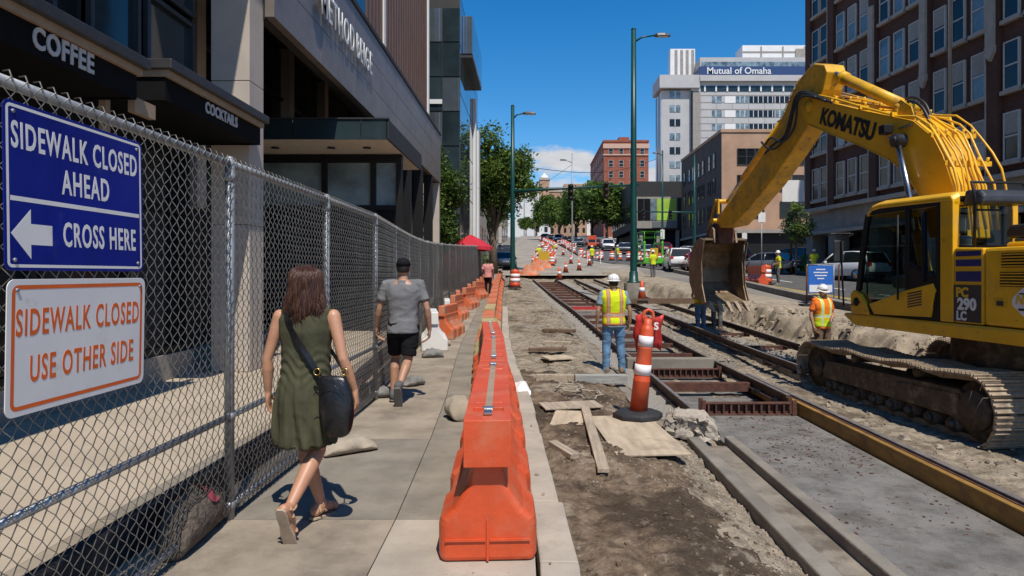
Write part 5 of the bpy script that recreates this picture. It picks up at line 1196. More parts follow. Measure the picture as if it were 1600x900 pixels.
    if 'pants' in o or 'shorts' in o:
        m_ = MB(); r = [x for x in tor(.010, .80, 1.46) if x[2] < 1.06]; m_.rings_xy(r, 24)
        for s in 'LR':
            p = legpts(s)
            if 'pants' in o: m_.path([p[0] + V(0, 0, .03)] + p[:-1] + [p[-1] + V(0, 0, -.015), p[-1] + V(0, -.002, -.05)], [.105, .102, .096, .082, .075, .074, .066, .064, .068], 18)
            else: m_.path([p[0] + V(0, 0, .03), p[0], p[1], p[2].lerp(p[1], .12), p[2].lerp(p[3], .35)], [.108, .108, .104, .094, .092], 18)
        wrinkle(m_.solid('trousers' if 'pants' in o else 'shorts', o.get('pants') or o.get('shorts'), t, voxel=vx, smooth=5), .014, 8, 12, Hh * 2)
    if 'shoes' in o:
        for s in 'LR':
            a, e = D['ank' + s], D['toe' + s]; d = (e - a); fl = V(d.x, d.y, 0); fl = fl.normalized() if fl.length > .04 else V(0, 1, 0)
            heel = Vector(P['heel' + s]) if 'heel' + s in P else a + V(0, 0, -.035) - fl * .045
            m_ = MB(); m_.limb([heel, heel.lerp(e, .5) + V(0, 0, .012), e], [.044, .046, .036], 14)
            m_.limb([a + V(0, 0, .02 if o.get('boots') is None else .07), heel + V(0, 0, .02)], [.047, .046], 12)
            sh = m_.solid('shoe', o['shoes'], t, voxel=vx * .8, smooth=3)
            up = (V(0, 0, 1)); dd = (e - heel).normalized(); sd = dd.cross(V(0, 0, 1)); sd = sd.normalized() if sd.length > .1 else V(1, 0, 0); nn = sd.cross(dd).normalized()
            m_ = MB(); rg = []
            for f, wd in ((-.16, .03), (0, .042), (.3, .043), (.7, .05), (1.0, .044), (1.13, .024)):
                c = heel.lerp(e, f) - nn * .038; rg.append([c + sd * wd, c - sd * wd, c - sd * wd - nn * .016, c + sd * wd - nn * .016])
            m_.loft(rg, smooth=False); m_.build('sole', o.get('sole', M['whiteplastic']), sh, bevel=.004)
    if 'hat' in o:
        m_ = MB(); m_.M = T(*(hd + V(0, 0, .045) - fwd * .004)); m_.lathe([(.108, 0), (.108, .03), (.10, .065), (.078, .098), (.04, .115), (.008, .118)], 24)
        for k in (-.03, 0, .03): m_.path([rt * k + fwd * (.1 * math.cos(a)) + V(0, 0, .03 + .092 * math.sin(a)) for a in [PI * j / 10 for j in range(11)]], .008, 6)
        h_ = m_.build('hard_hat', o['hat'], t)
        m_ = MB(); m_.M = T(*(hd + V(0, 0, .042))); rg = [[(fwd * (rr_ * 1.16 * math.sin(a) + .012) + rt * (rr_ * math.cos(a)) + V(0, 0, z)) for a in [2 * PI * k / 24 for k in range(24)]] for rr_, z in ((.106, .012), (.137, -.002), (.135, -.008), (.104, .0))]
        m_.loft(rg, closed=True); m_.build('brim', o['hat'], h_)
    if 'cap' in o:
        m_ = MB(); m_.M = T(*(hd + V(0, 0, .035) - fwd * .004)); m_.rings_xy([(0, -.004, -.01, .086, .108), (0, -.004, .03, .085, .107), (0, -.006, .062, .072, .092), (0, -.006, .085, .042, .056), (0, -.006, .092, .008, .01)], 24, p=2)
        c_ = m_.build('cap', o['cap'], t)
        m_ = MB(); m_.M = T(*(hd + V(0, 0, .03))); m_.prism([(-.07, .09), (.07, .09), (.06, .15), (.03, .175), (-.03, .175), (-.06, .15)], -.006, .004, 'z'); m_.build('peak', o['cap'], c_)
    if o.get('hair') == 'short':
        m_ = MB(); rg = []
        for dz, rx, ry, oy in ((-.055, .060, .066, -.030), (-.03, .078, .085, -.022), (.01, .083, .095, -.016), (.05, .084, .098, -.012), (.09, .066, .085, -.010), (.122, .03, .04, -.008)):
            rg.append([hd + fwd * (oy + ry * math.sin(a)) + rt * (rx * math.cos(a)) + V(0, 0, dz + (.03 if math.sin(a) > .55 and dz < .05 else 0)) for a in [2 * PI * k / 20 for k in range(20)]])
        m_.loft(rg); m_.solid('hair', M['hair_dark'], t, voxel=.012, smooth=2)
    return t, D

# the woman, mid-stride, seen from behind
wom, D = person('person', 'woman in a sleeveless olive dress and tan sandals walking away along the walkway', (-1.43, 4.06, 0), 2, 1.665, dict(
    pel=(0, .02, .93), ch=(.0, .02, 1.28), nk=(-.005, .02, 1.46), hd=(-.005, .035, 1.61),
    hipL=(-.085, .02, .90), hipR=(.085, .0, .90), kneL=(-.045, .13, .50), kneR=(.075, .02, .50), ankL=(.055, .16, .10), toeL=(.115, .30, .03), heelL=(.03, .11, .055),
    ankR=(-.015, -.27, .225), heelR=(-.03, -.335, .235), toeR=(-.01, -.245, .028),
    shL=(-.175, .02, 1.40), shR=(.18, .01, 1.40), elL=(-.252, .0, 1.115), wrL=(-.262, .04, .885), fiL=(-.262, .06, .715),
    elR=(.262, -.06, 1.12), wrR=(.325, .0, .90), fiR=(.355, .0, .735)),
    dict(fem=True, skin=M['skin'], dress=M['olive'], hem=.555, vox=.009, legs='bare', look=(-.08, 1, 0)))
for s in 'LR':
    a, e = D['ank' + s], D['toe' + s]; heel = Vector((.03, .11, .055)) if s == 'L' else Vector((-.03, -.335, .235))
    dd = (e - heel).normalized(); sd = dd.cross(V(0, 0, 1)).normalized() if s == 'L' else V(1, 0, 0); nn = sd.cross(dd).normalized()
    if s == 'R': nn = V(0, .98, .2).normalized() if 0 else (dd.cross(sd) * -1).normalized()
    if s == 'L' and nn.z < 0: nn = -nn
    if s == 'R' and nn.y < 0: nn = -nn
    m_ = MB(); rg = []
    for f, wd in ((-.17, .018), (-.1, .03), (.1, .034), (.4, .031), (.75, .043), (1.0, .042), (1.12, .03), (1.18, .012)):
        c = heel.lerp(e, f) - nn * .033; rg.append([c + sd * wd, c - sd * wd, c - sd * wd - nn * .016, c + sd * wd - nn * .016])
    m_.loft(rg, smooth=False); so = m_.build('sandal', M['sole'], wom, bevel=.003)
    m_ = MB()
    for f, rr_ in ((.02, .040), (.28, .041), (.80, .037)):
        c = heel.lerp(e, f); pts = [c + sd * (rr_ * 1.08 * math.cos(q)) + nn * (rr_ * 1.1 * math.sin(q) - .004) for q in [PI * k / 10 for k in range(11)]]
        m_.path(pts, (.010, .0035), 6)
    pts = [a + sd * (.040 * math.cos(q)) + dd.cross(sd) * (.04 * math.sin(q)) for q in [2 * PI * k / 16 for k in range(16)]]; m_.path(pts, .007, 6, closed=True)
    m_.build('strap', M['sandal'], so)
# her hair: a cap with many locks down to the shoulders
mb = MB(); hd = D['hd']; rr = random.Random(11)
rg = []
for dz, rx, ry, oy in ((-.19, .108, .074, -.042), (-.15, .117, .088, -.038), (-.10, .112, .098, -.034), (-.05, .101, .105, -.026), (0, .099, .112, -.016), (.04, .097, .113, -.012), (.08, .083, .10, -.01), (.108, .060, .075, -.008), (.130, .024, .03, -.006)):
    rg.append([(hd.x + rx * math.cos(a), hd.y + oy + ry * math.sin(a) * (.62 if math.sin(a) > 0 and dz < .06 else 1), hd.z + dz) for a in [2 * PI * k / 24 for k in range(24)]])
mb.loft(rg)
for i in range(760):
    a = PI + PI * rr.random() * 1.24 - .37; sp = rr.uniform(.92, 1.07); top = rr.uniform(.05, .125); en = rr.uniform(-.255, -.15) - .03 * math.sin(a) ** 2
    pts = []; ph = rr.uniform(0, 6); da = rr.uniform(-.12, .12)
    for j in range(9):
        t = j / 8; z = top + (en - top) * t
        k = min(1, .45 + 1.6 * (.128 - z) / .13) if z > .03 else 1
        rx, ry, oy = (.1 + .016 * max(0, min(1, -z / .12))) * k * sp, (.112 - .028 * max(0, -z) / .2) * k * sp, -.014 - .03 * max(0, -z) / .2
        aa = a + da * t + .05 * math.sin(ph + 5 * t); wv = 1 + .06 * t * math.sin(ph + 8 * t)
        wv = 1 + (.15 * t + .03) * math.sin(ph * .35 + 5 * a + 10 * t); pts.append((hd.x + rx * math.cos(aa) * wv, hd.y + oy + ry * math.sin(aa) * wv * (.62 if math.sin(aa) > 0 else 1), hd.z + z))
    mb.path(pts, [.002, .0040, .0046, .0046, .0046, .0044, .0038, .003, .001], 4)
mb.build('hair', M['hair'], wom)
# her shoulder bag
bag = thing('shoulder_bag', 'black leather hobo bag hanging at the right hip of the woman', 'bag', (-1.185, 3.885, .60), -2)
mb = MB()
secs = [(.01, 0, .025, .075, .035), (.012, 0, .07, .088, .058), (.010, 0, .15, .103, .066), (.002, 0, .23, .106, .06), (-.008, 0, .30, .10, .045), (-.02, 0, .35, .09, .028), (-.026, 0, .385, .08, .015)]
mb.rings_xy([(0, 0, .005, .04, .018)] + secs, 28, p=2.2); b_ = mb.build('pouch', M['leather'], bag); q = b_.modifiers.new('s', 'SUBSURF'); q.levels = q.render_levels = 1
mb = MB(); mb.path([(-.10, 0, .385), (-.035, -.01, .355), (.05, 0, .375)], .006, 6); mb.path([(-.02 + .115 * math.cos(a), -.062 - .008 * math.sin(a), .18 + .16 * math.sin(a)) for a in [PI * .1 * k for k in range(2, 9)]], .003, 5); mb.build('seam', M['leather'], bag)
mb = MB(); mb.path([(-.115 + .02 * math.cos(a), -.005, .405 + .02 * math.sin(a)) for a in [2 * PI * k / 12 for k in range(12)]], .0045, 6, closed=True); mb.path([(.055 + .02 * math.cos(a), .0, .405 + .02 * math.sin(a)) for a in [2 * PI * k / 12 for k in range(12)]], .0045, 6, closed=True); mb.build('ring', M['brass'], bag)
# strap: left shoulder, across the back to the right hip, and round the front (bag-local metres)
mb = MB(); sk = 1.665 / 1.75
def wl(x, y, z): return (x * sk - .245, y * sk + .175, z * sk - .60)
pts = [(-.115, -.005, .42), wl(.13, -.135, 1.03), wl(.06, -.142, 1.15), wl(-.03, -.135, 1.28), wl(-.095, -.10, 1.40), wl(-.115, -.035, 1.462), wl(-.115, .06, 1.45), wl(-.05, .15, 1.34), wl(.10, .17, 1.15), wl(.2, .14, 1.02), (.055, .0, .42)]
rg = []
P_ = [Vector(p) for p in pts]; fine = []
for i in range(len(P_) - 1):
    p0, p1, p2, p3 = P_[max(0, i - 1)], P_[i], P_[i + 1], P_[min(len(P_) - 1, i + 2)]
    for k in range(6):
        t = k / 6; fine.append(.5 * ((2 * p1) + (p2 - p0) * t + (2 * p0 - 5 * p1 + 4 * p2 - p3) * t * t + (3 * p1 - p0 - 3 * p2 + p3) * t ** 3))
fine.append(P_[-1])
ctr = Vector(wl(0, 0, 1.2))
for i, p in enumerate(fine):
    tg = (fine[min(i + 1, len(fine) - 1)] - fine[max(0, i - 1)]).normalized(); o_ = Vector((p.x - ctr.x, p.y - ctr.y, max(0, p.z - ctr.z - .12) * 3)); o_ = (o_ - tg * o_.dot(tg)).normalized(); sd = tg.cross(o_)
    rg.append([p + sd * .017 + o_ * .002, p - sd * .017 + o_ * .002, p - sd * .017 - o_ * .002, p + sd * .017 - o_ * .002])
mb.loft(rg, smooth=False); mb.build('strap', M['leather'], bag)

# the man in the grey shirt
man, D = person('person', 'man in a grey shirt, black shorts and dark cap walking away beside the fence', (-1.60, 8.0, 0), 3, 1.80, dict(
    hipL=(-.09, .02, .90), hipR=(.09, 0, .90), kneL=(-.115, .14, .52), kneR=(.06, -.03, .50), ankL=(-.125, .05, .10), toeL=(-.13, .23, .03), ankR=(-.0, -.30, .25), heelR=(-.01, -.36, .235), toeR=(-.01, -.245, .03),
    shL=(-.205, 0, 1.42), shR=(.205, 0, 1.42), elL=(-.285, .0, 1.13), wrL=(-.335, .09, .90), fiL=(-.345, .14, .73), elR=(.295, -.05, 1.13), wrR=(.315, .03, .87), fiR=(.305, .06, .70)),
    dict(skin=M['skin2'], shirt=M['greytee'], hem=.84, sleeve=.66, shorts=M['blackcloth'], cap=M['blackcloth'], hair='short', shoes=M['greypants'], sole=M['greybag'], vox=.011, curl=.07))
# person far down the walkway
pink, D = person('person', 'person in a pink shirt and dark trousers walking far down the walkway', (-2.04, 30.2, G(30.2)), 2, 1.74, dict(kneL=(-.09, .08, .5), ankR=(.08, -.12, .12), toeR=(.09, .03, .03), elL=(-.28, -.03, 1.13), wrL=(-.30, .08, .93), fiL=(-.28, .12, .77)),
    dict(skin=M['skin3'], shirt=M['pink'], sleeve=.7, pants=M['blackcloth'], hair='short', shoes=M['blackcloth'], vox=.016))
wk1, D = person('person', 'worker in white hard hat, lime vest and jeans standing beside the near track', (1.50, 11.65, -.22), 3, 1.78, dict(
    hipL=(-.10, 0, .90), hipR=(.10, 0, .90), kneL=(-.125, .02, .5), kneR=(.13, .02, .5), ankL=(-.14, -.02, .09), ankR=(.15, -.01, .09), toeL=(-.20, .13, .03), toeR=(.21, .14, .03),
    shL=(-.21, 0, 1.42), shR=(.21, 0, 1.42), elL=(-.285, -.04, 1.13), elR=(.285, -.04, 1.13), wrL=(-.295, .03, .89), wrR=(.295, .03, .89), fiL=(-.285, .07, .72), fiR=(.285, .07, .72)),
    dict(skin=M['skin2'], shirt=M['teal'], sleeve=.62, vest=M['vest'], pants=M['denim'], hat=M['hatwhite'], hair='short', shoes=M['boot'], boots=1, sole=M['brownpants'], vox=.013, curl=.08))
wk2, D = person('person', 'worker in white hard hat and orange-lime vest beyond the excavator track', (6.52, 14.35, -.50), 195, 1.84, dict(
    elL=(-.28, -.02, 1.13), elR=(.28, .0, 1.13), wrL=(-.12, .22, 1.10), fiL=(.02, .28, 1.12), wrR=(.26, .06, .89), fiR=(.26, .10, .72), hd=(0, .03, 1.61)),
    dict(skin=M['skin2'], shirt=M['orangecloth'], sleeve=.7, vest=M['vest2'], pants=M['brownpants'], hat=M['hatwhite'], shoes=M['boot'], boots=1, sole=M['blackcloth'], vox=.014, face=True, curl=.09, look=(.1, 1, -.25)))
wk3, D = person('person', 'worker in a lime shirt and grey trousers standing by the tall green pole', (7.9, 41.5, groundz(7.9, 41.5)), 20, 1.76, dict(wrL=(-.2, .18, 1.05), fiL=(-.12, .3, 1.07), wrR=(.22, .16, 1.05), fiR=(.14, .28, 1.07)),
    dict(skin=M['skin2'], shirt=M['limeshirt'], sleeve=.7, pants=M['greypants'], hat=M['hatwhite'], shoes=M['boot'], vox=.02))
wk4, D = person('person', 'worker in jeans and lime vest standing hidden behind the raised bucket', (5.35, 20.2, H(5.35, 20.2)), 15, 1.78, dict(elL=(-.28, .03, 1.15), wrL=(-.15, .22, 1.05), fiL=(-.05, .28, 1.0)), dict(skin=M['skin2'], shirt=M['teal'], vest=M['vest'], pants=M['denim'], hat=M['hatwhite'], shoes=M['boot'], boots=1, vox=.016))
wk5, D = person('person', 'second worker with dark trousers partly hidden behind the bucket, right of the one in jeans', (5.95, 20.5, H(5.95, 20.5)), -10, 1.76, {}, dict(skin=M['skin2'], shirt=M['limeshirt'], vest=M['vest'], pants=M['greypants'], hat=M['hatwhite'], shoes=M['boot'], boots=1, vox=.016))
def far_person(label, px, d, rz, src, x=None):
    x = (px - 830) / 1000 * d; return dup(src, (x, d, groundz(x, d)), rz, label)
far_person('worker in a lime shirt bending by the orange drum behind the bucket', 1216, 34.5, 80, wk3)
far_person('worker in lime standing on the far pavement near the young tree', 1272, 42, 150, wk3)
far_person('distant worker in lime at the left of the pale road behind the netting', 842, 64, 10, wk3)
far_person('distant worker in lime by the yellow warning board', 866, 76, 120, wk3)
far_person('distant worker in lime between the drums and the parked cars', 965, 64, 60, wk3)
far_person('distant worker in lime walking on the pale road left of the tall pole', 925, 60, 30, wk3)
# ------------------------------------------------------------------ the excavator (local: +y forward, z up from the ground it stands on)
E = thing('excavator', 'yellow crawler excavator with raised boom and empty bucket standing right of the near track', 'excavator', (6.5, 8.1, -.5), 6.5)
def bpt(px, py, x=-.53):
    c6, s6 = .9936, .1132; q = (px - 830) / 1000; ax = 6.5 + x * c6; ay = 8.1 + x * s6
    y = (ax - ay * q) / (c6 * q + s6); Yw = ay + c6 * y; return (y, 2.1 + (428 - py) * Yw / 1000)
# crawler tracks
def track_path():
    P = []
    for k in range(15): a = -PI / 2 + PI * k / 14; P.append((1.88 + .43 * math.cos(a), .45 + .43 * math.sin(a)))
    for y, z in ((1.45, .82), (1.1, .83), (.75, .87), (.3, .83), (-.2, .82), (-.7, .87), (-1.2, .83), (-1.5, .86)): P.append((y, z))
    for k in range(15): a = PI / 2 + PI * k / 14; P.append((-1.88 + .43 * math.cos(a), .45 + .43 * math.sin(a)))
    for y in (-1.4, -.7, 0, .7, 1.4): P.append((y, .02))
    return P
TP = track_path()
def resample(P, n):
    seg = [(Vector(P[i]), Vector(P[(i + 1) % len(P)])) for i in range(len(P))]; tot = sum((b - a).length for a, b in seg); out = []
    for k in range(n):
        d = tot * k / n
        for a, b in seg:
            l = (b - a).length
            if d <= l: out.append((a.lerp(b, d / l), (b - a).normalized())); break
            d -= l
    return out, tot
SH, tot = resample(TP, 56)
pitch = tot / 56
mb = MB(); mb.bx(-.36, .36, -pitch * .46, pitch * .46, -.012, .012)
for y in (-pitch * .38, -.0, pitch * .38): mb.bx(-.36, .36, y - .008, y + .008, .013, .04)
mb.bx(-.16, -.08, -pitch * .5, pitch * .5, -.09, -.013); mb.bx(.08, .16, -pitch * .5, pitch * .5, -.09, -.013)
shoe = mb.mesh('track_shoe'); shoe.materials.append(M['shoe'])
def crawler(x):
    t = link(bpy.data.objects.new('crawler_track', None)); t.parent = E; t.matrix_local = T(x, 1.62, 0) @ RZ(-2.3); t.empty_display_size = .1
    for p, d in SH:
        o = link(bpy.data.objects.new('track_shoe', shoe)); o.parent = t
        n = Vector((0, d.y, -d.x)) if 0 else Vector((0, d.y, -d.x)); n = Vector((0, d[1], -d[0]))
        yv = Vector((0, d[0], d[1])); xv = yv.cross(n); m = Matrix((xv, yv, n)).transposed().to_4x4(); m.translation = Vector((0, p[0], p[1])); o.matrix_local = m
    mb = MB(); mb.prism([(-1.75, .30), (1.55, .30), (1.62, .42), (1.5, .60), (-1.6, .66), (-1.8, .55)], -.24, .24, 'x'); mb.prism([(-1.62, .34), (-.4, .34), (-.4, .56), (-1.62, .6)], -.255, -.241, 'x'); mb.build('track_frame', M['mudsteel'], t, bevel=.02)
    mb = MB(); mb.prism([(-2.2, .2), (-1.4, .24), (-1.4, .62), (-2.05, .72), (-2.22, .5)], -.20, .20, 'x'); mb.build('sprocket_guard', M['mudsteel'], t, bevel=.03)
    mb = MB(); mb.cyl((-.19, -1.88, .45), (.19, -1.88, .45), .36, n=24); mb.cyl((-.27, -1.88, .45), (-.19, -1.88, .45), .24, n=20); mb.build('sprocket', M['mudsteel'], t)
    mb = MB(); mb.cyl((-.17, 1.88, .45), (.17, 1.88, .45), .36, n=24); mb.cyl((-.23, 1.88, .45), (-.17, 1.88, .45), .2, n=20); mb.build('idler', M['mudsteel'], t)
    for k in range(8):
        y = -1.45 + .41 * k; mb = MB(); mb.cyl((-.2, y, .19), (.2, y, .19), .105, n=14); mb.cyl((-.26, y, .19), (-.2, y, .19), .06, n=12); mb.build('track_roller', M['mudsteel'], t)
    for y in (-.75, .75):
        mb = MB(); mb.cyl((-.2, y, .74), (.14, y, .74), .07, n=12); mb.build('top_roller', M['mudsteel'], t)
crawler(-.86); crawler(1.72)
mb = MB(); mb.prism([(-.3, .45), (2.0, .45), (1.7, .85), (0, .85)], -.5, 1.35, 'x'); mb.cyl((.3, .75, .85), (.3, .75, 1.3), .75, n=28); mb.build('car_body', M['mudsteel'], E, bevel=.03)
# revolving frame
mb = MB(); mb.bx(-1.25, 1.4, -2.7, 1.9, 1.36, 1.50); mb.build('revolving_frame', M['black'], E)
mb = MB(); mb.loft([[(-1.42, y, 1.33 + (.13 if y > 2 else 0)), (-1.30, y, 1.31 + (.13 if y > 2 else 0)), (-1.30, y, 1.50), (-1.40, y, 1.50), (-1.42, y, 1.47)] for y in (-2.7, 1.75, 2.02)], smooth=False); mb.build('side_skirt', M['yellow'], E, bevel=.015)
# cab
CB = link(bpy.data.objects.new('cab', None)); CB.parent = E; CB.empty_display_size = .1
xl, xr = -1.40, -.52
side = [(1.62, 1.51), (1.80, 1.62), (1.79, 1.85), (1.66, 2.5), (1.52, 2.98), (1.40, 3.10), (1.25, 3.14), (.2, 3.10), (-.10, 3.09), (-.17, 3.0), (-.17, 1.51)]
mb = MB(); mb.loft([[(x, a, b) for x in (xl, xr) for a, b in ((y0, z0),)][0:0] or [(xl + .0, y, z), (xl + .10, y, z + .05), (xr - .08, y, z + .05), (xr, y, z), (xr, y, z - .07), (xl, y, z - .07)] for y, z in ((1.50, 2.99), (1.38, 3.08), (1.2, 3.10), (.2, 3.07), (-.12, 3.06), (-.16, 3.0))], smooth=False); mb.build('cab_roof', M['yellow'], CB, bevel=.02)
def pil(name, pts, w_, m, x0=xl, dx=.09):
    mb = MB(); n = len(pts)
    mb.loft([[(x0, y - w_ / 2, z), (x0, y + w_ / 2, z), (x0 + dx, y + w_ / 2, z), (x0 + dx, y - w_ / 2, z)] for y, z in pts], smooth=False); return mb.build(name, m, CB, bevel=.012)
pil('rear_pillar', [(-.055, 1.51), (-.055, 3.0)], .21, M['yellow'])
pil('rear_pillar', [(-.12, 2.40), (-.12, 3.0)], .08, M['yellow'], xr - .08, .08)
for x0 in (xl + .005, xr - .075): pil('front_pillar', [(1.73, 1.85), (1.64, 2.4), (1.50, 2.98)], .085, M['black'], x0, .07)
pil('door_pillar', [(.66, 1.75), (.66, 3.03)], .07, M['black'], xl + .005, .06)
mb = MB(); mb.prism([(.05, 1.51), (1.75, 1.51), (1.75, 1.66), (.05, 1.66)], xl + .01, xl + .06, 'x'); mb.prism([(.06, 2.96), (1.52, 2.96), (1.42, 3.04), (.06, 3.03)], xl + .008, xl + .06, 'x'); mb.prism([(.06, 1.66), (.12, 1.66), (.12, 2.96), (.06, 2.96)], xl + .008, xl + .055, 'x'); mb.build('door_frame', M['black'], CB)
mb = MB(); mb.prism([(.70, 1.66), (1.68, 1.66), (1.74, 1.84), (1.62, 2.4), (1.48, 2.95), (.70, 2.95)], xl + .024, xl + .03, 'x'); mb.build('side_glass', M['cabglass'], CB)
dr = MB(); dr.prism([(.125, 1.67), (.62, 1.67), (.62, 2.25), (.35, 2.12), (.125, 2.05)], xl + .0, xl + .04, 'x'); D_ = dr.build('door', M['black'], CB, bevel=.01)
mb = MB(); mb.prism([(.13, 2.05), (.35, 2.12), (.62, 2.25), (.62, 2.95), (.125, 2.95)], xl + .024, xl + .03, 'x'); mb.build('door_glass', M['cabglass'], D_)
mb = MB(); mb.path([(xl + .02, .20, 2.12), (xl + .01, .32, 2.0), (xl + .01, .34, 2.9)], .035, 6); mb.path([(xl + .016, .15, 2.06), (xl + .016, .36, 2.14), (xl + .016, .62, 2.27)], .02, 6); mb.build('door_rim', M['black'], D_)
mb = MB(); mb.prism([(.20, 1.55), (1.30, 1.52), (1.42, 1.66), (.64, 1.88), (.16, 1.98), (.12, 1.9)], xl - .02, xl + .02, 'x'); yp = mb.build('yellow_side_panel', M['yellow'], CB, bevel=.008)
mb = MB()
for k in range(6): z = 1.66 + .035 * k; mb.prism([(.34, z + .035), (.60, z - .01), (.60, z + .008), (.34, z + .053)], xl - .026, xl - .021, 'x')
mb.build('louvre', M['blackgrey'], yp)
mb = MB(); mb.prism([(1.42, 1.50), (1.84, 1.50), (1.86, 1.80), (1.78, 1.86), (1.62, 1.80), (1.50, 1.66)], xl - .025, xl + .1, 'x'); fb = mb.build('front_corner', M['yellow'], CB, bevel=.02)
mb = MB(); mb.cyl((xl - .035, 1.70, 1.68), (xl - .026, 1.70, 1.68), .065, n=16); mb.build('step_light', M['black'], fb)
mb = MB(); mb.bx(xl + .1, xr - .08, -.155, -.145, 2.46, 2.98); mb.build('rear_glass', M['cabglass'], CB)
mb = MB(); mb.bx(xl + .09, xr - .08, -.17, -.13, 1.51, 2.45); mb.build('rear_panel', M['black'], CB); mb = MB(); mb.bx(xl + .095, xr - .085, -.17, -.13, 2.98, 3.05); mb.build('rear_panel', M['black'], CB)
mb = MB(); mb.loft([[(xl + .1, y, 2.93), (xr - .06, y, 2.93), (xr - .08, y, z), (xl + .14, y, z)] for y, z in ((-.18, 3.12), (-.40, 3.10), (-.48, 3.02))], smooth=False); mb.build('rear_visor', M['blackgrey'], CB, bevel=.03)
mb = MB(); mb.bx(xl + .08, xr - .02, 1.62, 1.66, 1.6, 1.72); mb.build('front_lower', M['black'], CB)
mb = MB(); mb.loft([[(xl + .08, 1.72, 1.74), (xr - .05, 1.72, 1.74), (xr - .05, 1.715, 1.74), (xl + .08, 1.715, 1.74)], [(xl + .08, 1.48, 2.97), (xr - .05, 1.48, 2.97), (xr - .05, 1.475, 2.97), (xl + .08, 1.475, 2.97)]], smooth=False); mb.build('windscreen', M['cabglass'], CB)
mb = MB(); mb.bx(xr - .05, xr - .01, -.1, 1.6, 1.51, 1.82); mb.bx(xr - .05, xr - .01, .62, .7, 1.82, 3.0); mb.build('right_wall', M['black'], CB)
mb = MB(); mb.bx(-1.22, -.72, .35, .85, 1.75, 1.92); mb.bx(-1.2, -.74, .28, .40, 1.92, 2.6); mb.bx(-1.12, -.82, .28, .38, 2.62, 2.85); mb.bx(-1.3, -1.22, .5, 1.1, 1.9, 2.08); mb.build('seat', M['cargrey'], CB, bevel=.04)
mb = MB(); mb.bx(xl + .05, xr - .05, -.1, 1.7, 1.51, 1.56); mb.build('cab_floor', M['black'], CB)
mb = MB(); mb.path([(xl - .06, .74, 1.75), (xl - .06, .74, 2.9)], .014, 6); mb.build('grab_rail', M['black'], CB); mb = MB(); mb.path([(xl + .0, 1.55, 1.7), (xl - .1, 1.9, 1.6), (xl - .12, 1.95, 2.6), (xl - .06, 1.72, 2.7)], .014, 6); mb.build('grab_rail', M['black'], CB)
mb = MB(); mb.box((xl - .14, 1.97, 2.45), (.16, .04, .34)); mb.build('mirror', M['blackgrey'], CB, bevel=.02)
# engine housing and decals
mb = MB(); mb.prism([(-.16, 1.51), (-.60, 1.51), (-.60, 2.40), (-.20, 2.42), (-.16, 2.40)], -1.39, -.55, 'x'); mb.build('front_housing', M['yellow'], E, bevel=.02)
mb = MB(); mb.prism([(-.615, 1.51), (-2.6, 1.51), (-2.75, 1.8), (-2.7, 2.3), (-2.5, 2.40), (-.615, 2.40)], -1.395, 1.38, 'x'); hood = mb.build('engine_housing', M['yellow'], E, bevel=.04)
mb = MB(); mb.bx(-1.2, 1.3, -2.5, -.7, 2.405, 2.46); mb.build('hood_lid', M['yellow'], hood, bevel=.03)
for y0, y1, z0, z1 in ((-1.30, -.86, 2.17, 2.33), (-1.24, -.84, 1.96, 2.12)):
    mb = MB(); mb.bx(-1.402, -1.397, y0, y1, z0, z1); v = mb.build('vent', M['black'], hood)
    mb = MB(); n = 5
    for k in range(n): z = z0 + (k + .5) * (z1 - z0) / n; mb.box((-1.408, (y0 + y1) / 2, z), (.012, y1 - y0, .014), RX(0))
    mb.build('vent_slat', M['yellow'], v)
mb = MB(); mb.bx(-1.403, -1.396, -.93, -.75, 1.72, 1.83); lt = mb.build('latch', M['yellow_bare'], hood, bevel=.006)
mb = MB(); mb.bx(-1.408, -1.4035, -.89, -.80, 1.745, 1.80); mb.build('latch_pull', M['blackgrey'], lt)
for z0, z1 in ((2.31, 2.37), (2.19, 2.27), (2.01, 2.13)):
    mb = MB(); mb.bx(-1.396, -1.3915, -.575, -.20, z0, z1); mb.build('navy_stripe', M['navy'], E)
mb = MB(); mb.bx(-1.396, -1.3915, -.575, -.17, 1.53, 1.97); mp_ = mb.build('model_panel', M['blackgrey'], E)
text('PC', .155, 'lettering', M['decal_yellow'], frame((-1.398, -.30, 1.875), *TXM), mp_, .002, bold=.007, xs=1.0)
text('290', .19, 'lettering', M['decal_white'], frame((-1.398, -.37, 1.735), *TXM), mp_, .002, bold=.009, xs=.98)
text('LC', .145, 'lettering', M['decal_white'], frame((-1.398, -.29, 1.595), *TXM), mp_, .002, bold=.006, xs=.9)
mb = MB(); pts = [(.17 * math.cos(a) * (1 + .1 * math.cos(4 * a)), .15 * math.sin(a) * (1 + .08 * math.cos(4 * a))) for a in [2 * PI * k / 28 for k in range(28)]]; mb.prism([(-1.18 + a, 1.80 + b) for a, b in pts], -1.402, -1.3965, 'x'); bd = mb.build('hire_badge', M['decal_white'], hood)
text('NMC', .135, 'lettering', M['decal_yellow'], frame((-1.404, -1.18, 1.82), *TXM), bd, .002, bold=.005, xs=.9, shear=.2)
mb = MB(); mb.bx(-1.404, -1.4025, -1.28, -1.08, 1.705, 1.73); mb.bx(-1.404, -1.4025, -1.27, -1.09, 1.88, 1.895); mb.build('badge_bar', M['decal_black'], bd)
mb = MB(); mb.cyl((-.85, -.95, 2.46), (-.85, -.95, 2.62), .05, n=10); mb.bx(-1.15, -.35, -1.25, -.75, 2.46, 2.50); mb.loft([[(-1.12, y, 2.505), (-.4, y, 2.505), (-.4, y, z), (-1.12, y, z)] for y, z in ((-.62, 2.58), (-.68, 2.66), (-1.3, 2.66), (-1.36, 2.58))], smooth=False); mb.build('air_cleaner', M['blackgrey'], hood, bevel=.03)
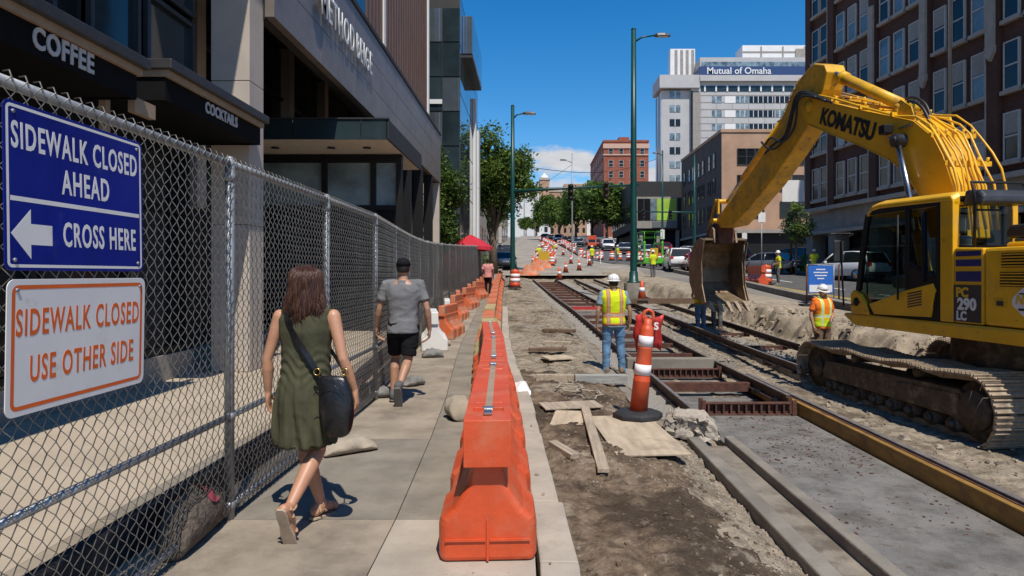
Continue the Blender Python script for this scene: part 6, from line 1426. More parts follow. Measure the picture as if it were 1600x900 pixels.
mb = MB(); mb.lathe([(.06, 2.46), (.065, 2.6), (.05, 2.66), (.04, 2.7)], 12, M=T(-.72, -.52, 0)); mb.build('beacon', M['lens'], hood)
mb = MB(); mb.path([(-1.28, -.35, 2.42), (-1.28, -.36, 3.02), (-1.28, -.30, 3.2), (-.62, -.30, 3.2), (-.58, -.32, 3.15), (-.58, -.32, 2.44)], .017, 8); mb.path([(-1.28, -.36, 2.86), (-.95, -.37, 2.86), (-.94, -.37, 2.9)], .014, 6); mb.build('handrail', M['black'], E)
mb = MB(); mb.path([(1.2, .0, 2.42), (1.2, .0, 2.9), (1.2, -1.2, 2.9), (1.2, -1.2, 2.42)], .017, 8); mb.bx(.3, 1.38, -.5, 1.7, 1.51, 2.2); mb.build('right_deck', M['yellow'], E, bevel=.02)
mb = MB(); mb.prism([(-2.62, 1.3), (-3.1, 1.4), (-3.15, 2.2), (-2.8, 2.35), (-2.76, 1.8)], -1.3, 1.3, 'x'); mb.build('counterweight', M['yellow_bare'], E, bevel=.08, seg=3)
# boom
bx0_, bx1_ = -.53, -.02
low = [(1251, 178), (1258, 190), (1265, 195), (1310, 214), (1350, 230), (1390, 250), (1414, 267), (1433, 301), (1452, 372)]
top = [(1496, 372), (1489, 290), (1473, 242), (1459, 215), (1427, 189), (1350, 173), (1275, 155), (1260, 148), (1252, 158)]
poly = [bpt(*p) for p in low + top]
mb = MB(); mb.prism(poly, bx0_, bx1_, 'x'); boom = mb.build('boom', M['yellow'], E, bevel=.018, seg=2)
mb = MB()
for a, b_ in (((1414, 267), (1433, 301)),): pass
for seq in (low[2:8], top[1:7]):
    mb.path([(bx0_ - .004, *bpt(*p)) for p in seq], .009, 6)
mb.build('weld_edge', M['yellow_bare'], boom)
cy, cz = bpt(1322, 194, bx0_); a0 = bpt(1292, 186); a1 = bpt(1352, 205); dv = Vector((0, a1[0] - a0[0], a1[1] - a0[1])).normalized(); up = Vector((0, -dv.z, dv.y)); up = up if up.z > 0 else -up
text('KOMATSU', .40, 'lettering', M['decal_black'], frame((bx0_ - .006, cy, cz), dv, up), boom, .004, xs=.93, bold=.016, sp=.98)
# foot pin, lamp, boom cylinder
mb = MB(); y, z = bpt(1412, 220); mb.cyl((bx0_ - .16, y, z), (bx1_ + .16, y, z), .105, n=18); mb.cyl((bx0_ - .19, y, z), (bx0_ - .16, y, z), .07, n=14); mb.build('cylinder_pin', M['hose'], boom)
mb = MB(); y1, z1 = bpt(1396, 203); mb.box((bx0_ - .13, y1, z1), (.16, .16, .15)); lp = mb.build('work_lamp', M['black'], boom, bevel=.02)
mb = MB(); mb.box((bx0_ - .05, y1 - .1, z1 - .12), (.06, .24, .03), None); mb.box((bx0_ - .02, y1 - .3, z1 - .02), (.03, .28, .03)); mb.build('lamp_bracket', M['steel'], lp)
for sx in (bx0_ - .10, bx1_ + .10):
    mb = MB(); p0 = Vector((sx, y, z)); p1 = Vector((sx, 1.15, 1.75)); mb.cyl(p0, p0.lerp(p1, .62), .048, n=14); cyl_ = mb.build('boom_cylinder', M['steel'], E)
    mb = MB(); mb.cyl(p0.lerp(p1, .60), p1, .085, n=16); mb.build('cylinder_barrel', M['yellow'], cyl_)
# hydraulic pipes along the back of the boom
for k in range(8):
    x = -.50 + k * .092; off = .05 + .02 * (k % 2)
    seq = [(1262, 150), (1300, 161), (1350, 173), (1400, 184), (1427, 189), (1446, 202), (1459, 215), (1473, 242), (1482, 268), (1489, 292), (1496, 360)]
    pts = []
    prev = [Vector(bpt(*p)) for p in seq]
    for i, p in enumerate(prev):
        t_ = (prev[min(i + 1, len(prev) - 1)] - prev[max(0, i - 1)]).normalized(); n_ = Vector((-t_.y, t_.x)); n_ = n_ if n_.x < 0 or n_.y > .3 else -n_
        q = p + n_ * (off + (.03 * math.sin(i * 1.7 + k))) ; pts.append((x + .05 * max(0, i - 4) * (k / 8) * .35, q.x, q.y))
    if k in (2, 5): pts = pts[3:]
    if k in (1, 6): pts = pts[:5] + [(pts[4][0], pts[4][1] - .1, pts[4][2] - .25)] if k == 6 else pts[4:]
    mb = MB(); mb.path(pts, .0155 if k % 3 else .021, 8); mb.build('hydraulic_pipe', M['yellow'], boom)
for px, py in ((1300, 158), (1345, 168), (1395, 179), (1456, 211), (1478, 255)):
    y, z = bpt(px, py); mb = MB(); mb.box((-.2, y, z), (.72, .05, .07)); 
    for k in range(5): mb.cyl((-.46 + k * .14, y, z), (-.46 + k * .14, y - .03, z + .09), .02, n=8)
    mb.build('pipe_clamp', M['yellow_bare'], boom)
# arm with its cylinder
al = [(1262, 108), (1250, 122), (1238, 143), (1228, 168), (1214, 200), (1195, 235), (1178, 262), (1158, 290), (1140, 314), (1122, 338), (1116, 347)]
ar = [(1126, 356), (1146, 352), (1168, 328), (1200, 290), (1232, 244), (1262, 198), (1278, 168), (1286, 140), (1292, 112), (1288, 101), (1272, 99)]
mb = MB(); mb.prism([bpt(*p, -.48) for p in al + ar], -.48, -.08, 'x'); arm = mb.build('arm', M['arm_yellow'], E, bevel=.02)
mb = MB(); mb.path([(-.488, *bpt(*p, -.48)) for p in al[1:9]], .010, 6); mb.build('weld_edge', M['yellow_bare'], arm)
p0 = Vector((-.28, *bpt(1284, 106, -.28))); p1 = Vector((-.28, *bpt(1418, 168, -.28)))
mb = MB(); mb.cyl(p0, p0.lerp(p1, .34), .055, n=14); ac = mb.build('arm_cylinder', M['steel'], E)
mb = MB(); mb.cyl(p0.lerp(p1, .28), p0.lerp(p1, .32), .118, n=18); mb.cyl(p0.lerp(p1, .32), p0.lerp(p1, .93), .098, n=18); mb.cyl(p0.lerp(p1, .93), p1, .075, n=14); mb.build('cylinder_barrel', M['yellow_bare'], ac)
mb = MB(); mb.prism([bpt(*p, -.4) for p in ((1396, 184), (1436, 192), (1428, 166), (1412, 156), (1402, 164))], -.45, -.40, 'x'); mb.prism([bpt(*p, -.14) for p in ((1396, 184), (1436, 192), (1428, 166), (1412, 156), (1402, 164))], -.16, -.11, 'x'); mb.cyl((-.47, p1.y, p1.z), (-.09, p1.y, p1.z), .06, n=12); mb.build('cylinder_bracket', M['yellow_bare'], boom)
mb = MB(); y, z = bpt(1264, 166); mb.cyl((bx0_ - .05, y, z), (bx1_ + .05, y, z), .11, n=18); mb.build('arm_pin', M['yellow_bare'], arm)
# hoses looping from boom to arm
hs_ = [[(1275, 152), (1256, 150), (1246, 160), (1244, 185), (1238, 205), (1222, 222), (1205, 215), (1196, 226)], [(1290, 158), (1262, 146), (1248, 150), (1240, 172), (1232, 205), (1215, 230), (1200, 232), (1190, 222)], [(1300, 160), (1258, 143), (1243, 152), (1236, 178), (1226, 212), (1208, 226), (1195, 240)]]
for k, s in enumerate(hs_ + [[(1408, 168), (1422, 158), (1438, 165), (1448, 180), (1456, 200)], [(1402, 162), (1425, 152), (1445, 162), (1455, 185)], [(1250, 195), (1248, 226), (1262, 236), (1276, 226), (1278, 200)]]):
    xx = (-.62, -.58, -.55, -.40, -.2, -.05)[k]; P_ = [Vector((xx, *bpt(*p, xx))) for p in s]; f = []
    for i in range(len(P_) - 1):
        a_, b_, c_, d_ = P_[max(0, i - 1)], P_[i], P_[i + 1], P_[min(len(P_) - 1, i + 2)]
        for j in range(4):
            t = j / 4; f.append(.5 * ((2 * b_) + (c_ - a_) * t + (2 * a_ - 5 * b_ + 4 * c_ - d_) * t * t + (3 * b_ - a_ - 3 * c_ + d_) * t ** 3))
    f.append(P_[-1]); mb = MB(); mb.path(f, .024, 8); mb.build('hose', M['hose'], arm)
for off in (.0, .06):
    s = [(1205, 214), (1180, 256), (1160, 286), (1142, 310), (1128, 328)]; mb = MB(); mb.path([(-.40 + off * 3, bpt(*p)[0] - .02, bpt(*p)[1] + .06) for p in s], .022, 6); mb.build('hydraulic_pipe', M['yellow_bare'], arm)
# bucket cylinder along the arm's back, links, coupler and bucket
p0 = Vector((-.28, *bpt(1224, 200, -.28))); p1 = Vector((-.28, *bpt(1138, 322, -.28)))
mb = MB(); q0 = p0 + V(0, .09, .12); q1 = p1 + V(0, .10, .13); mb.cyl(q0, q0.lerp(q1, .66), .08, n=14); mb.box(q0 - V(0, .02, .06), (.12, .2, .26)); bc = mb.build('bucket_cylinder', M['yellow_bare'], E)
mb = MB(); mb.cyl(q0.lerp(q1, .62), q1, .045, n=12); mb.build('cylinder_rod', M['steel'], bc)
ye_, ze_ = bpt(1130, 345, -.28)
mb = MB()
for sx in (-.56, -.04): mb.loft([[(sx - .03, yy + a, zz + b) for a, b in ((-.07, -.05), (.07, -.05), (.07, .05), (-.07, .05))] + [] for yy, zz in ((q1.y, q1.z), (q1.y + .22, q1.z - .32), (ye_ + .35, ze_ - .45))], smooth=False); mb.box((sx, q1.y - .1, q1.z - .15), (.05, .1, .4))
mb.cyl((-.6, q1.y, q1.z), (.0, q1.y, q1.z), .06, n=12); mb.cyl((-.6, ye_, ze_), (.0, ye_, ze_), .07, n=12); mb.build('bucket_link', M['yellow_bare'], E, bevel=.01)
mb = MB(); mb.prism([(ye_ - .2, ze_ - .1), (ye_ + .3, ze_ - .05), (ye_ + .5, ze_ - .45), (ye_ + .3, ze_ - .62), (ye_ - .22, ze_ - .62)], -.5, -.06, 'x'); mb.build('coupler', M['rust'], E, bevel=.03)
BK = link(bpy.data.objects.new('bucket', None)); BK.parent = E; BK.scale = (1.0, 1.0, 1.22); BK.location = (-.26, ye_ + .1, ze_ - .60); BK.empty_display_size = .1
sh_ = [(-.18, .10), (.10, .12), (.45, .05), (.78, -.18), (.95, -.52), (.90, -.88), (.62, -1.14), (.22, -1.24), (-.30, -1.34)]
mb = MB(); t_ = .04
inn = []
for i, p in enumerate(sh_):
    a, b_ = Vector(sh_[max(0, i - 1)]), Vector(sh_[min(len(sh_) - 1, i + 1)]); d = (b_ - a).normalized(); n_ = Vector((d.y, -d.x)); inn.append(Vector(p) + n_ * t_)
poly = [Vector(p) for p in sh_] + inn[::-1]
n = len(sh_); wd = .56
vs = [(x, p[0], p[1]) for x in (-wd, wd) for p in poly]; fs = []
N2 = 2 * n
for i in range(N2): fs.append((i, (i + 1) % N2, N2 + (i + 1) % N2, N2 + i))
for base, fl_ in ((0, 1), (N2, -1)):
    for i in range(n - 1): f = [base + i, base + i + 1, base + N2 - 2 - i, base + N2 - 1 - i]; fs.append(f if fl_ > 0 else f[::-1])
mb.add(vs, fs, False); mb.build('bucket_shell', M['bucketm'], BK)
for sx in (-1, 1):
    mb = MB(); mb.prism([(-.22, .06)] + sh_[1:-1] + [(-.26, -1.30), (-.05, -.95), (.02, -.4), (-.06, -.05)], sx * (wd + .002), sx * (wd + .036), 'x'); mb.prism([(-.24, .02), (-.14, .02), (.04, -.4), (-.02, -.96), (-.24, -1.28), (-.32, -1.26), (-.1, -.92), (-.06, -.4)], sx * (wd + .037), sx * (wd + .062), 'x'); mb.build('side_plate', M['bucketm'], BK, bevel=.008)
    mb = MB(); mb.prism([(-.25, .0), (.35, .0), (.3, .28), (.05, .42), (-.15, .3)], sx * .30 - .03, sx * .30 + .03, 'x'); mb.build('bucket_ear', M['bucketm'], BK, bevel=.01)
for k in range(5):
    x = -.48 + .24 * k; mb = MB(); mb.loft([[(x - .055, -.28, -1.37), (x + .055, -.28, -1.37), (x + .055, -.28, -1.27), (x - .055, -.28, -1.27)], [(x - .05, -.42, -1.43), (x + .05, -.42, -1.43), (x + .05, -.42, -1.33), (x - .05, -.42, -1.33)], [(x - .03, -.62, -1.50), (x + .03, -.62, -1.50), (x + .03, -.62, -1.475), (x - .03, -.62, -1.475)]], smooth=False); mb.build('bucket_tooth', M['shoe'], BK, bevel=.008)
# the upper works stand a little further over and are a size larger than first drawn
bpy.context.view_layer.update()
K_ = 1.08; Ew = T(6.5, 8.1, -.5) @ RZ(6.5); off_ = Vector((0, 0, 1.6)) * (1 - K_)
S_ = Ew.inverted() @ (Matrix.Translation(off_) @ Matrix.Diagonal((K_, K_, K_, 1))) @ Ew
for o in list(E.children):
    if o.name.split('.')[0] not in ('crawler_track', 'car_body'): o.matrix_local = S_ @ o.matrix_local
# ------------------------------------------------------------------ poles and signals
def pole(name, label, cat, loc, h, r0=.13, r1=.08, arm=None, lamp=None, block=0, m='green_pole', group='green street poles'):
    t = thing(name, label, cat, loc, 0, group)
    mb = MB(); mb.path([(0, 0, block), (0, 0, block + .6), (0, 0, h * .5), (0, 0, h)], [r0, r0, (r0 + r1) / 2, r1], 14); mb.lathe([(r1 * 1.1, h), (r1 * .8, h + .06), (.01, h + .09)], 12); mb.build('pole_shaft', M[m], t)
    mb = MB(); mb.lathe([(r0 * 2.0, block), (r0 * 2.0, block + .05), (r0 * 1.35, block + .1), (r0 * 1.2, block + .5), (r0, block + .55)], 14); mb.build('pole_base', M[m], t)
    if block: mb = MB(); mb.rings_xy([(0, 0, -.3, .46, .46), (0, 0, block, .42, .42)], 16, p=4); mb.build('foundation', M['concrete3'], t, bevel=.02)
    if lamp:
        lx, lz = lamp; mb = MB(); mb.path([(0, 0, lz - .25), (lx * .4, 0, lz), (lx, 0, lz + .08)], [.05, .045, .035], 8); mb.build('lamp_arm', M[m], t)
        mb = MB(); mb.loft([[(lx + u, -wd, lz + .03), (lx + u, wd, lz + .03), (lx + u, wd * .7, lz + .03 + hh), (lx + u, -wd * .7, lz + .03 + hh)] for u, wd, hh in ((-.05, .06, .08), (.1, .14, .14), (.45, .17, .14), (.72, .12, .08))], smooth=False); lh = mb.build('lamp_head', M['blackgrey'], t, bevel=.02)
        mb = MB(); mb.bx(lx + .12, lx + .62, -.11, .11, lz + .005, lz + .028); mb.build('lens', M['lens'], lh)
    if arm:
        L, za, zb, sigs, adir = arm
        mb = MB(); mb.path([(0, 0, za), (adir * L * .3, 0, za + (zb - za) * .4), (adir * L, 0, zb)], [.11, .09, .05], 10); mb.build('mast_arm', M[m], t)
        for f in sigs:
            x = adir * L * f; z = za + (zb - za) * min(1, f + .1); mb = MB(); mb.bx(x - .15, x + .15, -.14, .10, z - .75, z + .2); sg = mb.build('signal_head', M['rust'] if f > .6 else M['black'], t, bevel=.03)
            for k in range(3):
                q = MB(); q.cyl((x, -.17, z + .08 - k * .36), (x, -.30, z + .08 - k * .36), .12, .12, n=12); q.build('signal_visor', M['black'], sg)
    return t
pole('signal_pole', 'dark green signal pole with long mast arm and street lamp, left of the road', 'signal pole', ((801 - 830) * .037, 37, G(37)), 10.5 - G(37) + .8, .15, .10, (7.3, 6.35 - G(37) + .0, 6.75 - G(37), (.46, .74), 1), (.62, 10.8 - G(37)))
pole('street_lamp', 'tall dark green street lamp on a concrete footing between track and street', 'street lamp', (160 * .030, 30, .62), 12.75 - .62 + .3, .165, .115, None, (1.0, 12.7 - .62), .56)
t = pole('signal_pole', 'dark green signal pole before the black corner building, arm to its left', 'signal pole', (255 * .066, 66, G(66) + .3), 11.0, .16, .1, (6.2, 7.3 - 2.2, 7.0 - 1.8, (.4, .85), -1), None)
pole('street_lamp', 'green pole in front of the lime glazing of the black corner building', 'street lamp', (205 * .075, 75, G(75) + .3), 12.5, .14, .1, None, (-1.1, 12.2))
pole('utility_pole', 'slim pale pole with small boxes standing among the drums in the pale road', 'pole', (64 * .075, 75, groundz(4.8, 75)), 12.2, .10, .06, None, (-1.4, 11.4), 0, 'galv', None)
for i, (px, d, h, lab) in enumerate(((839, 230, 20, 'farthest utility pole at the end of the street'), (836, 190, 14, 'thin far pole left of the slim brown tower'), (819, 260, 17, 'thin far pole left of the road end'))):
    x = (px - 830) / 1000 * d; pole('utility_pole', lab, 'pole', (x, d, G(d)), h, .18, .12, None, None, 0, 'bark', 'far utility poles')
# street furniture on the right
def post_sign(label, px, d, h, w_, hh, m, name='street_sign'):
    x = (px - 830) / 1000 * d; t = thing(name, label, 'sign', (x, d, groundz(x, d))); mb = MB(); mb.cyl((0, 0, 0), (0, 0, h), .035, n=8); mb.build('post', M['galv'], t)
    mb = MB(); mb.box((0, -.05, h - hh / 2 - .1), (w_, .02, hh)); mb.build('plate', M[m], t, bevel=.004); return t
post_sign('parking sign on a thin post in front of the tan brick block', 1190, 40, 4.2, .45, .6, 'sign_white')
post_sign('white sign on a post by the black corner building', 1035, 62, 3.4, .4, .9, 'sign_white')
post_sign('small sign on a post by the cars near the bucket', 1163, 52, 3.0, .4, .5, 'sign_white')
b = thing('banner_post', 'post with a white banner beside the corner of the brown warehouse', 'banner', (406 * .0445, 44.5, G(44) + .4)); mb = MB(); mb.cyl((0, 0, 0), (0, 0, 9), .09, n=10); mb.build('post', M['bark'], b); mb = MB(); mb.box((.1, -.1, 5.7), (1.5, .03, 1.5)); mb.build('banner_cloth', M['sign_white'], b)
# blue information board in a frame
s = thing('info_board', 'blue notice board in a steel frame at the kerb behind the orange-vest worker', 'notice board', (452 * .0232, 23.2, G(23) + .27), -4)
mb = MB(); mb.bx(-.44, .44, -.02, .02, .32, 1.32); mb.build('board', M['sky_blue_sign'], s, bevel=.005)
mb = MB(); mb.bx(-.40, .40, -.03, -.021, .36, .62); mb.build('white_panel', M['sign_white'], s)
mb = MB()
for k, w_ in enumerate((.32, .5, .42, .24)): mb.bx(-w_ / 2, w_ / 2, -.026, -.021, 1.16 - .11 * k, 1.20 - .11 * k)
mb.build('text_line', M['decal_white'], s)
mb = MB(); [mb.cyl((x, 0, 0), (x, 0, 1.36), .018, n=8) for x in (-.47, .47)]; mb.cyl((-.47, 0, 1.36), (.47, 0, 1.36), .018, n=8); [mb.bx(x - .02, x + .02, -.3, .3, 0, .03) for x in (-.47, .47)]; mb.build('frame', M['galv'], s)
for i, (x, y) in enumerate(((9.3, 21.6), (11.3, 23.5), (12.6, 24.0))):
    t = thing('guard_post', ('thin barrier post left of the blue notice board', 'thin barrier post just right of the blue notice board', 'black tube post with lamp right of the notice board, near the cab')[i], 'post', (x, y, G(y) + .27)); mb = MB(); mb.cyl((0, 0, .05), (0, 0, 1.35), .03, n=8); mb.build('tube', M['black'] if i == 2 else M['rust'], t); mb = MB(); mb.box((0, 0, .03), (.4, .4, .06)); mb.build('foot', M['rubber'], t)
# planters by the young tree
for i in range(2):
    t = thing('planter', ('left', 'right')[i] + ' of two green planters under the young street tree', 'planter', (19.6 + i * 1.0 - 1.0, 46, G(46) + .4)); mb = MB(); mb.lathe([(.25, 0), (.38, .6), (.40, .62), (.34, .62)], 14); mb.build('pot', M['greenmachine'], t)
    mb = MB(); rr = random.Random(i)
    for k in range(60): a = rr.uniform(0, 6.28); r = rr.uniform(0, .3); z = .6 + rr.uniform(0, .5); mb.add([(r * math.cos(a), r * math.sin(a), z), (r * math.cos(a) + .12, r * math.sin(a), z + .1), (r * math.cos(a) + .05, r * math.sin(a) + .12, z + .14)], [(0, 1, 2)])
    mb.build('foliage', M['leaf'], t)
# red parasol by the pavement on the left
U = thing('parasol', 'red canvas parasol behind the fence at the end of the office front', 'parasol', (-3.35, 35.5, G(35.5)))
mb = MB(); mb.cyl((0, 0, 0), (0, 0, 3.1), .03, n=8); mb.build('pole', M['galv'], U)
mb = MB(); n = 8; rg = [[(r * math.cos(2 * PI * k / n + .3), r * math.sin(2 * PI * k / n + .3), z - (.06 if k % 2 else 0)) for k in range(n)] for r, z in ((1.75, 2.22), (1.72, 2.42), (.9, 2.78), (.05, 3.1))]; mb.loft(rg, smooth=False, cap=False); o = mb.build('canopy', M['red_canvas'], U); U.scale = (.72, .72, .95); o.modifiers.new('s', 'SOLIDIFY').thickness = .01
# wires
for i, (a, b_) in enumerate((((-1.0, 37, 7.9), (13, 66, 13.5)), ((4.9, 75, 14.5), (-3, 110, 16)), ((2, 190, 27), (-2, 260, 34)))):
    a, b_ = Vector(a), Vector(b_); mb = MB(); mb.path([a.lerp(b_, k / 12) - V(0, 0, .9 * math.sin(PI * k / 12)) for k in range(13)], .02, 5); o = mb.build('overhead_wire', M['black']); tag(o, ('overhead wire from the left signal pole to the right', 'overhead wire above the pale road', 'far overhead wire at the street end')[i], 'wire')
# green lift machine by the tall pole
g = thing('lift_machine', 'bright green scissor lift parked right of the tall green street lamp', 'lift', (185 * .056, 56, groundz(10.3, 56)), 8)
mb = MB()
for x in (-.8, .8):
    for z in (.3, 2.0): mb.box((x, 0, z), (.18, 2.2, .2))
    mb.box((x, -1, 1.2), (.16, .16, 1.9)); mb.box((x, 1, 1.2), (.16, .16, 1.9))
mb.box((0, -1.05, .5), (1.7, .2, .5)); mb.build('chassis', M['greenmachine'], g, bevel=.03)
mb = MB(); 
for z in (2.5, 3.0): mb.path([(-.8, -1, z), (.8, -1, z), (.8, 1, z), (-.8, 1, z)], .03, 6, closed=True)
for x in (-.8, .8):
    for y in (-1, 1): mb.cyl((x, y, 2.1), (x, y, 3.0), .03, n=6)
mb.build('guard_rail', M['greenmachine'], g)
mb = MB(); mb.box((0, -1.2, 1.1), (.7, .1, .9)); mb.build('panel', M['signal_yellow'], g, bevel=.02)
for x in (-.75, .75):
    for y in (-.75, .75): mb = MB(); mb.cyl((x - .1, y, .3), (x + .1, y, .3), .3, n=16); mb.build('wheel', M['tyre'], g)

# ------------------------------------------------------------------ trees
def make_tree(name, label, loc, trunk, clumps, n, leaf, mats, seed=1, group=None, limbs=True):
    rr = random.Random(seed); t = thing(name, label, 'tree', loc, 0, group)
    mb = MB(); h, r = trunk; mb.path([(0, 0, -.1), (.03 * h * rr.uniform(-1, 1), 0, h * .5), (0, .02 * h, h)], [r * 1.25, r * .85, r * .6], 10)
    for c, rad in clumps[:10]:
        if limbs: e = Vector(c); b = V(0, 0, h * rr.uniform(.65, 1)); mb.path([b, b.lerp(e, .5) + V(0, 0, -.1 * rad[0]), e], [r * .45, r * .28, r * .1], 6)
    mb.build('trunk', M['bark'], t)
    per = n // len(clumps)
    crown = MB()
    for ci, (c, rad) in enumerate(clumps):
        subs = []
        for _ in range(14):
            v = Vector((rr.gauss(0, 1), rr.gauss(0, 1), rr.gauss(0, 1))).normalized() * rr.uniform(.55, 1.0); subs.append(Vector((c[0] + v.x * rad[0], c[1] + v.y * rad[1], c[2] + v.z * rad[2])))
        for k in range(per):
            s = subs[rr.randrange(14)]; q = .30 * rad[0]; p = s + Vector((rr.gauss(0, q), rr.gauss(0, q), rr.gauss(0, q * .75)))
            u = Vector((rr.gauss(0, 1), rr.gauss(0, 1), rr.gauss(0, .7))).normalized(); w_ = u.cross(Vector((rr.gauss(0, 1), rr.gauss(0, 1), rr.gauss(0, 1)))).normalized(); a = leaf * rr.uniform(.6, 1.3)
            crown.cm = 0 if (ci + (k % 14 in (3, 5))) % 3 else 1
            crown.add([p - u * a, p + w_ * a * .42, p + u * a, p - w_ * a * .42], [(0, 1, 2, 3)])
    me = bpy.data.meshes.new('crown'); me.from_pydata(crown.v, [], crown.f); me.polygons.foreach_set('material_index', crown.mi); me.update()
    for m in mats: me.materials.append(M[m])
    o = link(bpy.data.objects.new('crown', me)); o.parent = t
    return t
rr = random.Random(21)
def cl(n, R0, zc, sz, rad, flat=1):
    out = []
    for k in range(n):
        v = Vector((rr.gauss(0, 1), rr.gauss(0, 1), rr.gauss(0, 1))).normalized() * rr.uniform(.35, 1); q = rad * rr.uniform(.7, 1.2); out.append(((v.x * R0, v.y * R0, zc + v.z * sz), (q, q, q * flat)))
    return out
g0 = G(50)
make_tree('street_tree', 'big green tree on the left pavement, behind the first signal pole', (-2.9, 50, g0), (4.2, .28), cl(30, 3.0, 7.4, 3.3, 1.15), 21000, .16, ['leaf', 'leaf2'], 3)
make_tree('street_tree', 'dark bushy tree in front of the glass tower, behind the office corner', (-4.75, 34.6, G(35)), (3.0, .12), cl(18, .85, 4.7, 3.0, .75), 11000, .11, ['leaf2', 'leaf'], 4)
make_tree('street_tree', 'smaller tree further up the left pavement past the big one', (-4.6, 72, G(72)), (3, .2), cl(12, 2.0, 5.2, 2.2, 1.1), 6000, .2, ['leaf2', 'leaf'], 6)
mt = make_tree('street_tree', 'leafy tree, leftmost of the far row under the red brick block', (6.0, 135, G(135)), (3.5, .25), cl(16, 3.6, 6.4, 2.6, 1.6, .85), 6500, .34, ['leaf', 'leaf2'], 7, 'trees in the far row')
for i, (px, d, s, lab) in enumerate(((900, 128, 1.0, 'second tree from the left in the far row under the red brick block'), (925, 120, 1.08, 'third tree from the left in the far row, below the red brick block'), (948, 112, 1.02, 'fourth tree from the left in the far row, beside the black corner building'), (965, 118, .95, 'rightmost tree of the far row, half behind the black corner building'), (862, 150, .95, 'low tree behind the left end of the far row'), (838, 230, .8, 'small tree at the far end of the street'), (822, 250, .9, 'dark tree at the far end of the street, left of the road'))):
    x = (px - 830) / 1000 * d; dup(mt, (x, d, G(d)), 50 * i + 30, lab, 'trees in the far row', s * (1.18 if d < 160 else .9))
make_tree('street_tree', 'young thin street tree on the far pavement in front of the brown warehouse', (414 * .0435, 43.5, G(43.5) + .35), (2.6, .07), cl(12, .95, 3.4, 1.15, .5), 4200, .10, ['leaf_blue', 'leaf'], 9)
for i, (x, y, rad, m_) in enumerate(((-4.6, 33.6, .7, 'red_flower'), (-4.1, 34.6, .6, 'red_flower'), (-3.6, 39, .8, 'leaf'))):
    make_tree('flower_bush', ('red flowering bush at the office corner behind the fence', 'second red flowering bush next to the parasol', 'green bush beyond the red parasol')[i], (x, y, G(y)), (.5, .05), [((0, 0, 1.0), (rad, rad, rad * .8)), ((.4, 0, 1.4), (rad * .7,) * 3)], 1500, .08, [m_, 'leaf2'], 30 + i, None, False)

# ------------------------------------------------------------------ cars
def make_car(suv):
    t = thing('parked_car', 'x', 'car', (0, 0, 0)); zr, zb = (1.68, 1.02) if suv else (1.44, .92)
    st = [(-2.25, .50, .84), (-2.15, .38, zb - .04), (-1.5, .28, zb), (0, .26, zb), (1.0, .26, zb - .02), (1.25, .27, zb - .06), (2.05, .3, zb - .2), (2.22, .38, .70), (2.28, .48, .58)]
    mb = MB(); rg = []
    for y, z0, z1 in st:
        w_ = .90 - .10 * max(0, (abs(y) - 1.7) / .6) ** 1.5; rg.append([(-w_ * .93, y, z0), (-w_, y, z0 + .12), (-w_, y, z0 + (z1 - z0) * .6), (-w_ * .94, y, z1), (0, y, z1 + .03), (w_ * .94, y, z1), (w_, y, z0 + (z1 - z0) * .6), (w_, y, z0 + .12), (w_ * .93, y, z0)])
    mb.loft(rg); body = mb.build('car_body', M['carwhite'], t, bevel=.03)
    if suv: gh = [(-2.12, zb - .05), (-1.85, zr - .10), (-.9, zr - .02), (.2, zr - .03), (.55, zr - .12), (1.28, zb - .06)]
    else: gh = [(-1.95, zb - .04), (-1.15, zr - .06), (-.5, zr), (.2, zr - .02), (.5, zr - .08), (1.35, zb - .06)]
    mb = MB(); rg = []
    for y, z in gh:
        f = (z - zb) / (zr - zb); f = max(0, f); wt_ = .84 - .17 * f; rg.append([(-.845, y, zb - .08), (-wt_, y, max(z, zb - .04)), (wt_, y, max(z, zb - .04)), (.845, y, zb - .08)])
    mb.loft(rg, smooth=False); mb.build('windows', M['glass_dark'], t, bevel=.02)
    mb = MB(); rg = []
    for y, z in gh[1:-1]: rg.append([(-.69, y, z - .02), (-.60, y, z + .035), (.60, y, z + .035), (.69, y, z - .02)])
    mb.loft(rg, smooth=True)
    for sx in (-1, 1):
        for (ya, za), (yb, zb2) in ((gh[0], gh[1]), (gh[-2], gh[-1])): mb.path([(sx * .845, ya, max(za, zb)) if za < zb + .1 else (sx * .68, ya, za), (sx * .845, yb, max(zb2, zb - .02)) if zb2 < zb + .1 else (sx * .68, yb, zb2)], .045, 6)
        mb.path([(sx * .85, -.25, zb), (sx * .70, -.28, zr - .04)], .04, 6)
    mb.build('roof', M['carwhite'], t)
    for sx in (-1, 1):
        for y in (-1.4, 1.4):
            mb = MB(); mb.cyl((sx * .72, y, .33), (sx * .915, y, .33), .335, n=20); wh = mb.build('wheel', M['tyre'], t); mb = MB(); mb.cyl((sx * .916, y, .33), (sx * .925, y, .33), .22, n=16); mb.build('rim', M['steel'], wh)
        mb = MB(); mb.bx(sx * .58 - .16, sx * .58 + .16, 2.19, 2.24, .62, .74); mb.build('headlight', M['lens'], t, bevel=.02)
        mb = MB(); mb.bx(sx * .72 - .12, sx * .72 + .12, -2.25, -2.17, .78, 1.02 if suv else .9); mb.build('taillight', M['taillight'], t, bevel=.02)
        mb = MB(); mb.box((sx * .98, .85, zb + .06), (.18, .1, .13)); mb.build('wing_mirror', M['carwhite'], t, bevel=.03)
    mb = MB(); mb.bx(-.26, .26, -2.275, -2.255, .60, .72); mb.bx(-.26, .26, 2.285, 2.295, .42, .53); mb.build('number_plate', M['sign_white'], t)
    mb = MB(); mb.bx(-.8, .8, -2.27, -2.2, .38, .5); mb.bx(-.55, .55, 2.26, 2.30, .36, .56); mb.build('bumper', M['blackgrey'], t, bevel=.02)
    return t
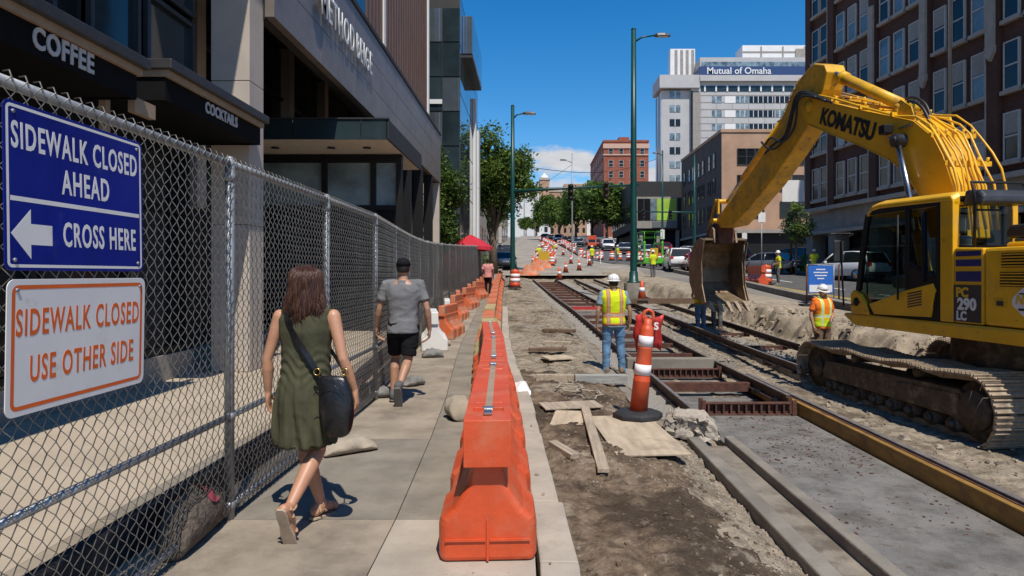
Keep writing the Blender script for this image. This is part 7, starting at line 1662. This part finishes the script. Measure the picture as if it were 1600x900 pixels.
suv, sed = make_car(True), make_car(False)
cars = [(suv, 1327, 38, 18, 'carwhite', 'white SUV parked at the kerb between the young tree and the cab'), (sed, 1200, 46, 35, 'cargrey', 'silver grey car turning behind the orange drum near the bucket'), (suv, 1058, 50, -4, 'carwhite', 'white SUV seen from behind, left of the bucket'),
        (sed, 1088, 47, -6, 'carred', 'dark red car half hidden behind the bucket'), (suv, 950, 92, 176, 'carwhite', 'white van-like car facing the camera left of the tall green pole'), (sed, 976, 84, 172, 'cargrey', 'silver car just left of the tall green pole, facing the camera'),
        (suv, 994, 88, 172, 'cargrey', 'grey car behind the tall green pole'), (suv, 1075, 62, -5, 'cargrey', 'grey car queued ahead of the white SUV'), (sed, 930, 100, 170, 'carred', 'red car far up the street behind the drum row'), (sed, 905, 108, 168, 'carwhite', 'white car far up the street under the tree row'),
        (sed, 887, 122, 168, 'cardark', 'dark car parked far up under the tree row'), (suv, 873, 132, 168, 'carwhite', 'white car near the hilltop under the trees'), (sed, 862, 142, 168, 'cargrey', 'grey car near the hilltop'), (sed, 852, 152, 168, 'cardark', 'dark car nearest the hilltop'),
        (suv, 1150, 56, -8, 'cardark', 'dark SUV parked behind the raised bucket'), (sed, 1010, 78, 174, 'carwhite', 'white car right of the tall green pole, behind the green lift'), (sed, 1035, 84, 0, 'carred', 'red car by the black corner building'),
        (suv, 788, 62, 4, 'cardark', 'dark pickup-like car on the left lane beyond the person in pink'), (suv, 787, 76, 4, 'cargrey', 'grey car ahead of the dark one on the left lane'), (sed, 789, 54, 4, 'cargrey', 'grey car on the left lane just beyond the person in pink'), (sed, 1108, 66, -6, 'carwhite', 'white car up the street beyond the bucket'), (suv, 1240, 52, 20, 'cardark', 'dark car near the planters and the young tree')]
used = set()
for src, px, d, rz, m_, lab in cars:
    x = (px - 830) / 1000 * d; z = groundz(x, d)
    if x < 0: z = G(d) + .1
    if id(src) in used: o = dup(src, (x, d, z), rz, lab)
    else: o = src; o.location = (x, d, z); o.rotation_euler = (0, 0, math.radians(rz)); o['label'] = lab; used.add(id(src))
    o['group'] = 'cars along the street'
    if m_ != 'carwhite': recolor(o, ('car_body', 'roof', 'wing_mirror'), M[m_])
# orange truck with warning board far up
k = thing('work_truck', 'orange work truck with a raised orange board far up the street', 'truck', (93 * .100, 98, groundz(9.1, 98)), 175)
mb = MB(); mb.bx(-1, 1, -2.6, .8, .5, 1.2); mb.build('truck_bed', M['orange'], k, bevel=.05)
mb = MB(); mb.prism([(.85, .5), (2.8, .5), (2.8, 1.15), (2.1, 1.3), (1.8, 2.0), (.85, 2.0)], -.95, .95, 'x'); c = mb.build('truck_cab', M['orange'], k, bevel=.05)
mb = MB(); mb.prism([(1.86, 1.98), (2.14, 1.34), (2.16, 1.36), (1.88, 2.0)], -.8, .8, 'x'); mb.build('windscreen', M['glass_dark'], c)
mb = MB(); mb.box((0, -1.0, 2.6), (1.9, .12, .95)); mb.cyl((0, -1, 1.2), (0, -1, 2.2), .06, n=8); mb.build('warning_board', M['orange'], k)
for sx in (-1, 1):
    for y in (-1.7, 1.9): mb = MB(); mb.cyl((sx * .75, y, .45), (sx * 1.0, y, .45), .45, n=18); mb.build('wheel', M['tyre'], k)
k.scale = (.68,) * 3
